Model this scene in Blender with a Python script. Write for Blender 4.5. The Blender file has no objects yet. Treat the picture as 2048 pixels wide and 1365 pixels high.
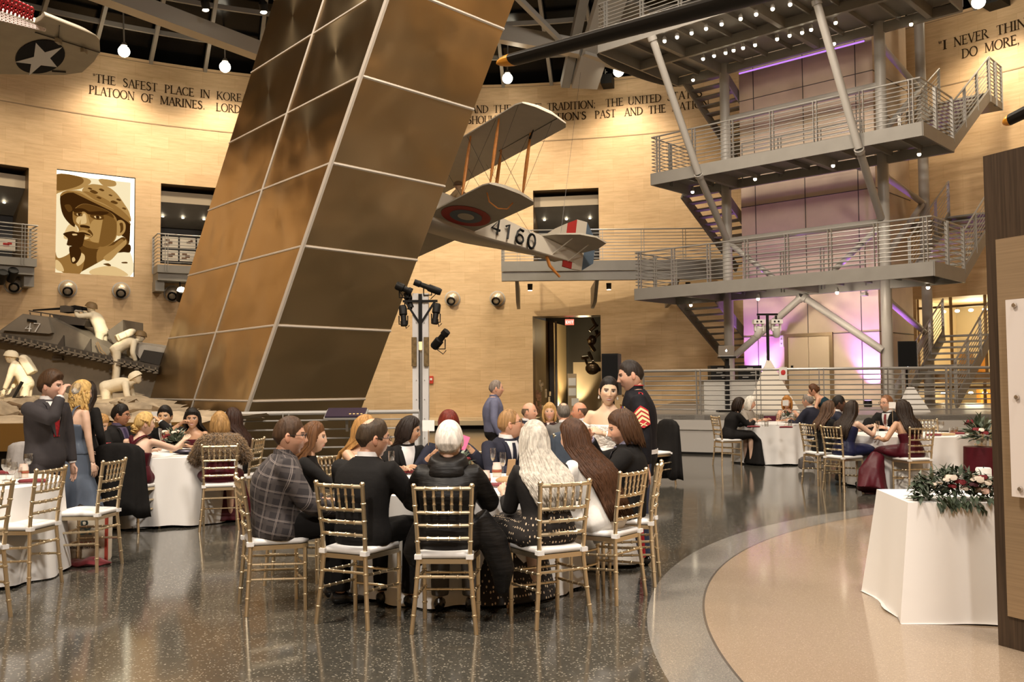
import bpy, bmesh, math, random
import numpy as np
from mathutils import Vector, Matrix, Euler
R_=math.radians
random.seed(7)
SC=bpy.context.scene; COL=SC.collection
# ---------------------------------------------------------------- camera
FPX=1850.; HY=770.; RHO=.0075; HC=1.53
_th=math.atan((HY-682.5)/FPX)
cF=Vector((0,math.cos(_th),math.sin(_th))); _R0=Vector((1,0,0)); _U0=Vector((0,-math.sin(_th),math.cos(_th)))
cR=_R0*math.cos(RHO)-_U0*math.sin(RHO); cU=_R0*math.sin(RHO)+_U0*math.cos(RHO)
cam=bpy.data.objects.new('camera',bpy.data.cameras.new('camera')); COL.objects.link(cam)
m=Matrix.Identity(4)
for i in range(3): m[i][0]=cR[i]; m[i][1]=cU[i]; m[i][2]=-cF[i]
m[2][3]=HC; cam.matrix_world=m
cam.data.sensor_width=36; cam.data.lens=FPX/2048*36; cam.data.clip_end=200
SC.camera=cam
# ---------------------------------------------------------------- world, lights, exposure
w=bpy.data.worlds.new('world'); SC.world=w; w.use_nodes=True
w.node_tree.nodes['Background'].inputs[0].default_value=(1,.80,.58,1); w.node_tree.nodes['Background'].inputs[1].default_value=.05
SC.view_settings.view_transform='Standard'; SC.view_settings.look='None'; SC.view_settings.exposure=0.0; SC.view_settings.gamma=1
try: SC.view_settings.use_curve_mapping=False
except Exception: pass
SC.cycles.max_bounces=5; SC.cycles.diffuse_bounces=3; SC.cycles.glossy_bounces=3; SC.cycles.transmission_bounces=5; SC.cycles.transparent_max_bounces=8
SC.cycles.caustics_reflective=False; SC.cycles.caustics_refractive=False
SC.cycles.use_denoising=True; SC.cycles.sample_clamp_indirect=4; SC.cycles.use_adaptive_sampling=True
def lamp(kind,name,loc,energy,color=(1,.8,.58),to=None,size=1,spot=60,blend=.5):
    d=bpy.data.lights.new(name,kind); d.energy=energy; d.color=color
    if kind=='AREA': d.shape='DISK'; d.size=size
    else: d.shadow_soft_size=size
    if kind=='SPOT': d.spot_size=R_(spot); d.spot_blend=blend
    o=bpy.data.objects.new(name,d); COL.objects.link(o); o.location=loc
    if to is not None: o.rotation_euler=(Vector(to)-Vector(loc)).to_track_quat('-Z','Y').to_euler()
    return o
WARM=(1,.86,.70)
lamp('AREA','ceiling_flood',(-4,4,12),1500,WARM,(-1,8,0),2.0)
lamp('AREA','ceiling_flood',(4,2,12),1250,(1,.91,.82),(1,8,0),2.0)
lamp('AREA','ceiling_flood',(5,13,12.5),950,WARM,(5,15,0),2.0)
lamp('AREA','ceiling_flood',(-7,14,12.5),900,WARM,(-6,13,0),2.0)
lamp('AREA','ceiling_flood',(2,20,12.8),800,WARM,(4,24,0),2.0)
lamp('SPOT','stage_spot',(-2.4,-2.5,7.5),2300,(1,.93,.85),(-.6,7.5,.8),.25,46,.9)
lamp('SPOT','stage_spot',(1.5,-3,7.5),1250,(1,.93,.87),(3.2,6.0,.5),.25,40,.9)
lamp('SPOT','wall_spot',(-6.5,24,12.6),5200,(1,.85,.60),(-1.2,35,2.6),.2,62,.8)
lamp('SPOT','tower_fill',(1.5,15,12.6),3600,(1,.86,.68),(8.2,25,5.5),.3,50,.8)  # added fill without a fixture, brightens the elevator shaft
# ---------------------------------------------------------------- helpers
def ray(px,py): return cF+cR*((px-1024)/FPX)+cU*((682.5-py)/FPX)
def at(px,py,Y):
    d=ray(px,py); return d*(Y/d.y)+Vector((0,0,HC))
def gnd(px,py,z=0):
    d=ray(px,py); return d*((z-HC)/d.z)+Vector((0,0,HC))
def V(*a): return Vector(a)
MATS={}
def mat(name,col,rough=.6,metal=0,noise=0,nscale=8,bump=0,bscale=30,emit=0,spec=.5,sheen=0,trans=0,ior=1.45,alpha=1,stretch=None,bstretch=None,coat=0,aniso=0):
    if name in MATS: return MATS[name]
    M=bpy.data.materials.new(name); M.use_nodes=True; nt=M.node_tree; b=nt.nodes['Principled BSDF']; L=nt.links
    c=(*col,1); b.inputs['Base Color'].default_value=c; b.inputs['Roughness'].default_value=rough; b.inputs['Metallic'].default_value=metal
    b.inputs['Specular IOR Level'].default_value=spec; b.inputs['IOR'].default_value=ior
    if trans: b.inputs['Transmission Weight'].default_value=trans
    if alpha<1: b.inputs['Alpha'].default_value=alpha
    if sheen: b.inputs['Sheen Weight'].default_value=sheen; b.inputs['Sheen Roughness'].default_value=.5
    if coat: b.inputs['Coat Weight'].default_value=coat; b.inputs['Coat Roughness'].default_value=.08
    if aniso: b.inputs['Anisotropic'].default_value=aniso
    if emit: b.inputs['Emission Color'].default_value=c; b.inputs['Emission Strength'].default_value=emit
    tc=None
    def coord(st):
        nonlocal tc
        if tc is None: tc=nt.nodes.new('ShaderNodeTexCoord')
        mp=nt.nodes.new('ShaderNodeMapping'); L.new(tc.outputs['Object'],mp.inputs[0])
        mp.inputs['Scale'].default_value=st or (1,1,1); return mp.outputs[0]
    if noise:
        n=nt.nodes.new('ShaderNodeTexNoise'); n.inputs['Scale'].default_value=nscale; n.inputs['Detail'].default_value=5
        L.new(coord(stretch),n.inputs['Vector'])
        r=nt.nodes.new('ShaderNodeValToRGB'); r.color_ramp.elements[0].position=.3; r.color_ramp.elements[1].position=.7
        r.color_ramp.elements[0].color=(*[max(0,x*(1-noise)) for x in col],1); r.color_ramp.elements[1].color=(*[min(1,x*(1+noise)) for x in col],1)
        L.new(n.outputs[0],r.inputs[0]); L.new(r.outputs[0],b.inputs['Base Color'])
    if bump:
        n=nt.nodes.new('ShaderNodeTexNoise'); n.inputs['Scale'].default_value=bscale; n.inputs['Detail'].default_value=4
        L.new(coord(bstretch),n.inputs['Vector'])
        bp=nt.nodes.new('ShaderNodeBump'); bp.inputs['Strength'].default_value=bump; bp.inputs['Distance'].default_value=.02
        L.new(n.outputs[0],bp.inputs['Height']); L.new(bp.outputs[0],b.inputs['Normal'])
    MATS[name]=M; return M
def emis(name,col,s):
    if name in MATS: return MATS[name]
    M=bpy.data.materials.new(name); M.use_nodes=True; nt=M.node_tree; nt.nodes.clear()
    e=nt.nodes.new('ShaderNodeEmission'); o=nt.nodes.new('ShaderNodeOutputMaterial'); e.inputs[0].default_value=(*col,1); e.inputs[1].default_value=s
    nt.links.new(e.outputs[0],o.inputs[0]); MATS[name]=M; return M
class MB:
    def __init__(s): s.v=[]; s.f=[]; s.m=[]; s.uv={}; s.col=None
    def add(s,vs,fs,m=0):
        k=len(s.v); s.v.extend([tuple(p) for p in vs]); s.f.extend([tuple(i+k for i in f) for f in fs]); s.m.extend([m]*len(fs)); return k
    def box(s,c,d,rot=None,m=0):
        P=[]
        for x in (-.5,.5):
            for y in (-.5,.5):
                for z in (-.5,.5):
                    p=Vector((x*d[0],y*d[1],z*d[2]))
                    if rot is not None: p=rot@p
                    P.append(p+Vector(c))
        s.add(P,[(0,1,3,2),(4,6,7,5),(0,4,5,1),(2,3,7,6),(0,2,6,4),(1,5,7,3)],m)
    def beam(s,p,q,w,h,up=(0,0,1),m=0):
        p=Vector(p);q=Vector(q); d=q-p; l=d.length
        if l<1e-6: return
        d/=l; u=Vector(up); a=d.cross(u)
        if a.length<1e-4: a=d.cross(Vector((0,1,0)))
        a.normalize(); b=a.cross(d)
        P=[]
        for t in (p,q):
            for i,j in ((-1,-1),(1,-1),(1,1),(-1,1)): P.append(t+a*(i*w/2)+b*(j*h/2))
        s.add(P,[(0,1,2,3),(4,7,6,5),(0,4,5,1),(1,5,6,2),(2,6,7,3),(3,7,4,0)],m)
    def loft(s,rings,m=0,cap=True,closed=False):
        n=len(rings[0]); k=len(s.v)
        for r in rings: s.v.extend([tuple(p) for p in r])
        N=len(rings)
        for i in range(N if closed else N-1):
            a=k+i*n; b=k+((i+1)%N)*n
            for j in range(n):
                j2=(j+1)%n; s.f.append((a+j,a+j2,b+j2,b+j)); s.m.append(m)
        if cap and not closed:
            s.f.append(tuple(k+j for j in reversed(range(n)))); s.m.append(m)
            s.f.append(tuple(k+(N-1)*n+j for j in range(n))); s.m.append(m)
    def tube(s,pts,r,n=8,m=0,cap=True,rx=1.,ref=None):
        pts=[Vector(p) for p in pts]; N=len(pts)
        rs=r if isinstance(r,(list,tuple)) else [r]*N
        rings=[]; a=None
        for i,p in enumerate(pts):
            d=(pts[min(i+1,N-1)]-pts[max(i-1,0)])
            if d.length<1e-9: d=Vector((0,0,1))
            d.normalize()
            if ref is not None: a=Vector(ref)-d*d.dot(Vector(ref))
            elif a is None:
                a=d.orthogonal()
            else: a=a-d*a.dot(d)
            if a.length<1e-6: a=d.orthogonal()
            a=a.normalized(); b=d.cross(a)
            rr=rs[i]; r1,r2=(rr if isinstance(rr,tuple) else (rr*rx,rr))
            rings.append([p+a*(r1*math.cos(2*math.pi*j/n))+b*(r2*math.sin(2*math.pi*j/n)) for j in range(n)])
        s.loft(rings,m,cap)
    def lathe(s,prof,n=16,c=(0,0,0),m=0,M=None):
        rings=[]
        for r,z in prof:
            ring=[Vector((max(r,1e-4)*math.cos(2*math.pi*j/n),max(r,1e-4)*math.sin(2*math.pi*j/n),z)) for j in range(n)]
            if M is not None: ring=[M@p for p in ring]
            rings.append([p+Vector(c) for p in ring])
        s.loft(rings,m)
    def ell(s,c,r,nu=12,nv=8,M=None,m=0):
        rings=[]
        for i in range(nv+1):
            ph=-math.pi/2+math.pi*i/nv; cr=max(math.cos(ph),.02)
            ring=[Vector((r[0]*cr*math.cos(2*math.pi*j/nu),r[1]*cr*math.sin(2*math.pi*j/nu),r[2]*math.sin(ph))) for j in range(nu)]
            if M is not None: ring=[M@p for p in ring]
            rings.append([p+Vector(c) for p in ring])
        s.loft(rings,m)
    def prism(s,poly,vec,m=0):
        P=[Vector(p) for p in poly]; n=len(P); vec=Vector(vec)
        s.add(P+[p+vec for p in P],[tuple(reversed(range(n))),tuple(range(n,2*n))]+[(i,(i+1)%n,(i+1)%n+n,i+n) for i in range(n)],m)
    def sheet(s,grid,m=0,thick=0):
        ny=len(grid); nx=len(grid[0]); k=s.add([p for r in grid for p in r],[(j*nx+i,j*nx+i+1,(j+1)*nx+i+1,(j+1)*nx+i) for j in range(ny-1) for i in range(nx-1)],m)
    def mesh(s,name,mats,off=None,sharp=38):
        me=bpy.data.meshes.new(name)
        vs=s.v if off is None else [(a-off[0],b-off[1],c-off[2]) for a,b,c in s.v]
        me.from_pydata(vs,[],s.f)
        for x in mats: me.materials.append(x)
        n=len(me.polygons)
        if n:
            me.polygons.foreach_set('material_index',s.m); me.polygons.foreach_set('use_smooth',[True]*n)
            me.set_sharp_from_angle(angle=R_(sharp))
        if s.uv:
            ul=me.uv_layers.new(name='UVMap'); li=np.zeros(len(me.loops),dtype=np.int32); me.loops.foreach_get('vertex_index',li)
            ul.data.foreach_set('uv',np.array([s.uv.get(int(i),(0,0)) for i in li],dtype=np.float32).ravel())
        if s.col is not None:
            at_=me.color_attributes.new('tint','FLOAT_COLOR','POINT'); at_.data.foreach_set('color',np.array(s.col,dtype=np.float32).ravel())
        me.update(); return me
def prop(o,label=None,cat=None,group=None,kind=None):
    if label: o['label']=label
    if cat: o['category']=cat
    if group: o['group']=group
    if kind: o['kind']=kind
    return o
def thing(name,label,cat,loc=(0,0,0),rz=0,group=None):
    o=bpy.data.objects.new(name,None); COL.objects.link(o); o.location=loc; o.rotation_euler=(0,0,rz); o.empty_display_size=.1
    return prop(o,label,cat,group)
def wloc(p):
    t=Vector((0,0,0))
    while p is not None: t=t+p.location; p=p.parent
    return t
def put(mb,name,mats,parent=None,label=None,world=False,sharp=38):
    if not isinstance(mats,(list,tuple)): mats=[mats]
    off=wloc(parent) if (world and parent is not None) else None
    o=bpy.data.objects.new(name,mb.mesh(name,mats,off,sharp)); COL.objects.link(o)
    if parent is not None: o.parent=parent
    if label: o['label']=label
    return o
def solo(mb,name,mats,label,cat,group=None,loc=None,rz=0,sharp=38):
    """a thing that is one mesh; loc: mesh coordinates are local to loc"""
    o=put(mb,name,mats,sharp=sharp)
    if loc is not None: o.location=loc; o.rotation_euler=(0,0,rz)
    return prop(o,label,cat,group)
def struct(mb,name,mats,parent=None,sharp=38):
    o=put(mb,name,mats,parent,sharp=sharp)
    if parent is None: o['kind']='structure'
    return o
def dup(o,loc=None,rz=None,label=None,group=None,parent=None):
    c=o.copy(); COL.objects.link(c)
    if parent is not None: c.parent=parent
    if loc is not None: c.location=loc
    if rz is not None: c.rotation_euler=(0,0,rz)
    if label: c['label']=label
    if group: c['group']=group
    elif parent is None and 'group' in c: del c['group']
    for ch in o.children: dup(ch,parent=c)
    return c
TMP=bpy.data.scenes.new('tmp'); TDG=TMP.view_layers[0].depsgraph
def remesh(mb,voxel,smooth=4):
    """one closed skin around everything in mb; returns a new MB"""
    me=bpy.data.meshes.new('t'); me.from_pydata(mb.v,[],mb.f)
    o=bpy.data.objects.new('t',me); TMP.collection.objects.link(o)
    r=o.modifiers.new('r','REMESH'); r.mode='VOXEL'; r.voxel_size=voxel
    if smooth:
        sm=o.modifiers.new('s','SMOOTH'); sm.iterations=smooth; sm.factor=.5
    TMP.view_layers[0].update()
    ev=o.evaluated_get(TMP.view_layers[0].depsgraph); m2=ev.to_mesh()
    n=len(m2.vertices); a=np.zeros(n*3,dtype=np.float32); m2.vertices.foreach_get('co',a); a=a.reshape(-1,3)
    out=MB(); out.v=[tuple(map(float,p)) for p in a]; out.f=[tuple(p.vertices) for p in m2.polygons]; out.m=[0]*len(out.f)
    ev.to_mesh_clear(); bpy.data.objects.remove(o); bpy.data.meshes.remove(me); return out
def textmesh(mb,txt,size,M,m=0,ext=.002):
    cu=bpy.data.curves.new('t','FONT'); cu.body=txt; cu.size=size; cu.extrude=ext; cu.align_x='CENTER'; cu.resolution_u=3
    o=bpy.data.objects.new('t',cu); TMP.collection.objects.link(o); TMP.view_layers[0].update()
    ev=o.evaluated_get(TMP.view_layers[0].depsgraph); m2=ev.to_mesh()
    mb.add([M@v.co for v in m2.vertices],[tuple(p.vertices) for p in m2.polygons],m)
    ev.to_mesh_clear(); bpy.data.objects.remove(o); bpy.data.curves.remove(cu)
def lerp(a,b,t): return a+(b-a)*t
def sstep(a,b,x):
    t=min(1,max(0,(x-a)/(b-a))); return t*t*(3-2*t)
# ---------------------------------------------------------------- room shell
WC=(-1.8,13.5); WR=22.; WH=13.2
def wallhit(px,py,R=WR):
    d=ray(px,py); ox,oy=-WC[0],-WC[1]
    a=d.x*d.x+d.y*d.y; b=d.x*ox+d.y*oy; c=ox*ox+oy*oy-R*R
    t=(-b+math.sqrt(b*b-a*c))/a
    return math.atan2(d.x*t-WC[0],d.y*t-WC[1]),d.z*t+HC
def wp(phi,z,R=WR): return Vector((WC[0]+R*math.sin(phi),WC[1]+R*math.cos(phi),z))
def nodes(M): return M.node_tree,M.node_tree.nodes,M.node_tree.links,M.node_tree.nodes['Principled BSDF']
def travertine():
    M=mat('travertine',(.60,.43,.25),.6); nt,N,L,b=nodes(M)
    uv=N.new('ShaderNodeUVMap'); br=N.new('ShaderNodeTexBrick'); br.offset=.5; br.inputs['Scale'].default_value=1
    br.inputs['Brick Width'].default_value=1.15; br.inputs['Row Height'].default_value=.42; br.inputs['Mortar Size'].default_value=.006
    br.inputs['Color1'].default_value=(.625,.445,.258,1); br.inputs['Color2'].default_value=(.56,.39,.218,1); br.inputs['Mortar'].default_value=(.52,.35,.18,1)
    L.new(uv.outputs[0],br.inputs['Vector'])
    mp=N.new('ShaderNodeMapping'); mp.inputs['Scale'].default_value=(.9,7,1); L.new(uv.outputs[0],mp.inputs[0])
    no=N.new('ShaderNodeTexNoise'); no.inputs['Scale'].default_value=1.6; no.inputs['Detail'].default_value=6; no.inputs['Roughness'].default_value=.65; L.new(mp.outputs[0],no.inputs['Vector'])
    rp=N.new('ShaderNodeValToRGB'); rp.color_ramp.elements[0].position=.28; rp.color_ramp.elements[1].position=.62
    rp.color_ramp.elements[0].color=(.84,.81,.77,1); rp.color_ramp.elements[1].color=(1.05,1.05,1.05,1); L.new(no.outputs[0],rp.inputs[0])
    mx=N.new('ShaderNodeMix'); mx.data_type='RGBA'; mx.blend_type='MULTIPLY'; mx.inputs[0].default_value=1
    L.new(br.outputs[0],mx.inputs[6]); L.new(rp.outputs[0],mx.inputs[7]); L.new(mx.outputs[2],b.inputs['Base Color']); return M
TRAV=travertine()
GREY=mat('grey_steel',(.25,.235,.21),.45,.0,.05,3); GREYL=mat('light_steel',(.38,.365,.34),.4,.0); RAILM=mat('rail_steel',(.34,.325,.30),.34,.3)
BLACK=mat('black_paint',(.008,.0075,.007),.5,spec=.25); DARK=mat('dark_metal',(.05,.045,.04),.4,.4); WHITE=mat('white_paint',(.78,.76,.72),.5)
GLASSD=mat('night_glass',(.004,.004,.004),.15,0,spec=.12)
BULB=emis('bulb_glow',(1,.88,.66),28); BULBS=emis('small_lamp_glow',(1,.86,.62),14)
# openings measured as azimuth and height on the wall
def opening(x0,x1,y0,y1,ym=None):
    a=wallhit(x0,y0)[0]; b=wallhit(x1,y0)[0]; xm=(x0+x1)/2
    return a,b,wallhit(xm,y1)[1],wallhit(xm,y0)[1]
NICHE1=opening(-90,58,326,512); NICHE2=opening(322,440,372,530); NICHE3=opening(1066,1197,379,522); DOORW=opening(1065,1201,632,860)
DOORW=(DOORW[0],DOORW[1],0.,DOORW[3])
GAL=opening(1832,2040,592,745); GAL2=opening(1832,2040,765,845)
OPEN=[NICHE1,NICHE2,NICHE3,DOORW,GAL,GAL2]
POST=(wallhit(112,445)[0],wallhit(270,445)[0],wallhit(190,550)[1],wallhit(190,347)[1])
OPEN.append(POST)
def wall_panel(name,p0,p1,openings):
    ph=sorted(set([p0,p1]+[x for o in openings for x in o[:2] if p0<x<p1]+[p0+(p1-p0)*i/60 for i in range(61)]))
    zs=sorted(set([0,WH]+[z for o in openings for z in o[2:]]+[3,6,9]))
    b=MB(); idx={}
    for i,p in enumerate(ph):
        for j,z in enumerate(zs): idx[i,j]=b.add([wp(p,z)],[]); b.uv[idx[i,j]]=(p*WR,z)
    for i in range(len(ph)-1):
        for j in range(len(zs)-1):
            pm=(ph[i]+ph[i+1])/2; zm=(zs[j]+zs[j+1])/2
            if any(o[0]<pm<o[1] and o[2]<zm<o[3] for o in openings): continue
            b.f.append((idx[i,j],idx[i+1,j],idx[i+1,j+1],idx[i,j+1])); b.m.append(0)
    # coping on top of the wall
    k=None
    for i in range(len(ph)-1):
        q=[wp(ph[i],WH),wp(ph[i+1],WH),wp(ph[i+1],WH,WR+.5),wp(ph[i],WH,WR+.5)]
        b.add(q,[(0,1,2,3)])
    return struct(b,name,TRAV)
wall=wall_panel('wall_back',-1.0,1.25,OPEN)
wall_panel('wall_front',1.25,2*math.pi-1.0,[])
# thin recessed joint lines and the top band of the wall
def band(name,z,h,out=.02,m=TRAV,p0=-1.0,p1=1.25):
    b=MB()
    for i in range(60):
        a=lerp(p0,p1,i/60); c=lerp(p0,p1,(i+1)/60)
        q=[wp(a,z,WR-out),wp(c,z,WR-out),wp(c,z+h,WR-out),wp(a,z+h,WR-out),wp(a,z,WR),wp(c,z,WR),wp(c,z+h,WR),wp(a,z+h,WR)]
        k=b.add(q,[(0,1,2,3),(0,4,5,1),(3,2,6,7)])
        for n,(p,zz) in enumerate(((a,z),(c,z),(c,z+h),(a,z+h))): b.uv[k+n]=(p*WR,zz)
    return struct(b,name,m)
JOINT=mat('stone_joint',(.30,.21,.12),.7)
band('trim_1',wallhit(1160,279)[1],.035,.012,JOINT)
band('trim_2',wallhit(1090,172)[1],.03,.012,JOINT)
# recess liners
BRONZE=mat('bronze_reveal',(.28,.19,.10),.4,.5); BEIGE=mat('beige_panel',(.55,.46,.34),.6); DKW=mat('dark_wall',(.05,.05,.055),.6)
def recess(name,o,depth,mats,nx=3):
    a,c,z0,z1=o; b=MB(); R2=WR+depth
    for (p,q,m) in (((a,z0),(a,z1),0),((c,z0),(c,z1),0)):
        b.add([wp(p[0],p[1]),wp(p[0],p[1],R2),wp(q[0],q[1],R2),wp(q[0],q[1])],[(0,1,2,3)],m)
    b.add([wp(a,z1),wp(c,z1),wp(c,z1,R2),wp(a,z1,R2)],[(0,1,2,3)],0)
    b.add([wp(a,z0),wp(c,z0),wp(c,z0,R2),wp(a,z0,R2)],[(0,1,2,3)],1)
    zb=lerp(z0,z1,.0)
    b.add([wp(a,zb,R2),wp(c,zb,R2),wp(c,z1,R2),wp(a,z1,R2)],[(0,1,2,3)],2)
    return struct(b,name,mats)
def niche(n,o,sill):
    r=recess('window_%d'%n,o,2.2,[BRONZE,GREY,DKW])
    a,c,z0,z1=o
    b=MB(); zt=lerp(z0,z1,.80); zc=lerp(z0,z1,.57); R1=WR+.5
    # beige fascia, grey soffit set back behind it
    b.add([wp(a,zt,R1),wp(c,zt,R1),wp(c,z1-.12*(z1-z0)*.5,R1),wp(a,z1-.12*(z1-z0)*.5,R1)],[(0,1,2,3)],0)
    b.add([wp(a,zt,R1),wp(c,zt,R1),wp(c,zc,WR+2.1),wp(a,zc,WR+2.1)],[(0,1,2,3)],1)
    o2=struct(b,'soffit',[BEIGE,GREY],r)
    for t in (.12,.45,.8):
        e=MB(); e.ell(wp(lerp(a,c,t),lerp(zt,zc,.55)-.03,WR+1.3),(.05,.05,.02),8,4); struct(e,'downlight',BULBS,r)
niche(1,NICHE1,0); niche(2,NICHE2,0); niche(3,NICHE3,0)
# doorway into the dim gallery
door=recess('door_1',DOORW,1.0,[BRONZE,mat('floor_dim',(.12,.09,.06),.3),BRONZE])
door.data=door.data.copy()
bm=bmesh.new(); bm.from_mesh(door.data)
bm.faces.ensure_lookup_table(); bmesh.ops.delete(bm,geom=[bm.faces[4]],context='FACES'); bm.to_mesh(door.data); bm.free()
a,c,z0,z1=DOORW; R1=WR+1.0; R3=WR+6
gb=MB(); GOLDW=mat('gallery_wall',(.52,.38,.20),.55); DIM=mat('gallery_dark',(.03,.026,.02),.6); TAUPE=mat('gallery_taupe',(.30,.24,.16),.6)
e1=(c-a)
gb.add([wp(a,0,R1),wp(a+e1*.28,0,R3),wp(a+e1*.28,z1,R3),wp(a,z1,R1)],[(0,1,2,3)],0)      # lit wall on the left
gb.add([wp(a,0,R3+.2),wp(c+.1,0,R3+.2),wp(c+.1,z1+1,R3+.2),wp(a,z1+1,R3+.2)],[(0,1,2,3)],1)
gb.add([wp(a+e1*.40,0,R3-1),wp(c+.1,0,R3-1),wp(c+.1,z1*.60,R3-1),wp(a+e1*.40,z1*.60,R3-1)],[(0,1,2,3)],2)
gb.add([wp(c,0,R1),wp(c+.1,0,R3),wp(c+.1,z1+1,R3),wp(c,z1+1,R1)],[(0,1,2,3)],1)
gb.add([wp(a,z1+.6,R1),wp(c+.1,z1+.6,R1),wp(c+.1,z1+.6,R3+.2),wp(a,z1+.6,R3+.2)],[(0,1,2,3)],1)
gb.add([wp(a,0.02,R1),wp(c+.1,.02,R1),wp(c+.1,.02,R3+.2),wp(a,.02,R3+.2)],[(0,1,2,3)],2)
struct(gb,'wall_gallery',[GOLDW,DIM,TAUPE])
g=wp(a+e1*.22,.4,R3-1.6); lamp('SPOT','gallery_uplight',g,420,(1,.75,.42),g+Vector((-.25,.9,2.6)),.1,100)
g=wp(a+e1*.47,.5,R3-1.7); lamp('SPOT','gallery_uplight',g,300,(1,.78,.45),g+Vector((-.1,1.2,2.4)),.1,80)
g=wp(a+e1*.6,3.6,R3-2.5); lamp('POINT','gallery_lamp',g,60,(1,.78,.45),size=.2)
for k,(px,w_,col) in enumerate(((1103,9,DARK),(1112,4,GREY))):
    b=MB(); p=at(px,700,38.2); b.beam((p.x,p.y,0.03),(p.x,p.y,z1),w_*.021,.3); struct(b,'trim_%d'%(3+k),col)
# exit sign, boards, panels and a hanging sculpture in the doorway
ph,zz=wallhit(1139,637,WR+.8)
t=thing('exit_sign','red exit sign hanging at the top of the gallery doorway','sign',wp(ph,zz-.15,WR+.8))
b=MB(); b.box((0,0,0),(.34,.06,.22)); put(b,'panel',emis('exit_red',(.95,.16,.10),2.0),t)
b=MB(); textmesh(b,'EXIT',.15,Matrix.Translation((0,-.035,-.055))@Matrix.Rotation(math.pi/2,4,'X')); put(b,'lettering',emis('exit_white',(1,.75,.65),2.4),t)
b=MB(); b.beam((0,0,.11),(0,0,.36),.03,.03); put(b,'bracket',DARK,t)
t=thing('notice_board','tan upright notice board with three white papers in the gallery doorway','board',(*at(1145,840,33.0).xy,0))
b=MB(); b.box((0,0,.96),(.32,.05,1.9)); b.box((0,0,.02),(.4,.3,.04)); put(b,'board',mat('tan_board',(.42,.32,.2),.6),t)
for k in range(3):
    b=MB(); b.box((0 if k<2 else .1,-.03,1.62-.36*k),(.26,.008,.27)); put(b,'paper',WHITE,t)
t=thing('hanging_sculpture','dark metal sculpture of tangled parts hanging in the gallery doorway','sculpture',at(1185,745,36.0))
rs=random.Random(3); b=MB()
for k in range(16):
    z=rs.uniform(0,1.9); p=Vector((rs.uniform(-.2,.2),rs.uniform(-.2,.2),z)); b.tube([p,p+Vector((rs.uniform(-.25,.25),rs.uniform(-.2,.2),rs.uniform(-.3,.35)))],rs.uniform(.03,.09),7)
b.ell((0,0,.15),(.28,.25,.25),10,7); b.ell((.0,0,1.25),(.17,.17,.2),10,7); b.beam((0,0,1.9),(0,0,2.9),.03,.03)
put(b,'body',mat('sculpture_bronze',(.10,.07,.04),.3,.8),t)
b=MB(); b.ell((-.12,-.2,1.2),(.07,.05,.09),8,6); put(b,'bright_ring',mat('sculpture_gold',(.7,.55,.3),.25,1),t)
for k,(px,py,hh,lab) in enumerate(((1076,820,.75,'tall narrow strip'),(1092,805,.85,'wide middle cluster'))):
    b=MB(); rs=random.Random(k); p=at(px,py,36.2)
    for q in range(10): b.box(p+Vector((rs.uniform(-.12,.12)*(1+k),rs.uniform(-.05,.05),rs.uniform(-.6,hh))),(.07,.04,rs.uniform(.12,.4)))
    solo(b,'wall_display',[mat('display_%d'%k,((.30,.14,.06),(.55,.40,.22))[k%2],.5,0,.6,9)],'%s of small panels on the lit gallery wall inside the doorway'%lab,'display')
# lit gallery windows far right behind the tower
for n,o,em in ((4,GAL,1),(5,GAL2,.6)):
    r=recess('window_%d'%n,o,4.0,[mat('gallery_cream',(.70,.58,.38),.6),mat('floor_light',(.5,.4,.25),.4),mat('gallery_cream2',(.62,.52,.34),.6)])
    a,c,z0,z1=o; b=MB()
    for tt in (.0,.33,.66,1.): b.beam(wp(lerp(a,c,tt),z0,WR+.1),wp(lerp(a,c,tt),z1,WR+.1),.07,.07)
    b.beam(wp(a,z1-.5*(z1-z0)*.25,WR+.1),wp(c,z1-.5*(z1-z0)*.25,WR+.1),.07,.07); struct(b,'window_frame',BRONZE,r)
    lamp('POINT','gallery_lamp',wp(lerp(a,c,.35),lerp(z0,z1,.8),WR+2),75*em,(1,.86,.58),size=.3)
    lamp('POINT','gallery_lamp',wp(lerp(a,c,.75),lerp(z0,z1,.8),WR+2),60*em,(1,.86,.58),size=.3)
    rs=random.Random(n)
    for k in range(7):
        px=1880+rs.uniform(0,90); b=MB(); hh=rs.uniform(.4,1.2); b.box(wp(lerp(a,c,rs.uniform(.2,.75)),z0+hh/2,WR+rs.uniform(1.5,3)),(rs.uniform(.25,.6),.3,hh))
        put(b,'display_case',mat('case_%d'%(k%3),((.7,.32,.06),(.8,.7,.5),(.35,.2,.08))[k%3],.5),r)
    for k in range(6):
        b=MB(); p=wp(lerp(a,c,.12+.13*k),z1-.35,WR+1.4); b.ell(p,(.08,.08,.05),8,5); put(b,'track_light',BULBS,r)
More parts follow.
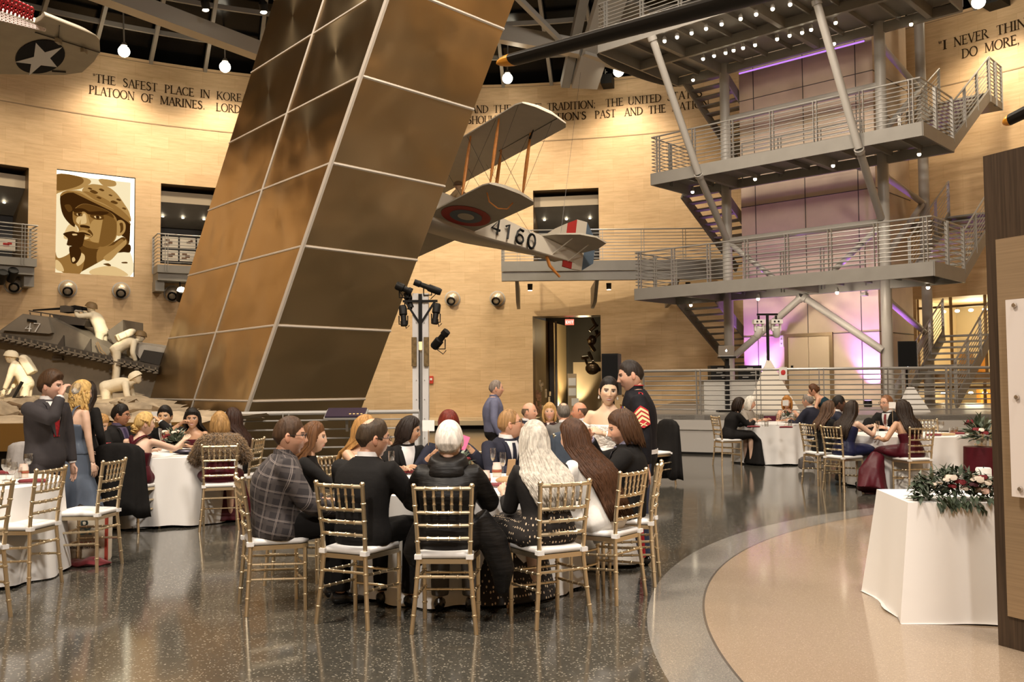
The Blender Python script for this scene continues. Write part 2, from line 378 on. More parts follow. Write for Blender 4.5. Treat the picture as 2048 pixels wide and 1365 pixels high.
# ---------------------------------------------------------------- floor
def terrazzo():
    M=mat('terrazzo',(.07,.06,.05),.13); nt,N,L,b=nodes(M)
    g=N.new('ShaderNodeNewGeometry'); vm=N.new('ShaderNodeVectorMath'); vm.operation='DISTANCE'; vm.inputs[1].default_value=(8.1,5.05,0)
    L.new(g.outputs['Position'],vm.inputs[0])
    def lt(x):
        q=N.new('ShaderNodeMath'); q.operation='LESS_THAN'; q.inputs[1].default_value=x; L.new(vm.outputs['Value'],q.inputs[0]); return q.outputs[0]
    def speck(dark,mid,light,sc):
        v=N.new('ShaderNodeTexVoronoi'); v.inputs['Scale'].default_value=sc; L.new(g.outputs['Position'],v.inputs['Vector'])
        s=N.new('ShaderNodeSeparateColor'); L.new(v.outputs['Color'],s.inputs[0])
        r=N.new('ShaderNodeValToRGB'); r.color_ramp.interpolation='CONSTANT'
        e=r.color_ramp.elements; e[0].position=0; e[0].color=(*dark,1); e[1].position=.35; e[1].color=(*mid,1); x=e.new(.93); x.color=(*light,1)
        L.new(s.outputs[0],r.inputs[0]); return r.outputs[0]
    A=speck((.045,.042,.035),(.062,.057,.046),(.24,.215,.17),115)
    B=speck((.17,.16,.145),(.21,.195,.17),(.30,.27,.23),190)
    C=speck((.285,.215,.15),(.315,.24,.168),(.40,.315,.23),190)
    def mix(f,a,c):
        x=N.new('ShaderNodeMix'); x.data_type='RGBA'; L.new(f,x.inputs[0]); L.new(a,x.inputs[6]); L.new(c,x.inputs[7]); return x.outputs[2]
    o=mix(lt(7.31),A,B); o=mix(lt(6.945),o,mat_rgb(N,(.10,.085,.07))); o=mix(lt(6.93),o,C)
    L.new(o,b.inputs['Base Color']); b.inputs['Specular IOR Level'].default_value=.75; b.inputs['Roughness'].default_value=.16
    nz=N.new('ShaderNodeTexNoise'); nz.inputs['Scale'].default_value=.9; nz.inputs['Detail'].default_value=3; L.new(g.outputs['Position'],nz.inputs['Vector'])
    mr=N.new('ShaderNodeMapRange'); mr.inputs['To Min'].default_value=.07; mr.inputs['To Max'].default_value=.13; L.new(nz.outputs[0],mr.inputs[0]); L.new(mr.outputs[0],b.inputs['Roughness'])
    return M
def mat_rgb(N,c):
    n=N.new('ShaderNodeRGB'); n.outputs[0].default_value=(*c,1); return n.outputs[0]
b=MB(); k=b.add([wp(2*math.pi*i/96,0,WR+.5) for i in range(96)],[tuple(reversed(range(96)))]); struct(b,'floor',terrazzo())
# ---------------------------------------------------------------- glass roof, mullions and beams
AP=Vector((WC[0],WC[1],25))
b=MB(); n=96
ring=[wp(2*math.pi*i/n,WH+.1,WR+.5) for i in range(n)]; b.add(ring+[AP],[(i,n,(i+1)%n) for i in range(n)]); struct(b,'ceiling',GLASSD)
def roofp(phi,t,dz=0): p=wp(phi,WH,WR+.2); return p.lerp(AP,t)+Vector((0,0,dz))
sk=prop(thing('ceiling_grid','','',(0,0,0)),kind='structure')
for i in range(26):
    phi=-.95+i*.085; b=MB(); b.beam(roofp(phi,0,-.12),roofp(phi,.55,-.12),.12,.22); put(b,'mullion',GREY,sk)
for j in range(1,8):
    b=MB(); t=j*.062
    for i in range(40): b.beam(roofp(-.95+i*.054,t,-.1),roofp(-.95+(i+1)*.054,t,-.1),.1,.16)
    put(b,'ring_bar',GREY,sk)
bm_=prop(thing('ceiling_beams','','',(0,0,0)),kind='structure')
def beamp(p,q,w_,h,m=GREYL,name='beam'): b=MB(); b.beam(p,q,w_,h); return put(b,name,m,bm_)
beamp(at(80,-62,24),at(560,118,31),.5,.50); beamp(at(600,-70,24.5),at(560,60,31),.35,.5,GREY)
beamp(at(960,60,31),at(1165,98,30),.5,.52); beamp(at(1165,98,30),at(1300,140,31),.5,.5,GREYL)
beamp(at(1015,-25,28),at(1122,82,30),.16,.16); beamp(at(1228,85,29),at(1290,122,30),.3,.3,GREYL)
beamp(at(1168,170,31.5),at(1240,-60,27),.9,.35,GREYL,'truss_post'); beamp(at(1130,170,31.6),at(1175,-40,28),.3,.3,GREY,'truss_post')
beamp(at(1215,60,30),at(1300,20,29),2.2,.2,GREY,'soffit_panel')
# ---------------------------------------------------------------- wall-wash lamps along the top of the wall
for k,(px,py) in enumerate(((248,103),(450,134),(1015,157),(1237,143),(1957,4))):
    phi,z=wallhit(px,py,WR-1.6); p=wp(phi,z,WR-1.6)
    nm=('leftmost','second from the left','third from the left','fourth from the left','rightmost')[k]
    t=thing('wall_washer','glowing round floodlight hung above the stone wall, %s of the row'%nm,'lamp',p,-phi,'floodlights along the wall top')
    b=MB(); b.ell((0,0,0),(.19,.19,.19),16,12); put(b,'bulb',BULB,t)
    b=MB(); b.lathe([(.08,.17),(.11,.2),(.06,.3),(.02,.32)],10); b.tube([(0,0,.3),(0,.3,1.8)],.025,6); put(b,'bracket',GREY,t)
    lamp('SPOT','wall_wash_beam',p+Vector((0,0,-.3)),760,(1,.82,.60),wp(phi,z-6.5,WR+.3),.2,130,.9)
for phi in (-.78,-.52,-.25,0.,.28,.62,.95):
    p=wp(phi,12.0,WR-4.5); lamp('SPOT','wall_wash_beam',p,980,(1,.83,.60),wp(phi,4.2,WR),.25,110,.9)  # extra washers without fixtures, added to brighten the wall
for k in range(9):
    phi=1.5+k*.47; p=wp(phi,12.0,WR-4.0); lamp('SPOT','wall_wash_beam',p,1200,(1,.82,.58),wp(phi,5.,WR),.3,125,.9)  # unseen washers added on the opposite wall for ambient light and mast reflections
for k,(px,py,w_) in enumerate(((1215,163,.42),(1990,0,.6))):
    phi,z=wallhit(px,py,WR-.35); t=thing('wall_bracket','black box bracket notched into the top of the stone wall, %s'%('left of the stair tower' if k==0 else 'right of the stair tower'),'bracket',wp(phi,z,WR-.35),-phi)
    b=MB(); b.box((0,0,0),(w_,.7,.36)); put(b,'housing',BLACK,t); b=MB(); b.beam((-.05,-.2,.18),(-.05,-.2,.4),.03,.03); b.beam((.02,-.2,.3),(-.05,-.2,.3),.03,.03); put(b,'pin',GREY,t)
# spherical air nozzles
def nozzle(px,py,lab):
    phi,z=wallhit(px,py); t=thing('air_nozzle',lab,'vent',wp(phi,z,WR),-phi,'round air nozzles in the stone wall')
    # local -y points into the room
    M=Matrix.Rotation(R_(90),3,'X')
    b=MB(); b.lathe([(.30,0),(.30,.05),(.27,.06)],24,M=M); put(b,'ring',GREYL,t)
    b=MB(); b.ell((0,-.06,0),(.26,.24,.26),20,12); put(b,'ball',mat('nozzle_metal',(.55,.47,.36),.35,.6),t)
    M2=Euler((R_(118),0,R_(-12))).to_matrix()
    b=MB(); b.lathe([(.16,.2),(.165,.275),(.15,.285),(.14,.22),(.0,.215)],20,c=(0,-.06,0),M=M2); put(b,'outlet',BLACK,t)
for px,py,l in ((27,570,'air nozzle under the far left balcony behind a black spotlight'),(135,578,'air nozzle left below the portrait'),(242,582,'air nozzle right below the portrait, above the gunner figure'),(345,588,'air nozzle beside the slanted mast under the second balcony'),(905,598,'air nozzle right of the light tower, the nearer of two to it'),(995,598,'air nozzle left of the footbridge end')): nozzle(px,py,l)
# ---------------------------------------------------------------- backlit portrait of a soldier in a bush hat
def portrait():
    a,c,z0,z1=POST; t=thing('portrait_panel','large backlit sepia portrait of a soldier in a bush hat set in the stone wall','picture',wp((a+c)/2,z0,WR))
    Wd=(c-a)*WR; Hh=z1-z0
    Wa,Wb=wp(a,0,WR+.15),wp(c,0,WR+.15); Wn=Vector((-math.sin((a+c)/2),-math.cos((a+c)/2),0))
    def P(u,v,d=0): p=Wa.lerp(Wb,u)+Wn*d; p.z=lerp(z0,z1,v); return p
    def grid(mb,m,u0,u1,v0,v1,d,n=6): mb.sheet([[P(lerp(u0,u1,i/n),v,d) for i in range(n+1)] for v in (v0,v1)],m)
    b=MB(); grid(b,0,0,1,0,1,-.03); put(b,'light_box',emis('poster_glow',(1,.88,.62),3),t,world=True)
    b=MB(); grid(b,0,0,.945,0,.955,-.008); put(b,'backdrop',mat('sepia_light',(.74,.55,.30),.7,0,.35,.5,emit=0),t,world=True)
    SE=[(.045,.016,.003),(.11,.045,.008),(.20,.092,.019),(.31,.155,.038),(.46,.26,.08),(.74,.50,.22),(.96,.80,.50)]
    SM=[emis('sepia_%d'%i,s,1.0) for i,s in enumerate(SE)]
    lay=[0.]
    def shape(name,m,poly,smooth=True):
        lay[0]+=.0015; pts=[(x*.945,y*.955) for x,y in poly]
        if smooth:
            q=[]; n=len(pts)
            for i in range(n):
                p0,p1,p2,p3=pts[i-1],pts[i],pts[(i+1)%n],pts[(i+2)%n]
                for s in (0,.25,.5,.75):
                    q.append(tuple(.5*((2*p1[j])+(-p0[j]+p2[j])*s+(2*p0[j]-5*p1[j]+4*p2[j]-p3[j])*s*s+(-p0[j]+3*p1[j]-3*p2[j]+p3[j])*s**3) for j in (0,1)))
            pts=q
        bm=bmesh.new(); f=bm.faces.new([bm.verts.new(P(x,y,.0+lay[0])) for x,y in pts]); bmesh.ops.triangulate(bm,faces=[f])
        bm.verts.index_update(); mb=MB(); mb.add([v.co.copy() for v in bm.verts],[tuple(v.index for v in f.verts) for f in bm.faces]); bm.free()
        put(mb,name,SM[m],t,world=True,sharp=180)
    Q=lambda *c: [((c[k]-432)/580,1-(c[k+1]-172)/803) for k in range(0,len(c),2)]
    sh=lambda n,m,*c: shape(n,m,Q(*c))
    shape('background_cream',6,[(0,0),(0,1),(1,1),(1,0)],False)
    sh('background_shade',4,432,172,640,172,700,205,620,270,500,300,440,330,432,330); sh('background_shade',2,432,172,610,172,640,215,560,270,432,300); sh('background_shade',4,760,172,880,172,890,215,800,225)
    sh('background_shade',5,560,560,600,600,590,680,500,690,520,600)
    sh('hat_underside',0,468,345,520,308,600,300,670,335,800,385,900,440,1000,508,1014,560,1004,690,965,705,985,600,955,520,880,505,740,420,640,400,590,450,575,540,578,590,520,545,480,470)
    sh('hat_lining_mark',1,500,420,540,410,560,450,530,470)
    sh('neck',1,620,720,760,760,880,690,960,640,1000,700,900,800,800,880,700,950,620,960,600,840)
    sh('neck_light',3,760,760,860,730,940,660,960,700,840,830,760,880)
    sh('face',3,572,445,640,392,740,402,850,440,905,500,908,620,880,690,820,735,740,757,660,745,612,695,600,640,612,615,600,585,572,555,562,500)
    sh('forehead_shade',1,575,450,640,395,740,404,850,442,880,490,800,480,700,450,620,450)
    sh('cheek_light',4,720,520,800,510,850,560,840,640,770,700,700,690,690,600); sh('cheek_light',5,600,505,640,500,650,560,620,570,590,545)
    sh('cheek_shade',2,800,470,890,500,905,600,870,690,800,735,760,720,830,650,860,570); sh('cheek_shade',1,690,600,720,640,700,665,672,640)
    sh('brow',0,570,440,640,432,700,455,770,440,840,445,800,470,700,478,640,462,575,470)
    sh('eye_socket',1,575,470,630,468,640,492,600,500,575,492); sh('eye_socket',1,700,478,790,476,800,505,750,515,705,500)
    sh('eye',5,592,478,618,476,626,490,600,493); sh('eye',5,726,486,770,484,780,498,740,503)
    sh('pupil',0,602,474,620,474,622,492,604,493); sh('pupil',0,742,482,764,482,766,502,744,503)
    sh('nose',4,632,460,668,470,690,545,698,575,660,590,612,585,618,540,640,500); sh('nose_light',5,640,480,660,480,668,545,640,560,622,555)
    sh('nostril',0,620,572,650,568,690,575,690,592,650,590,622,588)
    sh('lip',4,606,625,650,610,690,630,712,650,690,662,640,650,612,648); sh('mouth',0,610,632,650,628,700,645,690,652,640,642); sh('lip',5,630,660,670,662,690,672,660,686,630,680)
    sh('chin_shade',2,620,690,700,700,780,720,740,757,660,745)
    sh('ear',4,905,515,940,500,972,530,970,590,940,630,905,632,912,580); sh('ear_shade',1,925,530,950,525,955,580,930,610,935,570)
    sh('hat_crown',4,636,300,640,262,690,228,740,221,830,232,900,280,960,360,1000,425,1012,500,900,440,800,385,720,350)
    sh('crown_shade',3,640,300,680,290,800,330,920,400,1000,470,1010,505,900,440,800,385,720,350)
    sh('hat_brim',3,466,352,480,318,520,298,590,288,650,300,720,345,800,372,900,425,1000,500,1016,548,1000,520,900,452,800,400,690,352,610,312,520,316)
    sh('brim_light',4,520,300,590,290,650,302,720,347,800,376,880,418,800,385,700,348,610,306)
    for x,y,r in ((720,285,32),(780,262,22),(880,355,30),(915,330,20),(850,300,16),(690,262,18),(960,400,18),(760,330,20)): sh('hat_patch',1,x-r,y,x-r*.2,y-r*.45,x+r,y+r*.1,x+r*.3,y+r*.55)
    sh('shoulder',6,640,960,740,910,830,840,900,780,1012,765,1012,975,640,975); sh('shoulder_shade',5,700,940,800,900,900,900,1000,960,900,975,720,975)
    sh('strap',0,905,775,960,715,1012,705,1012,765,960,770); sh('sleeve_mark',1,800,880,840,872,862,890,840,895,815,888); sh('sleeve_mark',1,945,855,985,850,990,862,950,864)
    sh('collar',4,800,830,860,770,960,690,975,660,980,700,920,770,850,850)
    sh('hand',3,432,780,470,740,530,740,560,790,640,800,655,850,620,975,500,975,470,930,432,920); sh('hand_light',5,590,830,620,800,655,820,650,870,600,910); sh('glove',6,436,760,480,735,530,745,545,800,500,840,450,850); sh('glove',5,440,870,480,900,500,960,440,945)
    sh('scope',0,490,655,560,628,600,640,640,635,655,660,610,680,600,720,640,735,610,760,560,740,520,745,525,690); sh('scope',0,540,760,600,750,630,800,600,880,560,890,545,830); sh('scope_glint',5,560,850,575,840,585,865,565,880); sh('scope_glint',5,560,650,590,648,595,658,565,662)
portrait()
# ---------------------------------------------------------------- carved inscriptions, serif capitals
def arc(cx,cy,rx,ry,a0,a1,n=14): return [(cx+rx*math.cos(R_(lerp(a0,a1,i/n))),cy+ry*math.sin(R_(lerp(a0,a1,i/n)))) for i in range(n+1)]
TK,TN=.15,.08
def stem(x,y0=0,y1=1,t=TK,s0=1,s1=1):
    r=[('l',[(x,y0),(x,y1)],t)]
    for y,s in ((y0+.02,s0),(y1-.02,s1)):
        if s: r.append(('l',[(x-t*.5-.08,y),(x+t*.5+.08,y)],.06))
    return r
def srf(x,y): return [('l',[(x-.13,y),(x+.13,y)],.06)]
def bars(x0,x1,ys,ser=.12): 
    r=[]
    for y,k in ys: r.append(('l',[(x0,y),(x1*k,y)],.075)); r.append(('l',[(x1*k,y-(ser if y>.3 else 0)),(x1*k,y+(ser if y<.7 else 0))],.055))
    return r
GL={' ':(.42,[]),
'A':(.80,[('l',[(.08,0),(.40,1)],TN),('l',[(.40,1),(.72,0)],TK),('l',[(.2,.35),(.60,.35)],.045)]+srf(.08,.02)+srf(.72,.02)),
'C':(.82,[('c',arc(.45,.5,.38,.49,45,315),0),('l',[(.73,.68),(.73,.95)],.04),('l',[(.73,.05),(.73,.28)],.035)]),
'D':(.88,stem(.14)+[('c',arc(.22,.5,.56,.475,90,-90),0)]),
'E':(.68,stem(.14)+bars(.14,.58,((.975,1),(.52,.82),(.025,1.08)))),
'F':(.64,stem(.14)+bars(.14,.56,((.975,1),(.52,.82)))),
'H':(.92,stem(.15)+stem(.75)+[('l',[(.15,.52),(.75,.52)],.05)]),
'I':(.36,stem(.17)),
'K':(.86,stem(.14)+[('l',[(.16,.42),(.68,1)],TN),('l',[(.32,.58),(.76,0)],TK)]+srf(.68,.98)+srf(.76,.02)),
'L':(.68,stem(.14)+bars(.14,.60,((.025,1),))),
'M':(1.05,stem(.12,t=TN)+stem(.90)+[('l',[(.13,1),(.50,.05)],TK),('l',[(.50,.05),(.88,1)],TN)]),
'N':(.92,stem(.13,t=TN)+stem(.77,t=TN,s0=0)+[('l',[(.11,1),(.77,0)],TK)]),
'O':(.94,[('c',arc(.46,.5,.40,.49,0,360,24),0)]),
'P':(.70,stem(.14)+[('c',arc(.24,.73,.33,.245,90,-90),0)]),
'R':(.82,stem(.14)+[('c',arc(.24,.75,.31,.225,90,-90),0),('l',[(.32,.52),(.74,.0)],TK)]+srf(.74,.02)),
'S':(.66,[('s',[(.52,.84),(.45,.94),(.31,.98),(.17,.92),(.12,.78),(.18,.66),(.31,.56),(.46,.46),(.55,.34),(.53,.18),(.42,.06),(.28,.02),(.15,.08),(.09,.2)],0),('l',[(.53,.76),(.53,.96)],.035),('l',[(.09,.04),(.09,.26)],.035)]),
'T':(.76,stem(.37,s1=0)+[('l',[(.04,.97),(.70,.97)],.05),('l',[(.05,.80),(.05,.99)],.04),('l',[(.69,.80),(.69,.99)],.04)]),
'U':(.88,stem(.15,.3,1,s0=0)+stem(.72,.3,1,TN,s0=0)+[('c',arc(.435,.32,.285,.30,180,360),0)]),
'V':(.84,[('l',[(.10,1),(.42,0)],TK),('l',[(.42,0),(.74,1)],TN)]+srf(.10,.98)+srf(.74,.98)),
'.':(.3,[('l',[(.08,.06),(.21,.06)],.12)]),',':(.3,[('l',[(.08,.06),(.21,.06)],.12),('l',[(.19,.06),(.10,-.16)],.05)]),
';':(.34,[('l',[(.08,.06),(.21,.06)],.12),('l',[(.19,.06),(.10,-.16)],.05),('l',[(.08,.58),(.21,.58)],.12)]),
'"':(.34,[('l',[(.07,1),(.09,.72)],.07),('l',[(.23,1),(.21,.72)],.07)]),"'":(.2,[('l',[(.1,1),(.1,.72)],.07)])}
def glyph(mb,ch,put_):
    for kind,pts,t in GL[ch][1]:
        n=len(pts); ws=[]
        for i,(x,y) in enumerate(pts):
            p=pts[max(i-1,0)]; q=pts[min(i+1,n-1)]; dx,dy=q[0]-p[0],q[1]-p[1]; l=math.hypot(dx,dy) or 1
            if kind=='c': w_=TN*.7+(TK*1.05-TN*.7)*abs(dy/l)**1.5
            elif kind=='s': w_=TN+(TK*1.1-TN)*math.sin(math.pi*i/(n-1))
            else: w_=t
            if kind=='l' and abs(dx)<1e-6: nx,ny=1,0
            else: nx,ny=-dy/l,dx/l
            ws.append((x+nx*w_/2,y+ny*w_/2,x-nx*w_/2,y-ny*w_/2))
        for i in range(n-1):
            a,c=ws[i],ws[i+1]; mb.add([put_(a[0],a[1]),put_(a[2],a[3]),put_(c[2],c[3]),put_(c[0],c[1])],[(0,1,2,3)])
def word(mb,txt,x0,x1,yb):
    """txt between two columns of the photograph, baseline through the middle at yb"""
    p0=wallhit(x0,yb)[0]; p1=wallhit(x1,yb)[0]
    tot=sum(GL[c][0] for c in txt)-.08; sc=(p1-p0)/tot
    return p0,sc
INK=mat('carved_ink',(.035,.022,.012),.9,spec=.05)
def line(words,zref,caph):
    z=wallhit(*zref)[1]; mb=MB()
    for txt,x0,x1,yb in words:
        p0,sc=word(mb,txt,x0,x1,yb); x=0
        for ch in txt:
            glyph(mb,ch,lambda gx,gy:wp(p0+(x+gx)*sc,z+gy*caph,WR-.02)); x+=GL[ch][0]
    return mb
def inscription(lines):
    mb=MB()
    for L_ in lines:
        q=line(*L_); mb.add(q.v,q.f)
    put(mb,'inscription',INK,wall)
CAP=.30
inscription([([('"THE',185,230,168),('SAFEST',245,314,176),('PLACE',329,387,186),('IN',400,419,195),('KOREA',433,494,200)],(232,171.5),CAP),
 ([('PLATOON',178,268,193),('OF',282,306,202),('MARINES.',320,409,211),('LORD',432,480,222)],(267,201),CAP)])
inscription([([('AND',942,976,223),('THE',987,1022,221),('E',1069,1083,217),('TRADITION;',1094,1191,215),('THE',1211,1246,210),('UNITED',1256,1322,207),('STATES',1334,1404,200)],(1190,216),CAP),
 ([('SHOULD',935,1000,246),('NATION\'S',1083,1172,238),('PAST',1190,1231,234),('AND',1249,1285,230),('THE',1297,1331,226),('NATION',1344,1418,222)],(1170,239),CAP)])
inscription([([('"I',1877,1893,95),('NEVER',1908,1977,84),('THINK',1993,2070,62)],(1940,86),CAP),([('DO',1924,1955,112),('MORE,',1970,2039,100)],(1955,110),CAP)])
# ---------------------------------------------------------------- raised dais with a curved front
DC=Vector((8.6,29,0)); DR=10.1; DZ=.86
def dais_outline():
    pts=[]
    for i in range(121):
        a=R_(lerp(-150,-20,i/120)); p=Vector((DC.x+DR*math.cos(a),DC.y+DR*math.sin(a),0))
        if p.x<2.75+(p.y-20.8)*.14: continue
        if (p.x-WC[0])**2+(p.y-WC[1])**2>21.8**2: continue
        pts.append(p)
    a0=math.atan2(pts[-1].x-WC[0],pts[-1].y-WC[1])
    a1=.36
    return pts,[wp(lerp(a0,a1,i/40),0,21.9) for i in range(41)]
DA,DBK=dais_outline()
t=thing('dais','raised platform with a pale curved front under the stair tower','platform',DA[0])
b=MB(); poly=[Vector((p.x,p.y,DZ-.12)) for p in DA+DBK]; b.prism(poly,(0,0,.12)); put(b,'floor_slab',mat('dais_floor',(.26,.24,.21),.3),t,world=True)
b=MB(); nf=len(DA)
b.sheet([[p for p in DA],[p+Vector((0,0,.84)) for p in DA]]); put(b,'curved_front',mat('dais_front',(.50,.47,.43),.5),t,world=True)
b=MB(); b.sheet([[p*1+Vector((0,-.02,0)) for p in DA],[p+Vector((0,-.02,.05)) for p in DA]]); put(b,'toe_strip',BLACK,t,world=True)
b=MB(); b.tube([p+Vector((0,-.02,DZ-.33)) for p in DA],.012,5); put(b,'joint_line',GREY,t,world=True)
# ---------------------------------------------------------------- railings
def railing(pts,label,h=1.07,name='railing',bars=9,spacing=1.25,lean=0,double=True,m=None,topr=.024,drop=.22,group=None,posts=None,kick=True):
    """pts: floor line of the railing; posts are pairs of flat bars"""
    m=m or RAILM; pts=[Vector(p) for p in pts]; t=thing(name,label,'railing',pts[0],group=group)
    seg=[(pts[i+1]-pts[i]).length for i in range(len(pts)-1)]; L=sum(seg)
    def P(s):
        for i,l in enumerate(seg):
            if s<=l or i==len(seg)-1: return pts[i].lerp(pts[i+1],min(1,s/l)),(pts[i+1]-pts[i]).normalized()
            s-=l
    up=Vector((0,0,1))
    b=MB(); b.tube([p+up*h for p in pts],topr,8); put(b,'top_rail',m,t,world=True)
    b=MB()
    for k in range(bars):
        z=.10+(h-.22)*k/(bars-1)
        b.tube([p+up*z for p in pts],.0135,6)
    put(b,'cross_bars',m,t,world=True)
    n=max(1,round(L/spacing))
    for i in range(n+1):
        p,d=P(L*i/n); d2=Vector((d.x,d.y,0)).normalized(); b=MB(); o=d2.cross(up)*lean
        for e in ((-.045,.045) if double and 0<i<n else (0,)):
            b.beam(p+d2*e-up*drop,p+d2*e+up*(h+.01)+o,.014,.075,up=d2.cross(up) if True else up)
        put(b,'post',m,t,world=True)
    return t
rail_pts=[p+Vector((0,.08,DZ)) for p in DA[1:]]
rail_pts=[p for p in rail_pts if ray(0,0) is not None]
railing(rail_pts[::2],'long curved grey railing along the front edge of the dais','railing' and .95,bars=8,spacing=1.22,lean=.05,topr=.03,drop=.3)
# ---------------------------------------------------------------- stair tower frame of reference
TA=Vector((3.65,27.3,0)); TU=Vector((.731,-.6826,0)).normalized(); TN_=Vector((.6826,.731,0)).normalized()
def T(s,n,z): return TA+TU*s+TN_*n+Vector((0,0,z))
def tp(px,py,k):
    d=ray(px,py); o=Vector((0,0,HC))-TA; t=(k-o.dot(TN_))/d.dot(TN_); p=o+d*t
    return p.dot(TU),p.z
def th(px,py,z):
    p=gnd(px,py,z)-TA; return p.dot(TU),p.dot(TN_)
Z1=4.0; W2=2.2
s1=(0.,tp(1868,553,0)[0]); s2a,z2a=tp(1302.5,370.5,0); s2b,z2b=tp(1845,272,0); Z2=(z2a+z2b)/2
s3a,z3a=tp(1365,169,W2); s3b,z3b=tp(1660,95,W2); Z3=(z3a+z3b)/2
cs1=tp(1457.6,648,W2)[0]; cs2=tp(1774,648,W2)[0]
sh0=tp(1487,640,3.0)[0]; sh1=tp(1758,640,3.0)[0]
print('tower',[round(x,2) for x in (s1[1],s2a,z2a,s2b,z2b,s3a,z3a,s3b,z3b,cs1,cs2,sh0,sh1)], 'L3 front',th(1306,72,Z3),th(1545,0,Z3))
LZ={1:Z1,2:Z2,3:Z3}
PUR=(.60,.22,1.)
def deck(level,s0,s1_,n0,n1,z,label,joist=.75,mids=()):
    t=thing('stair_landing',label,'landing',T(s0,n0,z),group='steel landings of the stair tower')
    b=MB(); fh=.34
    b.box(T((s0+s1_)/2,n0,z+fh/2),(s1_-s0,.05,fh),rot=Matrix((TU,TN_,Vector((0,0,1)))).transposed()); put(b,'front_beam',GREY,t,world=True)
    for nn,nm in [(n1,'rear_beam')]+[(q,'middle_beam') for q in mids]:
        b=MB(); b.box(T((s0+s1_)/2,nn,z+.13),(s1_-s0,.12,.26),rot=Matrix((TU,TN_,Vector((0,0,1)))).transposed()); put(b,nm,GREY,t,world=True)
    for s in (s0,s1_):
        b=MB(); b.box(T(s,(n0+n1)/2,z+fh/2),(.05,n1-n0,fh),rot=Matrix((TU,TN_,Vector((0,0,1)))).transposed()); put(b,'end_beam',GREY,t,world=True)
    b=MB(); b.box(T((s0+s1_)/2,(n0+n1)/2,z+fh-.02),(s1_-s0,n1-n0,.04),rot=Matrix((TU,TN_,Vector((0,0,1)))).transposed()); put(b,'floor_plate',GREY,t,world=True)
    nj=int((s1_-s0)/joist)
    for i in range(1,nj):
        s=lerp(s0,s1_,i/nj); big=(i%4==2)
        b=MB(); b.box(T(s,(n0+n1)/2,z+(.16 if big else .24)),(.14 if big else .05,n1-n0,.28 if big else .14),rot=Matrix((TU,TN_,Vector((0,0,1)))).transposed()); put(b,'joist',GREY,t,world=True)
    return t
deck(1,s1[0],s1[1],0,W2,Z1,'lowest steel landing of the stair tower, spanning in front of the elevator')
deck(2,s2a,s2b,0,W2,Z2,'middle steel landing of the stair tower')
f3=th(1306,72,Z3); n3=f3[1]; sL=s3a-.35
sR=th(1880,20,Z3)[0] if False else s2b+.3
deck(3,sL+.2,sR,n3,W2,Z3,'topmost steel landing of the stair tower with rows of small lamps underneath',mids=(n3+(W2-n3)*.5,))
# rounded left end of the top landing
tt=thing('curved_fascia','curved steel edge at the left end of the topmost landing','fascia',T(sL,W2,Z3))
b=MB(); nm=(n3+W2)/2; rr=(W2-n3)/2; cur=[T(sL+.2-rr*.22*math.sin(math.pi*i/20),nm-rr*math.cos(math.pi*i/20),Z3) for i in range(21)]
b.sheet([cur,[p+Vector((0,0,.34)) for p in cur]]); put(b,'edge',GREY,tt,world=True)
b=MB(); b.prism([p+Vector((0,0,.30)) for p in cur],(0,0,.04)); put(b,'plate',GREY,tt,world=True)
FT=.34
railing([T(s1[0]+.02,W2,Z1+FT),T(s1[0]+.02,.02,Z1+FT),T(s1[1]-.02,.02,Z1+FT),T(s1[1]-.02,W2,Z1+FT)],'railing around the lowest landing of the stair tower',spacing=1.2)
railing([T(s2a+.02,W2,Z2+FT),T(s2a+.02,.02,Z2+FT),T(s2b-.02,.02,Z2+FT),T(s2b-.02,W2,Z2+FT)],'railing around the middle landing of the stair tower',spacing=1.2)
railing([T(sL-.2,n3+.9,Z3+FT),T(sL+.2,n3+.02,Z3+FT),T(sR,n3+.02,Z3+FT),T(sR,W2,Z3+FT)],'railing of the topmost landing, cut off by the picture top',spacing=1.2)
# inner handrails seen behind the front ones
railing([T(cs1+.6,W2-.1,Z1+FT),T(cs2-.5,W2-.1,Z1+FT)],'inner railing before the elevator shaft on the lowest landing',h=.95,bars=7)
railing([T(cs1+.6,W2-.1,Z2+FT),T(cs2-.5,W2-.1,Z2+FT)],'inner railing before the elevator shaft on the middle landing',h=.95,bars=7)
# small lamps under the landings
def underlamp(p,lab,grp):
    t=thing('under_lamp',lab,'lamp',p,group=grp); b=MB(); b.lathe([(.0,0),(.05,0),(.055,.06),(.03,.12)],8); put(b,'housing',GREYL,t); b=MB(); b.ell((0,0,-.02),(.05,.05,.05),8,5); put(b,'bulb',BULBS,t)
rows=[[(1329,75),(1354,67),(1383,59),(1412,50),(1443,41),(1481,30),(1512,21),(1545,10),(1580,1)],[(1406,111),(1428,105),(1451,99),(1467,94),(1486,89),(1510,83),(1554,71),(1579,64),(1604,58),(1622,52),(1643,45),(1671,38)]]
for r,nm in zip(rows,('front','middle')):
    for px,py in r:
        s,n=th(px,py,Z3-.02); underlamp(T(s,n,Z3-.1),'small round lamp in the %s row under the topmost landing'%nm,'lamps under the topmost landing, %s row'%nm)
for lv,L_ in ((Z3,[(1386,157,'near the curved end'),(1668,84,'right of the middle'),(1822,45,'near the right end')]),(Z2,[(1385,381,'at its left end'),(1510,355,'left of the middle'),(1666,328,'right of the middle'),(1838,305,'at its right end')]),(Z1,[(1386,608,'at its left end'),(1516,595,'left of the middle'),(1674,582,'right of the middle'),(1858,572,'at its right end')])):
    for px,py,pl in L_:
        s,n=th(px,py,lv-.02); n=min(max(n,.2),W2-.2); p=T(s,n,lv-.05)
        underlamp(p,'single small lamp under the %s landing %s'%({Z3:'topmost',Z2:'middle',Z1:'lowest'}[lv],pl),None)
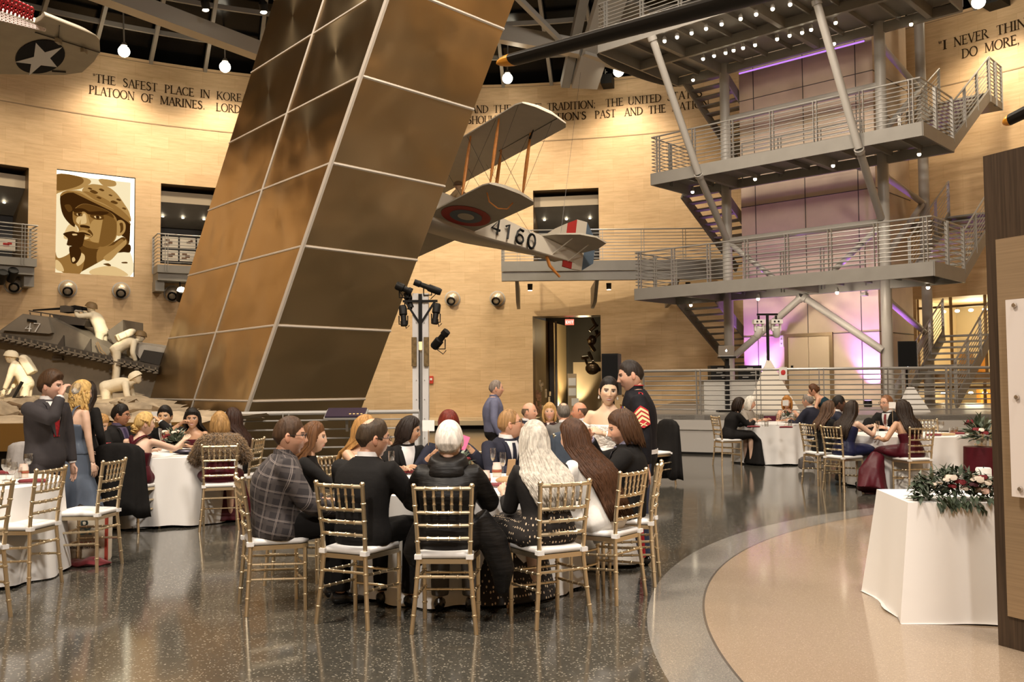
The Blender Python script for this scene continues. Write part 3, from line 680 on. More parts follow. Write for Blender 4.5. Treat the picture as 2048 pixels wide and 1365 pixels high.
for px in (1540,1640,1730):
    s,_=tp(px,600,1.2); lamp('SPOT','shaft_fill',T(s,.4,Z1-.25),130,(1,.84,.66),T(s,3.0,Z1-1.3),.12,95,.8)  # added fills without housings, brighten the shaft and elevator door below the landing
# columns and tubular braces
COLM=mat('column_paint',(.38,.36,.33),.38)
def column(name,s,n,z0,z1,r,label):
    t=thing(name,label,'column',T(s,n,z0)); b=MB(); b.tube([T(s,n,z0),T(s,n,z1)],r,18); put(b,'shaft',COLM,t,world=True)
    b=MB(); b.tube([T(s,n,z0),T(s,n,z0+.05)],r*1.5,18); put(b,'base_plate',GREY,t,world=True); return t
column('steel_column',cs1,W2,DZ,13.0,.145,'round grey column left of the elevator shaft')
column('steel_column',cs2,W2,DZ,13.0,.145,'round grey column right of the elevator shaft')
cn3=3.3
for _ in range(30):
    p=T(cs2,cn3,5); px=1024+FPX*(p-Vector((0,0,HC))).dot(cR)/(p-Vector((0,0,HC))).dot(cF); cn3+=(1852-px)*.02
column('steel_column',cs2,cn3,DZ,13.0,.145,'round grey column behind the right side of the elevator shaft')
def brace(p,q,r,label):
    t=thing('steel_brace',label,'brace',p); b=MB(); b.tube([p,q],r,14); put(b,'tube',COLM,t,world=True); b=MB(); d=(q-p).normalized(); b.tube([q-d*.12,q],r*1.25,14); put(b,'end_collar',COLM,t,world=True)
def onp(px,py,n): s,z=tp(px,py,n); return T(s,n,z)
ft=th(1303,72,Z3)
brace(onp(1453,478,W2-.14),T(*th(1397,348,Z2),Z2) if False else onp(1397,348,-.06),.1,'slanting tube left, between the lowest and middle landings')
brace(onp(1397,348,-.06),T(ft[0],ft[1],Z3),.1,'slanting tube left, between the middle and topmost landings')
zq=tp(1718,298,-.06); q0=onp(1718,298,-.06); q1=onp(1762,436,W2-.14); brace(q1,q0,.1,'slanting tube right, between the lowest and middle landings')
s_,n_=th(1632,0,Z3); brace(q0,T(s_,n_,Z3),.1,'slanting tube right, between the middle and topmost landings')
brace(onp(1470,712,W2-.1),onp(1604,594,W2-.1),.1,'diagonal tube left of the elevator door'); brace(onp(1766,702,W2-.1),onp(1607,594,W2-.1),.1,'diagonal tube right of the elevator door')
brace(T(cs1,W2,tp(1470,481,W2)[1]),T(cs2,W2,tp(1470,481,W2)[1]),.1,'horizontal tube between the columns above the lowest landing')
brace(T(cs1,W2,tp(1452,240,W2)[1]),T(cs2,W2,tp(1452,240,W2)[1]),.1,'horizontal tube between the columns above the middle landing')
zb=tp(1470,481,W2)[1]
brace(T(cs1+.1,W2,zb-.1),T(cs1+1.75,W2,Z1+.35),.08,'short diagonal tube on the lowest landing, left'); brace(T(cs2-.1,W2,zb-.1),T(cs2-1.75,W2,Z1+.35),.08,'short diagonal tube on the lowest landing, right')
for (za,zc,l) in ((Z1-.3,2.4,'ground level'),(Z2-.3,Z1+2.2,'the middle landing'),(Z3-.3,Z2+2.2,'the topmost landing')):
    brace(T(cs2,W2+.1,zc-1.3),T(cs2,cn3-.1,zc+.5),.085,'rising tube between the two right columns under %s'%l)
    brace(T(cs2,cn3-.1,zc+.5),T(cs2,W2+.1,za),.085,'falling tube between the two right columns under %s'%l)
# ---------------------------------------------------------------- elevator shaft
CONC=mat('shaft_panel',(.66,.53,.39),.62,0,.06,2); SEAM=mat('seam_dark',(.10,.085,.07),.7)
sd=2.6; t=thing('elevator_shaft','beige panelled elevator shaft inside the stair tower','elevator shaft',T((sh0+sh1)/2,3.0,DZ))
b=MB(); RT=Matrix((TU,TN_,Vector((0,0,1)))).transposed(); b.box(T((sh0+sh1)/2,3.0+sd/2,(DZ+13)/2),(sh1-sh0,sd,13-DZ),rot=RT); put(b,'walls',CONC,t,world=True)
b=MB()
for z in (tp(1560,672,3.)[1],tp(1620,395,3.)[1],tp(1620,170,3.)[1],9.1,12.8): b.box(T((sh0+sh1)/2,3.0,z),(sh1-sh0+.01,.02,.022),rot=RT); b.box(T(sh1,3+sd/2,z),(.02,sd,.022),rot=RT)
for px in (1515,1615,1722): b.box(T(tp(px,600,3.)[0],3.0,6.9),(.022,.02,12),rot=RT)
put(b,'panel_joints',SEAM,t,world=True)
d0=tp(1577,690,3.)[0]; d1=tp(1660,690,3.)[0]; dz=tp(1620,673,3.)[1]
STEEL=mat('elevator_steel',(.80,.66,.46),.3,.4)
dr=prop(thing('door_2','','',(T((d0+d1)/2,2.98,DZ)))); dr['kind']='structure'
b=MB()
for s in (d0-.05,d1+.05): b.box(T(s,2.98,(DZ+dz)/2),(.1,.1,dz-DZ),rot=RT)
b.box(T((d0+d1)/2,2.98,dz+.04),(d1-d0+.2,.1,.1),rot=RT); put(b,'door_frame',mat('door_frame_bronze',(.40,.30,.18),.35,.8),dr,world=True)
for k in (0,1):
    b=MB(); b.box(T(lerp(d0,d1,.25+.5*k),2.985,(DZ+dz)/2),((d1-d0)/2-.012,.04,dz-DZ),rot=RT); put(b,'door_leaf',STEEL,dr,world=True)
b=MB(); b.box(T(d0+.12,2.95,DZ+1.1),(.06,.03,.14),rot=RT); put(b,'floor_badge',BLACK,dr,world=True)
t=thing('call_panel','white call button plate left of the elevator door','panel',onp(1564,683,2.97)); b=MB(); b.box(T(tp(1564,683,3)[0],2.98,tp(1564,683,3)[1]),(.11,.03,.34),rot=RT); put(b,'plate',WHITE,t,world=True)
for dy in (-.07,.07):
    b=MB(); c0=T(tp(1564,683,3)[0],2.955,tp(1564,683,3)[1]+dy); k=1 if dy>0 else -1
    b.prism([c0+TU*.03-Vector((0,0,.02*k)),c0-TU*.03-Vector((0,0,.02*k)),c0+Vector((0,0,.035*k))],TN_*.01); put(b,'arrow_button',GREY,t,world=True)
def smallbox(name,lab,cat,px,py,n,d,m,arm=True):
    p=onp(px,py,n); t=thing(name,lab,cat,p); b=MB(); b.box(p,d,rot=RT); put(b,'housing',m,t,world=True)
    if arm: b=MB(); b.tube([p,p+TN_*.15+Vector((0,0,.12)),p+TN_*.4+Vector((0,0,.18))],.03,6); put(b,'arm',m,t,world=True)
smallbox('camera_unit','small pale camera on the shaft under the lowest landing','camera',1729,589,2.6,(.13,.2,.09),GREYL)
smallbox('camera_unit','small camera on the shaft under the middle landing','camera',1721,337,2.6,(.13,.2,.09),GREYL)
# purple up-lights on the dais and below the landings
def uplight(px,py,n,lab):
    s,_=tp(px,py,n); p=T(s,n,DZ); t=thing('up_light',lab,'light',p)
    b=MB(); b.lathe([(.10,0),(.11,.04),(.10,.16),(.085,.17)],14); put(b,'housing',BLACK,t); b=MB(); b.lathe([(0,.165),(.08,.165),(.08,.175),(0,.178)],14); put(b,'lens',emis('purple_lens',(.62,.3,1),7),t)
    lamp('SPOT','purple_beam',p+Vector((0,0,.25)),900,PUR,T(s,3.0,2.6),.06,70,.9)
uplight(1512,770,2.55,'purple up-light at the left edge of the elevator shaft'); uplight(1735,770,2.55,'purple up-light at the right edge of the elevator shaft')
for px in (1530,1700):
    for z,e in ((Z1+.6,12),(Z2+.6,8)):
        s,_=tp(px,640,2.3); lamp('SPOT','purple_beam',T(s,2.2,z),e,PUR,T(s,2.9,z+3.3),.06,80,.9)
for z in (Z3-.06,):
    t=thing('light_strip','glowing purple strip along the rear edge under the %s landing'%('topmost' if z>9 else 'middle'),'light strip',T(cs1+.4,W2+.1,z)); b=MB(); b.box(T((cs1+cs2)/2,W2+.1,z),(cs2-cs1-.9,.03,.04),rot=RT); put(b,'tube',emis('purple_strip',(.62,.25,1),1.1 if z>9 else .12),t,world=True)
    b=MB(); b.box(T((cs1+cs2)/2,W2+.14,z+.03),(cs2-cs1-.9,.05,.03),rot=RT); put(b,'housing',GREY,t,world=True)
# ---------------------------------------------------------------- stair flights
def flight(a,c,w_,label,n=11,side=1,rail=True):
    """a upper end, c lower end of the left stringer; w_ width along the tower front"""
    t=thing('stair_flight',label,'stairs',c,group='steel stair flights of the tower')
    for o in (0,w_):
        b=MB(); b.beam(a+TU*o,c+TU*o,.05,.30); put(b,'stringer',GREY,t,world=True)
    for i in range(n):
        p=a.lerp(c,(i+.5)/n); b=MB(); b.box(p+TU*w_/2+Vector((0,0,.05)),(w_,.30,.05),rot=RT); put(b,'tread',GREY,t,world=True)
    if rail:
        for o in (0,w_):
            b=MB(); up=Vector((0,0,1)); b.tube([a+TU*o+up*1.05,c+TU*o+up*1.05],.024,8)
            for k in range(7): b.tube([a+TU*o+up*(.2+.11*k),c+TU*o+up*(.2+.11*k)],.010,5)
            put(b,'handrail',RAILM,t,world=True)
            for q in (.02,.35,.68,.98):
                b=MB(); p=a.lerp(c,q)+TU*o; b.beam(p,p+up*1.06,.014,.08,up=TU); put(b,'rail_post',RAILM,t,world=True)
    return t
NF=5.5; dH=2.05
nmz={1:'the lowest landing',2:'the middle landing',3:'the topmost landing'}
for lv in (1,2,3):
    z=LZ[lv]; s=max(tp({1:1357,2:1365,3:1370}[lv],{1:618,2:390,3:172}[lv],W2)[0],.1)
    flight(T(s,W2,z+.1),T(s,NF,z-dH+.1),1.35,'open-tread flight going down behind the left end of %s'%nmz[lv],rail=False)
    if lv<3:
        se=(s1[1],s2b)[lv-1]; flight(T(se-1.35,NF,z+dH+.2),T(se-1.35,W2,z+.2),1.33,'flight with railings climbing behind the right end of %s'%nmz[lv])
        b=MB(); t=thing('rear_landing','narrow rear landing between flights, above %s'%nmz[lv],'landing',T(.2,NF,z+dH)); b.box(T(se/2,NF+.6,z+dH+.1),(se,1.2,.2),rot=RT); put(b,'deck',GREY,t,world=True)
        railing([T(se-.02,NF,z+dH+.2),T(se-.02,NF+1.15,z+dH+.2)],'short end railing of the rear landing above %s'%nmz[lv],spacing=.6)
t=thing('rear_landing','lowest rear landing between flights','landing',T(.2,NF,Z1-dH)); b=MB(); b.box(T(1.2,NF+.6,Z1-dH),(2.2,1.2,.2),rot=RT); put(b,'deck',GREY,t,world=True)
flight(T(s1[1]-1.6,NF,DZ+2.0),T(s1[1]-1.6,W2,DZ+.1),1.3,'flight with handrails rising from the dais at the right of the elevator')
# ---------------------------------------------------------------- footbridge from the gallery opening to the tower
zB=wallhit(1110,526,WR-2.4)[1]
pb0=at(1003,540,31.0); P0=Vector((pb0.x,pb0.y,0)); P1=Vector((at(1452,500,30.8).x,30.8,0)); zfl=at(1110,524,31.).z
t=thing('footbridge','steel footbridge on brackets along the wall behind the biplane tail','footbridge',P0+Vector((0,0,zfl)))
dv=(P1-P0).normalized(); nv=Vector((-dv.y,dv.x,0))
b=MB(); b.beam(P0+Vector((0,0,zfl-.15)),P1+Vector((0,0,zfl-.15)),.08,.34); put(b,'front_beam',GREY,t,world=True)
b=MB(); b.beam(P0+Vector((0,0,zfl-.48))+nv*.15,P1+Vector((0,0,zfl-.48))+nv*.15,.25,.30); put(b,'lower_beam',GREY,t,world=True)
b=MB(); b.prism([P0+Vector((0,0,zfl-.1)),P1+Vector((0,0,zfl-.1)),P1+nv*2.6+Vector((0,0,zfl-.1)),P0+nv*2.6+Vector((0,0,zfl-.1))],(0,0,.06)); put(b,'deck',GREY,t,world=True)
for q in (.06,.42,.78):
    p=P0.lerp(P1,q); b=MB(); z=Vector((0,0,zfl-.6)); b.prism([p+z+nv*.1,p+z+nv*3.0,p+z+nv*3.0-Vector((0,0,.75)),p+z+nv*1.4-Vector((0,0,.65))],dv*.12); put(b,'bracket',GREY,t,world=True)
    b=MB(); b.lathe([(0,0),(.08,0),(.09,.2),(.09,.22)],10,c=p+nv*.8+dv*.5+Vector((0,0,zfl-.88))); put(b,'downlight_can',DARK,t,world=True)
    b=MB(); b.lathe([(0,-.012),(.07,-.012),(.07,0)],10,c=p+nv*.8+dv*.5+Vector((0,0,zfl-.88))); put(b,'lamp_disc',BULBS,t,world=True)
railing([P0+nv*2.2+Vector((0,0,zfl)),P0+Vector((0,0,zfl)),P1+Vector((0,0,zfl))],'railing of the footbridge behind the biplane tail',spacing=1.3,bars=9,drop=.2)
# ---------------------------------------------------------------- balconies on the left wall
def balcony(x0,x1,yf,ybot,label,right_end=True):
    Ro=WR-1.0; a=wallhit(x0,yf,Ro)[0]; c=wallhit(x1,yf,Ro)[0]; zf=wallhit((x0+x1)/2,yf,Ro)[1]; zb=wallhit((x0+x1)/2,ybot,Ro)[1]
    t=thing('balcony',label,'balcony',wp((a+c)/2,zb,Ro))
    b=MB(); N=8
    fr=[wp(lerp(a,c,i/N),0,Ro) for i in range(N+1)]; bk=[wp(lerp(c,a,i/N),0,WR+.1) for i in range(N+1)]
    b.prism([p+Vector((0,0,(zf+zb)/2)) for p in fr+bk],(0,0,(zf-zb)/2)); put(b,'upper_slab',GREY,t,world=True)
    fr2=[wp(lerp(a,c,lerp(.02,.98,i/N)),0,Ro+.12) for i in range(N+1)]
    b=MB(); b.prism([p+Vector((0,0,zb)) for p in fr2+bk],(0,0,(zf-zb)/2)); put(b,'lower_slab',GREY,t,world=True)
    b=MB(); q=c if right_end else a; b.beam(wp(lerp(a,c,.93 if right_end else .07),zb-.18,Ro+.3),wp(lerp(a,c,.93 if right_end else .07),zb-.18,WR),.3,.36); put(b,'bracket',GREY,t,world=True)
    L_=[wp(a,zf,WR-.05)]+[p+Vector((0,0,zf)) for p in fr]+[wp(c,zf,WR-.05)]
    railing(L_,'railing of the '+label,h=1.07,bars=8,spacing=1.3)
    return zf
balcony(-80,74,512,545,'balcony at the far left edge of the wall')
balcony(315,425,532,562,'balcony between the portrait and the mast',False)
# display panels inside the niches
for (px,py,R,lab,w_) in ((12,490,WR+1.6,'small white exhibit panel with red shapes in the far left niche',.5),(375,500,WR+1.6,'row of lit photo panels in the niche beside the mast',1.1),(1175,500,WR+1.6,'white exhibit panel with red stripes in the niche behind the biplane tail',.5)):
    phi,z=wallhit(px,py,R); t=thing('exhibit_display',lab,'panel',wp(phi,z,R),-phi); n=1 if w_<1 else 3
    for k in range(n):
        for r in range(1 if n==1 else 2):
            b=MB(); b.box(((k-(n-1)/2)*.62,-.03,(r-.5)*.5 if n>1 else 0),(.56,.03,.4)); o=put(b,'photo',[mat('panel_white',(.75,.68,.58),.5)],t)
            b=MB(); rs=random.Random(k+r)
            for q in range(3): b.box(((k-(n-1)/2)*.62+rs.uniform(-.15,.15),-.05,((r-.5)*.5 if n>1 else 0)+rs.uniform(-.1,.1)),(rs.uniform(.08,.2),.01,rs.uniform(.05,.12)))
            put(b,'print',[mat('panel_red' if n==1 else 'panel_brown',(.55,.05,.04) if n==1 else (.18,.10,.06),.6)],t)
# spotlights under the left balconies
for px,py,lab in ((24,552,'black spotlight with a glowing face under the far left balcony'),(3,556,'black spotlight cut by the left picture edge'),(361,592,'small glowing spotlight beside the mast under the second balcony')):
    phi,z=wallhit(px,py,WR-.8); t=thing('wall_spotlight',lab,'spotlight',wp(phi,z,WR-.8),-phi)
    M=Euler((R_(50),0,0)).to_matrix(); b=MB(); b.lathe([(.0,-.2),(.13,-.2),(.15,.25),(.14,.26)],12,M=M); put(b,'housing',BLACK,t)
    b=MB(); b.ell(M@Vector((0,0,.26)) if px>300 else (0,0,.18),(.15,.06,.13),10,6); put(b,'lens',BULBS,t); b=MB(); b.beam((0,0,.1),(0,.2,.5),.04,.04); put(b,'yoke',BLACK,t)
# low plinth at the foot of the wall
b=MB(); a=wallhit(855,845,18.5)[0]; c=wallhit(1062,845,18.5)[0]
t=thing('wall_plinth','low beige stone ledge with a black base along the foot of the wall','ledge',wp((a+c)/2,0,18.5))
o=[wp(lerp(a,c,i/10),.14,18.5) for i in range(11)]+[wp(lerp(c,a,i/10),.14,WR-.05) for i in range(11)]
b.prism(o,(0,0,.16)); put(b,'stone_top',mat('ledge_stone',(.50,.40,.26),.5),t,world=True)
b=MB(); o=[wp(lerp(a,c,i/10),.0,18.8) for i in range(11)]+[wp(lerp(c,a,i/10),.0,WR-.05) for i in range(11)]; b.prism(o,(0,0,.14)); put(b,'black_base',BLACK,t,world=True)
# ---------------------------------------------------------------- slanted steel mast
BRUSH=mat('brushed_bronze_steel',(.64,.48,.28),.30,1.0); 
def brushed():
    nt,N,L,b=nodes(BRUSH); tc=N.new('ShaderNodeTexCoord'); mp=N.new('ShaderNodeMapping'); mp.inputs['Scale'].default_value=(1,1,1)
    L.new(tc.outputs['Object'],mp.inputs[0]); n=N.new('ShaderNodeTexNoise'); n.inputs['Scale'].default_value=.55; n.inputs['Detail'].default_value=2; L.new(mp.outputs[0],n.inputs['Vector'])
    m2=N.new('ShaderNodeMapping'); m2.inputs['Scale'].default_value=(2,2,60); L.new(tc.outputs['Object'],m2.inputs[0]); n2=N.new('ShaderNodeTexNoise'); n2.inputs['Scale'].default_value=6; L.new(m2.outputs[0],n2.inputs['Vector'])
    bp=N.new('ShaderNodeBump'); bp.inputs['Strength'].default_value=.35; bp.inputs['Distance'].default_value=.5; L.new(n.outputs[0],bp.inputs['Height'])
    b2=N.new('ShaderNodeBump'); b2.inputs['Strength'].default_value=.06; b2.inputs['Distance'].default_value=.01; L.new(n2.outputs[0],b2.inputs['Height']); L.new(bp.outputs[0],b2.inputs['Normal']); L.new(b2.outputs[0],b.inputs['Normal'])
    b.inputs['Anisotropic'].default_value=.5
brushed()
MC0=V(-4.814,17.0,1.264); MV=V(.5802,-.4391,1.3631)
def mk(k): return MC0+MV*k
mR=V(1.80,1.95,0)
# left width measured at each panel mark
def hcut(px,py,z): return gnd(px,py,z)
LV=V(-3.35,3.9,0)
Lk=[]
for k,(px,py) in {2:(375.3,553.6),3:(416.6,421),4:(461.5,282)}.items(): Lk.append(hcut(px,py,mk(k).z)-mk(k))
LV=sum(Lk,V(0,0,0))/3; print('mast left',[tuple(round(c,2) for c in l) for l in Lk])
t=thing('steel_mast','huge slanted mast clad in bronze coloured brushed steel panels','mast',V(mk(-.927).x,mk(-.927).y,0))
k0=-.927; k1=8.5
def quad(b,p,q,r,s,m=0): b.add([p,q,r,s],[(0,1,2,3)],m)
ks=[k0]+list(range(0,9))+[8.5]
for i in range(len(ks)-1):
    a_,c_=mk(ks[i]),mk(ks[i+1])
    for f0,f1,vec in ((0,1,mR),(0,.5,LV),(.5,1,LV)):
        b=MB(); N=6
        b.sheet([[ (a_+(c_-a_)*(j/4))+vec*lerp(f0,f1,u/N) for u in range(N+1)] for j in range(5)]); put(b,'panel',BRUSH,t,world=True)
b=MB(); a_,c_=mk(k0),mk(k1); bk=mR+LV
quad(b,a_+mR,c_+mR,c_+bk,a_+bk); quad(b,a_+LV,c_+LV,c_+bk,a_+bk); put(b,'rear_cladding',BRUSH,t,world=True)
SEAML=mat('mast_seam',(.72,.66,.58),.4,.3)
for f,vec,r in ((0,mR,.045),(.5,LV,.03)):
    b=MB(); b.tube([a_+vec*f,c_+vec*f],r,6); put(b,'vertical_seam',SEAML,t,world=True)
for k in range(0,9):
    for vec in (mR,LV):
        b=MB(); b.tube([mk(k),mk(k)+vec],.03 if vec is mR else .022,6); put(b,'cross_seam',SEAML,t,world=True)
# ---------------------------------------------------------------- railing in front of the mast with an information panel
yr=15.0
z_=Vector((0,0,0))
rp=[gnd(432,0,0) if False else Vector((at(432,825,yr-.4).x,yr-.4,0)),Vector((at(640,828,yr).x,yr,0)),Vector((at(838,832,yr+.3).x,yr+.3,0))]
railing(rp,'grey railing between the guests and the slanted mast',h=1.10,bars=7,spacing=1.1,topr=.034,drop=0,m=GREYL)
p=at(692,826,yr-.15); t=thing('information_panel','tilted dark information panel on the railing before the mast','panel',p)
M=Euler((R_(22),0,0)).to_matrix(); b=MB(); b.box((0,0,0),(.62,.34,.025),rot=M); put(b,'board',mat('panel_navy',(.03,.02,.04),.4),t)
b=MB(); b.box(M@V(0,0,-.03),(.66,.36,.03),rot=M); b.beam((0,.05,-.05),(0,.12,-.30),.04,.04); put(b,'frame',GREYL,t)
for k in range(4): b=MB(); b.lathe([(0,.014),(.02,.016),(.02,.013)],10,c=M@V(.08+.06*k,-.08,0),M=M); put(b,'emblem',mat('panel_gold',(.6,.45,.2),.4),t)
# ---------------------------------------------------------------- exhibit terrain, plinth, amphibious vehicle
rs=random.Random(11)
def hz(x,y):
    from mathutils import noise
    base=lerp(1.02,1.34,sstep(14.2,21,y)); return base+.16*noise.noise((x*.9,y*.9,0))+.08*noise.noise((x*2.3,y*2.3,3))
TX0,TX1,TY0,TY1=-13.,-3.6,14.2,24.
b=MB(); nx,ny=56,50
grid=[]
for j in range(ny+1):
    row=[]
    for i in range(nx+1):
        x=lerp(TX0,TX1,i/nx); y=lerp(TY0,TY1,j/ny); row.append(V(x,y,hz(x,y)))
    grid.append(row)
# cut the terrain along the mast base
b=MB(); idx={}
def inmast(x,y):
    p=V(x,y,0)-V(mk(k0).x,mk(k0).y,0); det=mR.x*LV.y-mR.y*LV.x; u=(p.x*LV.y-p.y*LV.x)/det; v=(mR.x*p.y-mR.y*p.x)/det
    return v<1.0 and u>-.0-v*.0 and u>-.6
for j in range(ny+1):
    for i in range(nx+1): idx[i,j]=b.add([grid[j][i]],[])
for j in range(ny):
    for i in range(nx):
        c=(grid[j][i]+grid[j+1][i+1])/2
        if c.x>-5.6-(c.y-15.2)*.75+1.2: continue
        b.f.append((idx[i,j],idx[i+1,j],idx[i+1,j+1],idx[i,j+1])); b.m.append(0)
t=thing('exhibit_terrain','rocky sand coloured beach terrain of the war exhibit at the left','terrain',V(-9,14.2,0))
put(b,'ground',mat('beach_rock',(.46,.36,.24),.9,0,.35,3,.8,9),t,world=True)
for k in range(16):
    x=rs.uniform(-10.5,-5.6); y=rs.uniform(14.6,19); 
    if x>-5.9-(y-15.2)*.75+.6: continue
    r=rs.uniform(.12,.38); b=MB(); b.ell((x,y,hz(x,y)+r*.15),(r*1.5,r,r*.6),9,6); b.v=[(p[0]+rs.uniform(-.05,.05),p[1]+rs.uniform(-.05,.05),p[2]+rs.uniform(-.05,.05)) for p in b.v]
    solo(b,'rock',[mat('boulder',(.42,.33,.22),.9,0,.3,5,.6,14)],'pale rough rock lying on the exhibit beach','rock','rocks on the exhibit beach')
for k,(px,py,l) in enumerate(((20,838,.9),(15,818,.5))):
    p=at(px,py,15.5); b=MB(); b.tube([p-V(l/2,0,.02),p+V(0,.05,.06),p+V(l/2,.1,.0)],[.03,.07,.04],7); solo(b,'driftwood',[mat('log_brown',(.16,.10,.05),.85,0,.3,12)],('longer ' if k==0 else 'shorter ')+'dark driftwood log on the exhibit beach','log')
t=thing('exhibit_plinth','brass faced plinth with a black base in front of the exhibit beach','plinth',V(-9.0,14.1,0))
b=MB(); b.beam(V(-13,14.1,.79),V(-5.0,14.1,.79),.12,.42); put(b,'brass_face',mat('brass_face',(.50,.36,.16),.3,1),t,world=True)
b=MB(); b.beam(V(-13,14.2,.29),V(-5.0,14.2,.29),.1,.58); put(b,'black_base',BLACK,t,world=True)
# vehicle: a tracked landing vehicle tilted nose-up, side plane at Y=21
HULL=mat('hull_grey',(.20,.17,.13),.6,.1,.22,1.6,.15,12); HULLD=mat('hull_dark',(.09,.075,.06),.6,.2); HULLL=mat('hull_light',(.46,.42,.36),.55,0,.15,3)
VY=21.2; DEP=V(.0,2.6,0)
veh=thing('landing_vehicle','grey amphibious tracked vehicle numbered 47 in the beach exhibit','vehicle',V(at(150,830,VY).x,VY,1.25))
def vp(pts,y=VY): return [at(px,py,y) for px,py in pts]
def vput(name,pts,dep,m,y=VY): b=MB(); b.prism(vp(pts,y),dep); return put(b,name,m,veh,world=True)
vput('lower_hull',[(-60,660),(0,672),(316,742),(330,770),(300,835),(60,838),(-60,800)],DEP,HULL)
vput('upper_hull',[(-40,664),(0,661),(46,628),(97,634),(180,676),(247,712),(300,732),(260,744),(0,672),(-40,672)],DEP,HULL,VY+.05)
vput('cabin_side',[(4,661),(45,629),(96,635),(104,666),(98,668)],V(0,.12,0),mat('hull_mid',(.22,.19,.15),.55,0,.12,2),VY-.06)
vput('sponson_band',[(-40,658),(0,668),(318,733),(314,749),(0,684),(-40,674)],V(0,.30,0),HULLD,VY-.28)
for k in range(26):
    x=lerp(2,312,k/25); y=lerp(673,741,k/25); b=MB(); p=at(x,y,VY-.33); b.box(p,(.035,.06,.13)); b.box(p+V(0,0,-.06),(.10,.07,.03)); put(b,'track_cleat',HULL,veh,world=True)
vput('side_rail',[(0,673),(316,741),(316,744),(0,676)],V(0,.05,0),HULL,VY-.36)
for tri in ([(115,690),(127,671),(128,694)],[(167,702),(181,678),(182,706)]): vput('gusset',tri,V(0,.05,0),HULLD,VY-.03)
vput('rear_ramp',[(262,694),(246,681),(331,697),(318,733),(284,724)],DEP*.9,HULLL,VY+.1)
vput('rear_dark_panel',[(278,722),(288,700),(327,706),(319,731)],V(0,.06,0),mat('hull_black',(.04,.035,.03),.6),VY+.02)  # near-black panel on the rear ramp
vput('vision_slit',[(54,638),(72,641),(72,646),(54,643)],V(0,.05,0),BLACK,VY-.1)
for px,py in ((116,717),(230,742),(225,773),(220,803)):
    b=MB(); b.box(at(px,py,VY-.05),(.23,.10,.09)); b.box(at(px,py-3,VY-.12),(.19,.06,.02)); put(b,'boarding_step',HULLD,veh,world=True)
b=MB(); DIG={'4':[[(.75,0),(.75,1),(.05,.32),(1,.32)]],'7':[[(0,1),(.95,1),(.35,0)]],'1':[[(.2,.8),(.55,1),(.55,0)]],'6':[arc(.5,.32,.42,.30,0,360,16),[(.10,.36),(.16,.75),(.42,.98),(.85,.95)]],'0':[arc(.5,.5,.42,.5,0,360,20)]}
def digits(mb,s,o,ex,ez,w_,h,gap,th):
    for i,ch in enumerate(s):
        for st in DIG[ch]:
            pts=[o+ex*(i*(w_+gap)+x*w_)+ez*(y*h) for x,y in st]; mb.tube(pts,th,4)
p=at(49,663,VY-.1); q=at(76,663,VY-.1); digits(b,'47',p,V(1,0,-.05),V(.12,0,1),.145,.19,.045,.016); put(b,'number',WHITE,veh,world=True)
b=MB()
for a_,c_ in (((58,622),(124,632)),((60,625),(61,631)),((82,626),(82,634)),((100,629),(100,638)),((120,632),(118,640))): b.tube([at(*a_,VY+.2),at(*c_,VY+.2)],.014,5)
put(b,'guard_rail',HULLD,veh,world=True)
vput('gun_shield',[(120,612),(131,611),(143,614),(143,624),(120,625)],V(0,.4,0),HULLD,VY+.5)
b=MB(); b.tube([at(66,621,VY+.7),at(118,618,VY+.7),at(150,615,VY+.7),at(176,619,VY+.7)],[.018,.03,.05,.04],7); b.box(at(150,618,VY+.65),(.35,.1,.10)); put(b,'machine_gun',BLACK,veh,world=True)
vput('gun_mount',[(104,628),(150,634),(172,642),(168,652),(128,648),(108,640)],V(0,.8,0),HULLD,VY+.4)
vput('exhaust_box',[(150,620),(163,621),(163,624),(149,623)],V(0,.1,0),HULLL,VY+.5)
vput('hatch_rim',[(214,664),(246,640),(246,676),(240,690),(226,686)],V(0,1.2,0),HULL,VY+.6)
b=MB(); b.tube(vp([(195,684),(203,700),(214,712),(222,716),(212,714),(200,704),(192,686)],VY-.08),.012,5); put(b,'tow_rope',mat('rope',(.25,.16,.08),.9),veh,world=True)
# ---------------------------------------------------------------- hanging biplane
OA=V(.8128,.535,-.2306); OS=V(-.5669,.8175,-.1015); OZ=V(.1342,.2132,.9677)
PL=Matrix((OA,OS,OZ)).transposed(); BO=V(-2.423,24.434,5.981)
def bp(x,y,z): return BO+PL@V(x,y,z)
DOPE=mat('doped_fabric',(.52,.47,.38),.6,0,.04,4); DOPEL=mat('doped_white',(.66,.60,.50),.55); OAK=mat('varnished_wood',(.52,.20,.045),.3,0,.2,9); RED=mat('flag_red',(.42,.03,.025),.6); BLUE=mat('flag_blue',(.10,.14,.19),.6); CREAM=mat('roundel_white',(.62,.56,.46),.6)
pl=thing('biplane','cream fabric biplane numbered 4160 hanging beside the slanted mast','airplane',BO)
def wing(name,x0,x1,y0,y1,z,th=.10,m=DOPE,tipcut=.35):
    """planform outline with a rounded tip on the near side, thin cambered slab"""
    o=[(x0,y1),(x0,y0+tipcut*.9),(x0+.06,y0+.3*tipcut),(x0+.25*(x1-x0),y0+.02),(x0+.6*(x1-x0),y0),(x1-.12,y0+.10),(x1,y0+.38*tipcut+.12),(x1,y1)]
    b=MB(); n=len(o); lo=[bp(x,y,z) for x,y in o]; cx=sum(x for x,y in o)/n; cy=sum(y for x,y in o)/n
    up=[bp(x,y,z+.035) for x,y in o]; top=[bp(cx+(x-cx)*.75,cy+(y-cy)*.97,z+th) for x,y in o]
    b.loft([lo,up,top]); return put(b,name,m,pl,world=True)
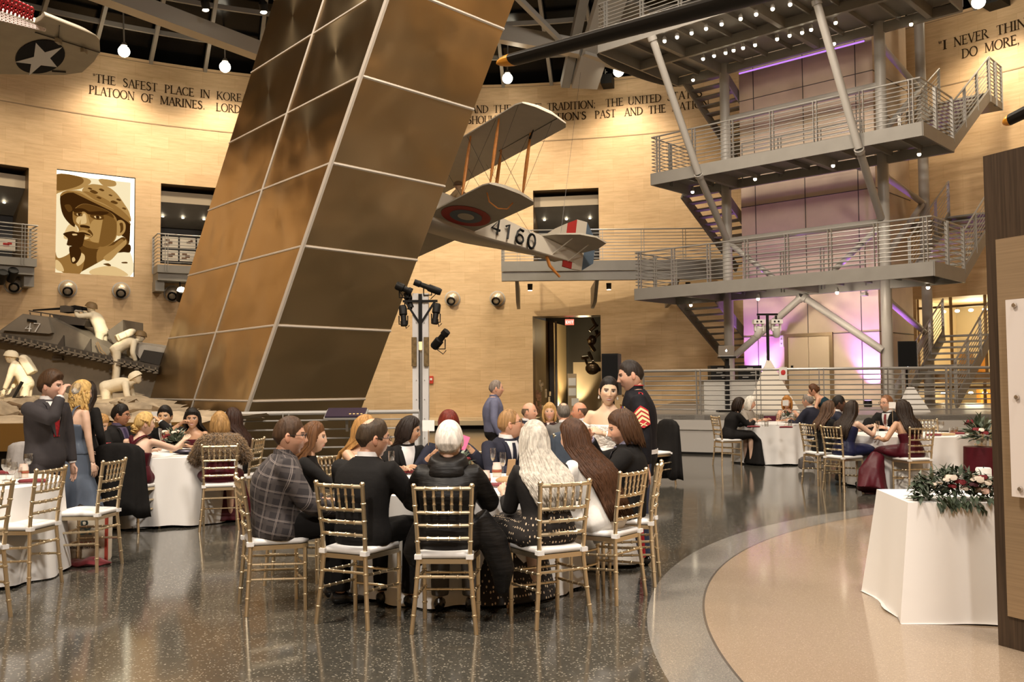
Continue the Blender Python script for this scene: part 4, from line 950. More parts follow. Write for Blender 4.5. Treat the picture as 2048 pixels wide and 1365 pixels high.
wing('lower_wing',0,1.47,-3.40,-.35,0); wing('lower_wing',0,1.47,3.40,.35,0,tipcut=-.35); wing('upper_wing',-.05,1.42,-4.45,0.,1.72); wing('upper_wing',-.05,1.42,4.45,0.,1.72,tipcut=-.35)
b=MB()
secs=[(-1.7,.30,.36,.28),(-1.2,.44,.46,.30),(0,.46,.50,.32),(1.6,.42,.46,.36),(3.2,.26,.32,.44),(5.2,.04,.20,.56)]
b.loft([[bp(x,sy*w_,zc+sz*h) for sy,sz in ((-1,-.9),(-.85,-1),(.85,-1),(1,-.9),(1,.8),(.6,1),(-.6,1),(-1,.8))] for x,w_,h,zc in secs]); put(b,'fuselage',DOPEL,pl,world=True)
b=MB(); b.loft([[bp(x,r*math.cos(a)*.9,.30+r*math.sin(a)) for a in [2*math.pi*i/14 for i in range(14)]] for x,r in ((-2.2,.30),(-2.15,.42),(-1.9,.47),(-1.65,.46))]); put(b,'engine_cowl',mat('cowl_grey',(.35,.32,.28),.35,.6),pl,world=True)
b=MB(); digits(b,'4160',bp(1.95,-.46,.14),OA*.985+OS*.055,OZ,.30,.42,.13,.038); 
put(b,'number',BLACK,pl,world=True)
# roundel under the near lower wing
for r,m,o in ((.66,RED,.012),(.43,BLUE,.018),(.22,CREAM,.024)):
    b=MB(); c=[bp(.73+r*.98*math.cos(2*math.pi*i/40),-1.16+r*1.0*math.sin(2*math.pi*i/40),-o) for i in range(40)]; b.prism(c,OZ*-.004); put(b,{.66:'roundel_red_ring',.43:'roundel_blue_ring',.22:'roundel_white_disc'}[r],m,pl,world=True)
for y in (-3.25,-1.95):
    for x,l in ((.10,0),(1.05,0)):
        b=MB(); p,q=bp(x,y,.08),bp(x-.05,y-.06,1.72); b.tube([p,p.lerp(q,.25),p.lerp(q,.5),p.lerp(q,.75),q],[.022,.04,.046,.04,.022],8); put(b,'wing_strut',OAK,pl,world=True)
for y in (-.35,.35):
    b=MB(); b.tube([bp(-.1,y,.7),bp(-.0,y*.8,1.72)],.03,7); put(b,'cabane_strut',OAK,pl,world=True)
b=MB(); b.tube([bp(.28,-2.85,-.01),bp(.38,-2.85,-.22),bp(.65,-2.85,-.30),bp(.92,-2.85,-.22),bp(1.05,-2.85,-.01)],.018,6); put(b,'skid_hoop',OAK,pl,world=True)
b=MB()
for a_,c_ in (((.1,-3.25,.08),(0,-1.95,1.70)),((0,-3.25,1.70),(.1,-1.95,.08)),((1.05,-3.25,.08),(1.,-1.95,1.7)),((1.,-3.25,1.7),(1.05,-1.95,.08)),((.1,-3.25,.1),(.0,-4.2,1.72)),((1.05,-3.25,.1),(1.,-4.2,1.72)),((.1,-1.95,.08),(0,-.4,1.7)),((1.05,-1.95,.08),(1.,-.4,1.7))): b.tube([bp(*a_),bp(*c_)],.006,4)
b.tube([bp(3.4,-.25,.6),bp(1.2,-1.0,1.7)],.006,4); b.tube([bp(4.6,0,1.0),bp(4.6,0,6.5)],.006,4); put(b,'rigging_wires',DARK,pl,world=True)
b=MB(); b.tube([bp(.95,-3.5,1.72),bp(.88,-3.5,1.46)],[.012,.035],6); put(b,'aileron_horn',BLACK,pl,world=True)
b=MB(); b.tube([bp(1.0,-4.4,1.713),bp(1.0,-1.9,1.713)],.008,4); put(b,'aileron_gap',DARK,pl,world=True)
# tail
o=[(3.75,.0),(4.0,-.55),(4.45,-1.15),(4.9,-1.35),(5.35,-1.25),(5.5,-.7),(5.4,0),(5.5,.7),(5.35,1.25),(4.9,1.35),(4.45,1.15),(4.0,.55)]
b=MB(); b.prism([bp(x,y,.72) for x,y in o],OZ*.05); put(b,'tailplane',DOPE,pl,world=True)
b=MB(); b.prism([bp(x,0,z) for x,z in ((3.9,.72),(4.4,1.2),(4.8,1.5),(4.8,.72))],OS*.04); put(b,'fin',DOPE,pl,world=True)
for n_,(x0,x1,zz0,zz1,zt0,zt1),m in (('rudder_red_stripe',(4.80,5.12,.12,.14,1.50,1.72),RED),('rudder_white_stripe',(5.12,5.50,.14,.2,1.72,1.76),CREAM),('rudder_blue_stripe',(5.50,5.90,.2,.55,1.76,1.30),BLUE)):
    b=MB(); b.prism([bp(x0,-.025,zz0),bp(x1,-.025,zz1),bp(x1,-.025,zt1),bp(x0,-.025,zt0)],OS*.05); put(b,n_,m,pl,world=True)
b=MB()
for x in (4.5,5.1): b.tube([bp(x,-.75,.72),bp(x-.2,-.1,.30)],.018,6)
put(b,'tail_brace',DOPEL,pl,world=True)
b=MB(); b.tube([bp(4.2,0,.25),bp(4.35,0,0),bp(4.75,0,-.22)],[.05,.05,.035],8); put(b,'tail_skid',OAK,pl,world=True)
for s in (-1,1):
    b=MB(); c=bp(-.9,s*.75,-.95); b.loft([[c+PL@V(r*math.cos(a),o_,r*math.sin(a)) for a in [2*math.pi*i/20 for i in range(20)]] for r,o_ in ((.05,-.07),(.30,-.06),(.34,0),(.30,.06),(.05,.07))]); put(b,'wheel',DOPEL,pl,world=True)
    b=MB(); b.tube([bp(-1.2,s*.35,0),c],.03,6); b.tube([bp(-.3,s*.35,0),c],.03,6); put(b,'gear_leg',OAK,pl,world=True)
b=MB(); b.tube([bp(-.9,-.75,-.95),bp(-.9,.75,-.95)],.03,6); put(b,'axle',DARK,pl,world=True)
b=MB(); b.tube([bp(-2.25,0,-.9),bp(-2.3,0,.3),bp(-2.25,0,1.5)],[.03,.09,.03],6,rx=.4); put(b,'propeller',OAK,pl,world=True)
# ---------------------------------------------------------------- bomber wing tip at the top left
ZW=5.6
wg=thing('bomber_wing','olive aircraft wing tip with a white star and red perforated flap, hanging top left','airplane wing',gnd(60,100,ZW))
OLIVE=mat('olive_metal',(.36,.31,.22),.45,.35,.10,3)
ol=[(-260,150),(0,148),(90,150),(128,150),(164,145),(188,123),(200,103),(199,80),(192,72),(179,66),(90,31),(82,40),(69,47),(-260,-60)]
b=MB(); lo=[gnd(x,y,ZW) for x,y in ol]; c=sum(lo,V(0,0,0))/len(lo); b.loft([lo,[p+V(0,0,.012) for p in lo],[c+(p-c)*.8+V(0,0,.12) for p in lo]]); put(b,'wing_skin',OLIVE,wg,world=True)
b=MB(); n=36; ce=gnd(80,114,ZW); ax=gnd(130,105,ZW)-ce; ay=gnd(74,80,ZW)-ce
ring=[ce+ax*math.cos(2*math.pi*i/n)+ay*math.sin(2*math.pi*i/n)+V(0,0,-.006) for i in range(n)]; b.prism(ring,(0,0,-.004)); put(b,'star_disc',mat('insignia_blue',(.008,.009,.012),.7,spec=.1),wg,world=True)
st=[(280,325),(350,400),(485,360),(390,445),(445,515),(320,500),(228,580),(243,490),(120,475),(265,435)]
b=MB(); b.prism([gnd(x/3.9,y/3.9,ZW)+V(0,0,-.012) for x,y in st],(0,0,-.004)); put(b,'white_star',WHITE,wg,world=True)
b=MB(); b.tube([gnd(70,63,ZW)+V(0,0,-.01),gnd(200,104,ZW)+V(0,0,-.01)],.008,4); b.tube([gnd(119,50,ZW)+V(0,0,-.01),gnd(117,76,ZW)+V(0,0,-.01)],.006,4); b.tube([gnd(104,141,ZW)+V(0,0,-.01),gnd(132,143,ZW)+V(0,0,-.01)],.012,4); put(b,'aileron_line',DARK,wg,world=True)
for q in ((117,76),(168,96)): b=MB(); b.box(gnd(*q,ZW)+V(0,0,-.04),(.04,.1,.05)); put(b,'hinge',OLIVE,wg,world=True)
# split dive flaps with rows of holes: a pale lower leaf and a red upper leaf
def holed(name,P,nu,nv,m,hole=.3):
    b=MB()
    for i in range(nu):
        for j in range(nv):
            u0,u1,v0,v1=i/nu,(i+1)/nu,j/nv,(j+1)/nv; um,vm=(u0+u1)/2,(v0+v1)/2; K=12
            inn=[P(um+hole/nu*math.cos(2*math.pi*k/K),vm+hole/nv*math.sin(2*math.pi*k/K)) for k in range(K)]
            outp=[]
            for k in range(K):
                cx,cy=math.cos(2*math.pi*k/K),math.sin(2*math.pi*k/K); mx=max(abs(cx),abs(cy)); outp.append(P(um+.5/nu*cx/mx,vm+.5/nv*cy/mx))
            b.add(inn+outp,[(k,(k+1)%K,K+(k+1)%K,K+k) for k in range(K)])
    o=put(b,name,m,wg,world=True,sharp=180); s=o.modifiers.new('s','SOLIDIFY'); s.thickness=.02
def bil(a,c,d,e):
    a,c,d,e=[V(*q) for q in (a,c,d,e)]
    return lambda u,v: a.lerp(c,u).lerp(e.lerp(d,u),v)
holed('lower_flap',bil(gnd(-120,-22,ZW-.02),gnd(92,57,ZW-.02),at(92,63,gnd(92,57,ZW).y-.05),at(-120,12,gnd(-120,-22,ZW).y-.05)),26,3,mat('flap_pale',(.88,.76,.72),.5))
holed('upper_flap',bil(gnd(-120,-65,ZW+.12),gnd(69,17,ZW+.12),gnd(66,48,ZW+.02),gnd(-120,-20,ZW+.02)),22,3,mat('flap_red',(.45,.012,.02),.5))
# ---------------------------------------------------------------- rotor blades of a helicopter out of frame
rt=thing('helicopter_rotor','dark rotor blades with orange tips hanging across the top right','rotor',at(2300,-300,10.5))
def blade(p,q,w0,w1,tipl,up=None):
    d=(q-p).normalized(); L=(q-p).length; side=V(d.y,-d.x,0).normalized()
    tz=V(0,0,1)
    def ring(c,w_,h): return [c+side*(w_*.5*math.cos(2*math.pi*i/14))+tz*(h*.5*math.sin(2*math.pi*i/14)) for i in range(14)]
    b=MB(); b.loft([ring(p+d*(tipl+ (L-tipl)*t),lerp(w0,w1,t),lerp(w0,w1,t)*.55) for t in (0,.25,.5,.75,1)]); bl=put(b,'blade',mat('blade_black',(.012,.010,.008),.5,spec=.25),rt,world=True)
    b=MB(); b.loft([ring(p+d*(tipl*t)+side*0,w0*s,w0*.55*s) for t,s in ((0,.12),(.15,.45),(.45,.8),(.8,.97),(1.02,1.0))]); o=put(b,'blade_tip',mat('tip_orange',(.75,.32,.03),.35),rt,world=True)
p=at(994,128,12.5); q=at(1690,-58,9.2); blade(p,q,.27,.34,.30)
p=at(2005,247,13.); q=at(2140,180,12.4); blade(p,q,.27,.34,.10)
b=MB(); b.lathe([(.2,-.2),(.3,0),(.2,.3)],14); put(b,'hub',DARK,rt)
# ---------------------------------------------------------------- light tower
lt=thing('lighting_tower','white and black lighting tower with clustered stage lamps right of the mast','lighting tower',V(at(842,800,16).x,16,0))
PX=16/FPX
WHG=mat('tower_white',(.72,.72,.72),.35,.2)
tz=1.53+(772-588)*PX
for s,n_ in ((-1,'left_channel'),(1,'right_channel')):
    b=MB(); b.box((s*.085,0,tz/2),(.105,.16,tz)); put(b,'channel',WHG,lt)
    b=MB(); b.box((s*.105,-.10,1.53+(772-705)*PX),(.085,.06,.50)); put(b,'bronze_guard',mat('guard_bronze',(.16,.11,.05),.5,.5,.4,14),lt)
    b=MB()
    for k in range(10): b.lathe([(.008,0),(.008,.012)],6,c=(s*.07,-.085,.3+k*.33),M=Matrix.Rotation(R_(90),3,'X'))
    put(b,'rivets',GREY,lt)
b=MB(); b.box((0,.03,tz/2),(.07,.10,tz)); put(b,'core_post',mat('core_grey',(.30,.29,.28),.4,.4),lt)
b=MB(); b.tube([(-.03,-.06,.3),(-.03,-.06,1.53+(772-690)*PX)],.012,6); b.tube([(.035,-.06,.3),(.035,-.06,1.53+(772-690)*PX)],.008,6); put(b,'cable',BLACK,lt)
b=MB(); b.box((0,-.06,1.53+(772-692)*PX),(.05,.05,.16)); put(b,'work_lamp',emis('worklamp',(1,.66,.3),1.6),lt)
zh=1.53+(772-604)*PX
b=MB(); b.beam((-.30,-.1,zh),(.30,-.1,zh),.04,.04); b.beam((-.26,-.1,zh),(0,-.1,zh-.40),.035,.035); b.beam((.26,-.1,zh),(0,-.1,zh-.40),.035,.035); b.beam((0,-.1,zh-.7),(0,-.1,zh+.12),.055,.055); put(b,'truss_bracket',BLACK,lt)
def stagelamp(c,d,l,r,drop=None):
    c=V(*c); d=V(*d).normalized(); b=MB()
    b.tube([c-d*l*.5,c-d*l*.42,c-d*l*.05,c,c+d*l*.25,c+d*l*.28,c+d*l*.5],[r*.8,r,r,r*.72,r*.7,r*.9,r*.85],12); b.tube([c+V(r*1.05,0,0),c+V(r*1.05,0,-r*2.1),c+V(-r*1.05,0,-r*2.1),c+V(-r*1.05,0,0)],.012,5); o=put(b,'stage_lamp',BLACK,lt)
    b=MB(); b.tube([c-d*l*.3+V(0,0,-r),c+V(.05,0,-r*3.2),c+V(.1,.02,-r*2.4)],.008,5); put(b,'cable',BLACK,lt)
stagelamp((.13,-.1,zh+.24),(-.93,-.1,.36),.50,.065); stagelamp((-.28,-.1,zh+.22),(.9,.1,-.4),.30,.075); stagelamp((-.29,-.1,zh-.25),(.1,-.2,-1),.36,.07); stagelamp((.27,-.1,zh-.22),(-.12,-.2,-1),.36,.07); stagelamp((.34,-.05,zh-.66),(.55,-.35,.62),.40,.08); stagelamp((-.2,-.02,zh+.02),(.3,-.3,-1),.3,.07)
b=MB(); b.box((0,0,.02),(.5,.5,.04)); put(b,'base_plate',DARK,lt)
t=thing('fire_alarm','small red fire alarm box on the wall beside the lighting tower','alarm',wp(*wallhit(861,760))); b=MB(); b.box((0,-.04,0),(.22,.1,.28)); put(b,'box',mat('alarm_red',(.5,.05,.03),.4),t); b=MB(); b.box((.03,-.1,.02),(.08,.03,.08)); put(b,'strobe',WHITE,t)
# ---------------------------------------------------------------- dark kiosk wall at the right edge
kx=thing('kiosk_wall','tall dark wood display wall cutting the right edge of the picture','display wall',gnd(1997,1291))
A_=gnd(1997,1291); z_t=1.53+(764-310)*A_.y/FPX
dirk=(gnd(2048,1305)-A_); dirk=V(dirk.x,dirk.y,0).normalized(); L_=1.1; th_=V(-dirk.y,dirk.x,0)*-.10
if th_.x<0: th_=-th_
WENGE=mat('wenge_wood',(.050,.032,.020),.4,0,.35,5,stretch=(14,14,.5))
b=MB(); b.prism([A_,A_+dirk*L_,A_+dirk*L_+V(0,0,z_t),A_+V(0,0,z_t)],th_*2.2); put(b,'panel',WENGE,kx,world=True)
nf=-th_.normalized()
def kp(px,py,off=0):
    d=ray(px,py); o=V(0,0,HC)-A_; t=(off-o.dot(nf))/d.dot(nf); return V(0,0,HC)+d*t
GOLDP=mat('brushed_gold_panel',(.38,.28,.175),.42,.55,.10,4,stretch=(.5,.5,30))
g0=kp(1994,480); g1=kp(2017,1232); a_=kp(1993,480,.012); zt=kp(1993,480).z; zb=kp(2017,1232).z
pa=kp(1996,640,.012); pa=V(pa.x,pa.y,0); pb=pa+dirk*.9
b=MB(); b.prism([pa+V(0,0,zb),pb+V(0,0,zb),pb+V(0,0,zt),pa+V(0,0,zt)],-nf*.012); put(b,'gold_panel',GOLDP,kx,world=True)
pa=kp(2020,800,.05); pa=V(pa.x,pa.y,0); pb=pa+dirk*.8; zt=kp(2020,600,.05).z; zb=kp(2034,994,.05).z
b=MB(); b.prism([pa+V(0,0,zb),pb+V(0,0,zb),pb+V(0,0,zt),pa+V(0,0,zt)],nf*.012); put(b,'acrylic_sheet',mat('acrylic_white',(.72,.66,.62),.2,0),kx,world=True)
for px,py in ((2029,611),(2034,795),(2041,979)):
    c=kp(px,py,.066); b=MB(); q=nf.to_track_quat('Z','Y').to_matrix(); b.lathe([(.0,.012),(.012,.011),(.014,.006),(.014,-.05)],14,c=c,M=q); put(b,'standoff',mat('standoff_steel',(.6,.55,.5),.3,1),kx,world=True)
# ---------------------------------------------------------------- things standing on the dais
def dn(px,Y): 
    p=at(px,800,Y); return V(p.x,Y,DZ)
t=thing('dj_stand','black equipment stand behind the dais railing carrying a laptop','stand',dn(1455,21.6))
b=MB(); b.box((0,0,.62),(.09,.09,1.24)); b.box((0,0,.02),(.5,.4,.04)); put(b,'post',BLACK,t); b=MB(); b.box((0,0,1.27),(.36,.3,.04)); put(b,'shelf',BLACK,t)
p=wloc(t)+V(-.03,0,1.29)
t=thing('laptop','open silver laptop with a glowing emblem on the black stand','laptop',p,R_(-4))
b=MB(); b.box((0,0,.01),(.34,.24,.02)); put(b,'base',GREYL,t); M=Euler((R_(14),0,0)).to_matrix(); b=MB(); b.box(V(0,-.12,.125),(.36,.012,.25),rot=Euler((R_(12),0,0)).to_matrix()); put(b,'lid',mat('laptop_silver',(.42,.38,.33),.35,.6),t)
b=MB(); b.ell((0,-.135,.13),(.022,.004,.026),10,6); b.ell((.006,-.135,.162),(.008,.003,.01),6,4); put(b,'glowing_emblem',emis('emblem_white',(1,.95,.9),3),t)
t=thing('equipment_table','grey draped equipment table behind the dais railing','table',dn(1462,22.0)); b=MB(); b.box((.05,0,.36),(1.5,.6,.72)); put(b,'drape',mat('drape_grey',(.50,.48,.44),.8,0,0,8,.3,5),t); b=MB(); b.box((.05,0,.73),(1.54,.64,.03)); put(b,'top',BLACK,t)
for k,(x,w_) in enumerate(((-.28,.45),(.42,.55))):
    t2=thing('sound_rack',('left' if k==0 else 'right')+' black sound rack on the equipment table','sound rack',wloc(t)+V(x,0,.745)); b=MB(); b.box((0,0,.17),(w_,.35,.34)); put(b,'case',BLACK,t2)
    b=MB(); rs=random.Random(k)
    for q in range(5): b.box((rs.uniform(-.15,.15),-.18,.06+.055*q),(.14,.012,.02))
    put(b,'front_panel',GREYL,t2)
lt=thing('light_stand','tall light stand wearing a white triangular cloth sleeve with a black T-bar','light stand',dn(1538,21.3))
PX=21.3/FPX; h1=1.53+(767-630)*PX-DZ; h2=1.53+(767-722)*PX-DZ
b=MB(); b.tube([(0,0,h2*.9),(0,0,h1)],.035,8); put(b,'pole',BLACK,lt); b=MB(); b.beam((-.24,0,h1),(.24,0,h1),.035,.045); put(b,'t_bar',BLACK,lt)
b=MB(); b.loft([[V(x*.62,y*.5,0) for x,y in ((-1,-.6),(1,-.6),(0,1))],[V(x*.05,y*.05,h2) for x,y in ((-1,-.6),(1,-.6),(0,1))]]); put(b,'cloth_sleeve',mat('scrim_white',(.74,.68,.58),.7),lt)
for k,x in enumerate((-.20,.20)):
    t=thing('moving_head_light',('left' if k==0 else 'right')+' white moving head light hanging from the T-bar stand','stage light',wloc(lt)+V(x,0,h1-.03))
    b=MB(); b.box((0,0,-.14),(.26,.2,.1)); put(b,'base',WHITE,t); b=MB(); b.box((-.09,0,-.26),(.03,.09,.18)); b.box((.09,0,-.26),(.03,.09,.18)); put(b,'yoke',WHITE,t)
    M=Euler((R_(25),R_(12*(1-2*k)),0)).to_matrix(); b=MB(); b.lathe([(.0,.10),(.07,.09),(.09,0),(.085,-.13),(.07,-.16),(0,-.16)],14,c=(0,0,-.34),M=M); put(b,'head',WHITE,t); b=MB(); b.lathe([(0,-.165),(.065,-.163),(.065,-.158)],12,c=(0,0,-.34),M=M); put(b,'lens',DARK,t)
    b=MB(); b.beam((0,0,-.1),(0,0,.0),.04,.05); put(b,'clamp',BLACK,t)
    for dx in (-.06,.03):
        b=MB(); b.lathe([(0,-.11),(.022,-.11),(.022,-.1)],10,c=(dx,0,-.14),M=Matrix.Rotation(R_(90),3,'X') @ Matrix.Diagonal((1,1,-1))); put(b,'port',BLACK,t)
def speaker(p,w_,h,hp,label,slabel,rz=0,cloth=False):
    t=thing('speaker_stand',slabel,'speaker stand',p,rz); b=MB(); b.tube([(0,0,.02),(0,0,hp)],.024,8); put(b,'pole',BLACK,t)
    for k in range(3):
        a=2*math.pi*k/3+.4; b=MB(); b.tube([(0,0,.45),(math.cos(a)*.4,math.sin(a)*.4,.015)],.015,6); put(b,'leg',BLACK,t)
    t2=thing('loudspeaker',label,'loudspeaker',V(*p)+V(0,0,hp),rz); b=MB(); b.prism([(-w_/2,-.17,0),(w_/2,-.17,0),(w_*.38,.17,0),(-w_*.38,.17,0)],(0,0,h)); put(b,'cabinet',BLACK,t2)
    b=MB(); b.box((0,-.175,h/2),(w_*.9,.012,h*.93)); put(b,'grille',mat('grille_black',(.008,.008,.008),.8,spec=.1),t2); b=MB(); b.ell((0,-.185,h*.06),(.012,.005,.012),8,5); put(b,'power_light',emis('led_white',(.8,.9,1),4),t2)
speaker(dn(1815,21.0),.40,.62,1.53+(764-738)*21/FPX-DZ,'black loudspeaker on a stand on the dais right of the elevator','black stand under the loudspeaker on the dais',R_(-15))
speaker(V(at(1226,800,13.5).x,13.5,0),.24,.60,1.53+(768-790)*13.5/FPX,'tall black loudspeaker behind the lace gown and the uniform','thin black stand hidden behind the lace gown',R_(-20))
t=thing('safety_sign','small white sign with a red symbol on the dais railing','sign',V(at(1566,740,19.05).x,19.05,DZ+.78)); b=MB(); b.box((0,0,.08),(.16,.012,.26)); put(b,'plate',WHITE,t); b=MB(); b.ell((0,-.01,.10),(.05,.004,.055),12,6); b.beam((-.04,-.012,.06),(.04,-.012,.14),.01,.01); put(b,'symbol',mat('sign_red',(.5,.04,.04),.5),t)
t=thing('draped_easel','white cloth draped easel behind the right hand guests on the dais','easel',dn(1826,20.6)); b=MB(); b.loft([[V(x*.3,y*.2,-.3) for x,y in ((-1,-1),(1,-1),(1,1),(-1,1))],[V(x*.06-.05,y*.05,.55) for x,y in ((-1,-1),(1,-1),(1,1),(-1,1))]]); b.v=[(x,y,max(z,.0)) for x,y,z in b.v]; put(b,'cloth',WHITE,t); b=MB(); b.tube([(.1,0,0),(-.05,0,.5)],.01,5); put(b,'strap',BLACK,t)
# ---------------------------------------------------------------- people
def skin_material():
    M=mat('skin',(.6,.4,.3),.45); nt,N,L,b=nodes(M); a=N.new('ShaderNodeAttribute'); a.attribute_name='tint'; L.new(a.outputs['Color'],b.inputs['Base Color'])
    b.inputs['Subsurface Weight'].default_value=.08; b.inputs['Subsurface Radius'].default_value=(.02,.008,.005); b.inputs['Subsurface Scale'].default_value=.3; return M
SKIN=skin_material()
def hairmat(col):
    return mat('hair_%d_%d_%d'%tuple(int(c*1000) for c in col),col,.5,0,.35,55,.35,60,spec=.25,stretch=(1,1,.12),bstretch=(1,1,.10))
def cloth(name,col,rough=.85,**k): return mat(name,col,rough,0,k.pop('noise',.10),k.pop('nscale',9),k.pop('bump',.35),k.pop('bscale',9),sheen=k.pop('sheen',0),spec=k.pop('spec',.25),**k)
def g2(x,z,x0,z0,sx,sz): return np.exp(-((x-x0)/sx)**2-((z-z0)/sz)**2)
def headgrid(nu,nv):
    u=np.linspace(-1,1,nu,endpoint=False); az=np.pi*(.5*u+.5*u**3); el=np.linspace(-np.pi/2,np.pi/2,nv+1)
    A,E=np.meshgrid(az,el); return A,E
def headshape(A,E,fem):
    dx,dy,dz=np.sin(A)*np.cos(E),np.cos(A)*np.cos(E),np.sin(E)
    x=.076*dx; y=.097*dy; z=.120*dz
    sup=np.sign(dx)*np.abs(dx)**.9; x=.076*sup*1.0
    t=np.clip(-(z+.005)/.115,0,1)
    x=x*(1-(.36 if fem else .28)*t**1.4); y=np.where(y<0,y*(1.03-.55*t),y*(1-.08*t))
    y=np.where(y>.055,.055+(y-.055)*.84,y)
    fr=np.clip((dy-.1)/.5,0,1); fr=fr*fr*(3-2*fr)
    ax=np.abs(x); k=.85 if fem else 1.
    k=.72 if fem else 1.
    d=.021*k*g2(x,z,0,-.027,.0125 if not fem else .0105,.013)+.013*k*g2(x,z,0,-.008,.0095,.017)+.005*g2(x,z,0,.014,.010,.012)+.007*k*g2(ax,z,.013,-.030,.007,.007)
    d+=(.003 if fem else .006)*g2(ax,z,.026,.028,.02,.009)-.0095*g2(ax,z,.031,.011,.015,.010)+.0035*g2(ax,z,.031,.010,.010,.006)+.006*g2(ax,z,.043,-.020,.018,.018)
    d+=.008*g2(x,z,0,-.060,.024,.013)-.004*g2(x,z,0,-.0595,.022,.0028)+.0035*g2(x,z,0,-.053,.017,.004)+.0035*g2(x,z,0,-.066,.015,.005)-.003*g2(x,z,0,-.077,.02,.006)
    d+=(.008 if fem else .012)*g2(x,z,0,-.100,.022,.018)
    return x,y+d*fr,z,fr
LIP=(.42,.10,.09)
class Fig: pass
def ik(S,W,a,b,pole):
    d=W-S; L=d.length; mx=(a+b)*.995
    if L>mx: W=S+d*(mx/L); d=W-S; L=mx
    x=(a*a-b*b+L*L)/(2*L); h=math.sqrt(max(a*a-x*x,1e-6)); u=d/L; p=Vector(pole); p=p-u*p.dot(u)
    if p.length<1e-5: p=u.orthogonal()
    return S+u*x+p.normalized()*h,W
def hand(mb,W,d,n,sgn,curl,s,cols,sk):
    """palm, four separate bent fingers and a side thumb; n is the palm normal, sgn the thumb side"""
    d=d.normalized(); n=(n-d*n.dot(d)).normalized(); e=d.cross(n)*sgn
    k0=len(mb.v)
    mb.tube([W-d*.02*s,W+d*.02*s,W+d*.05*s,W+d*.085*s,W+d*.094*s],[(.024*s,.019*s),(.030*s,.017*s),(.038*s,.016*s),(.038*s,.013*s),(.03*s,.008*s)],10,ref=e)
    for off,l,st in ((-.029,.058,.080),(-.010,.074,.088),(.010,.080,.090),(.029,.070,.085)):
        p=W+d*st*s+e*off*s; pts=[p-d*.012*s,p]; a=curl*.35
        for q,f in enumerate((.45,.32,.23)):
            a+=curl*(.45 if q else .3); p=p+(d*math.cos(a)+n*math.sin(a)+e*off*1.2*(1-curl*.5))*l*f*s; pts.append(p)
        mb.tube(pts,[.0085*s,.009*s,.0085*s,.0078*s,.0058*s],6)
    p=W+d*.028*s+e*.024*s; q=p+(d*.55+e*.75+n*.25).normalized()*.036*s; r=q+(d*.85+e*.25+n*(.2+.5*curl)).normalized()*.030*s; t=r+(d*.9-e*.1*curl+n*(.2+.6*curl)).normalized()*.022*s
    mb.tube([p-d*.01*s,p,q,r,t],[.012*s,.0125*s,.0105*s,.0095*s,.006*s],6)
    cols.extend([(*sk,1)]*(len(mb.v)-k0))
TM=[(-.24,.09,.09),(-.17,.150,.115),(-.08,.172,.132),(.05,.172,.128),(.25,.156,.118),(.5,.170,.126),(.72,.186,.122),(.86,.176,.104),(.96,.11,.080),(1.02,.066,.064),(1.08,.055,.056)]
TF=[(-.24,.09,.09),(-.17,.155,.125),(-.08,.180,.140),(.05,.170,.130),(.27,.130,.102),(.45,.143,.112),(.60,.155,.126),(.74,.160,.112),(.87,.148,.088),(.96,.085,.066),(1.02,.052,.052),(1.08,.046,.048)]
def tlerp(T_,t):
    if t<=T_[0][0]: return T_[0][1:]
    for a,c in zip(T_,T_[1:]):
        if t<=c[0]:
            f=(t-a[0])/(c[0]-a[0]); return lerp(a[1],c[1],f),lerp(a[2],c[2],f)
    return T_[-1][1:]
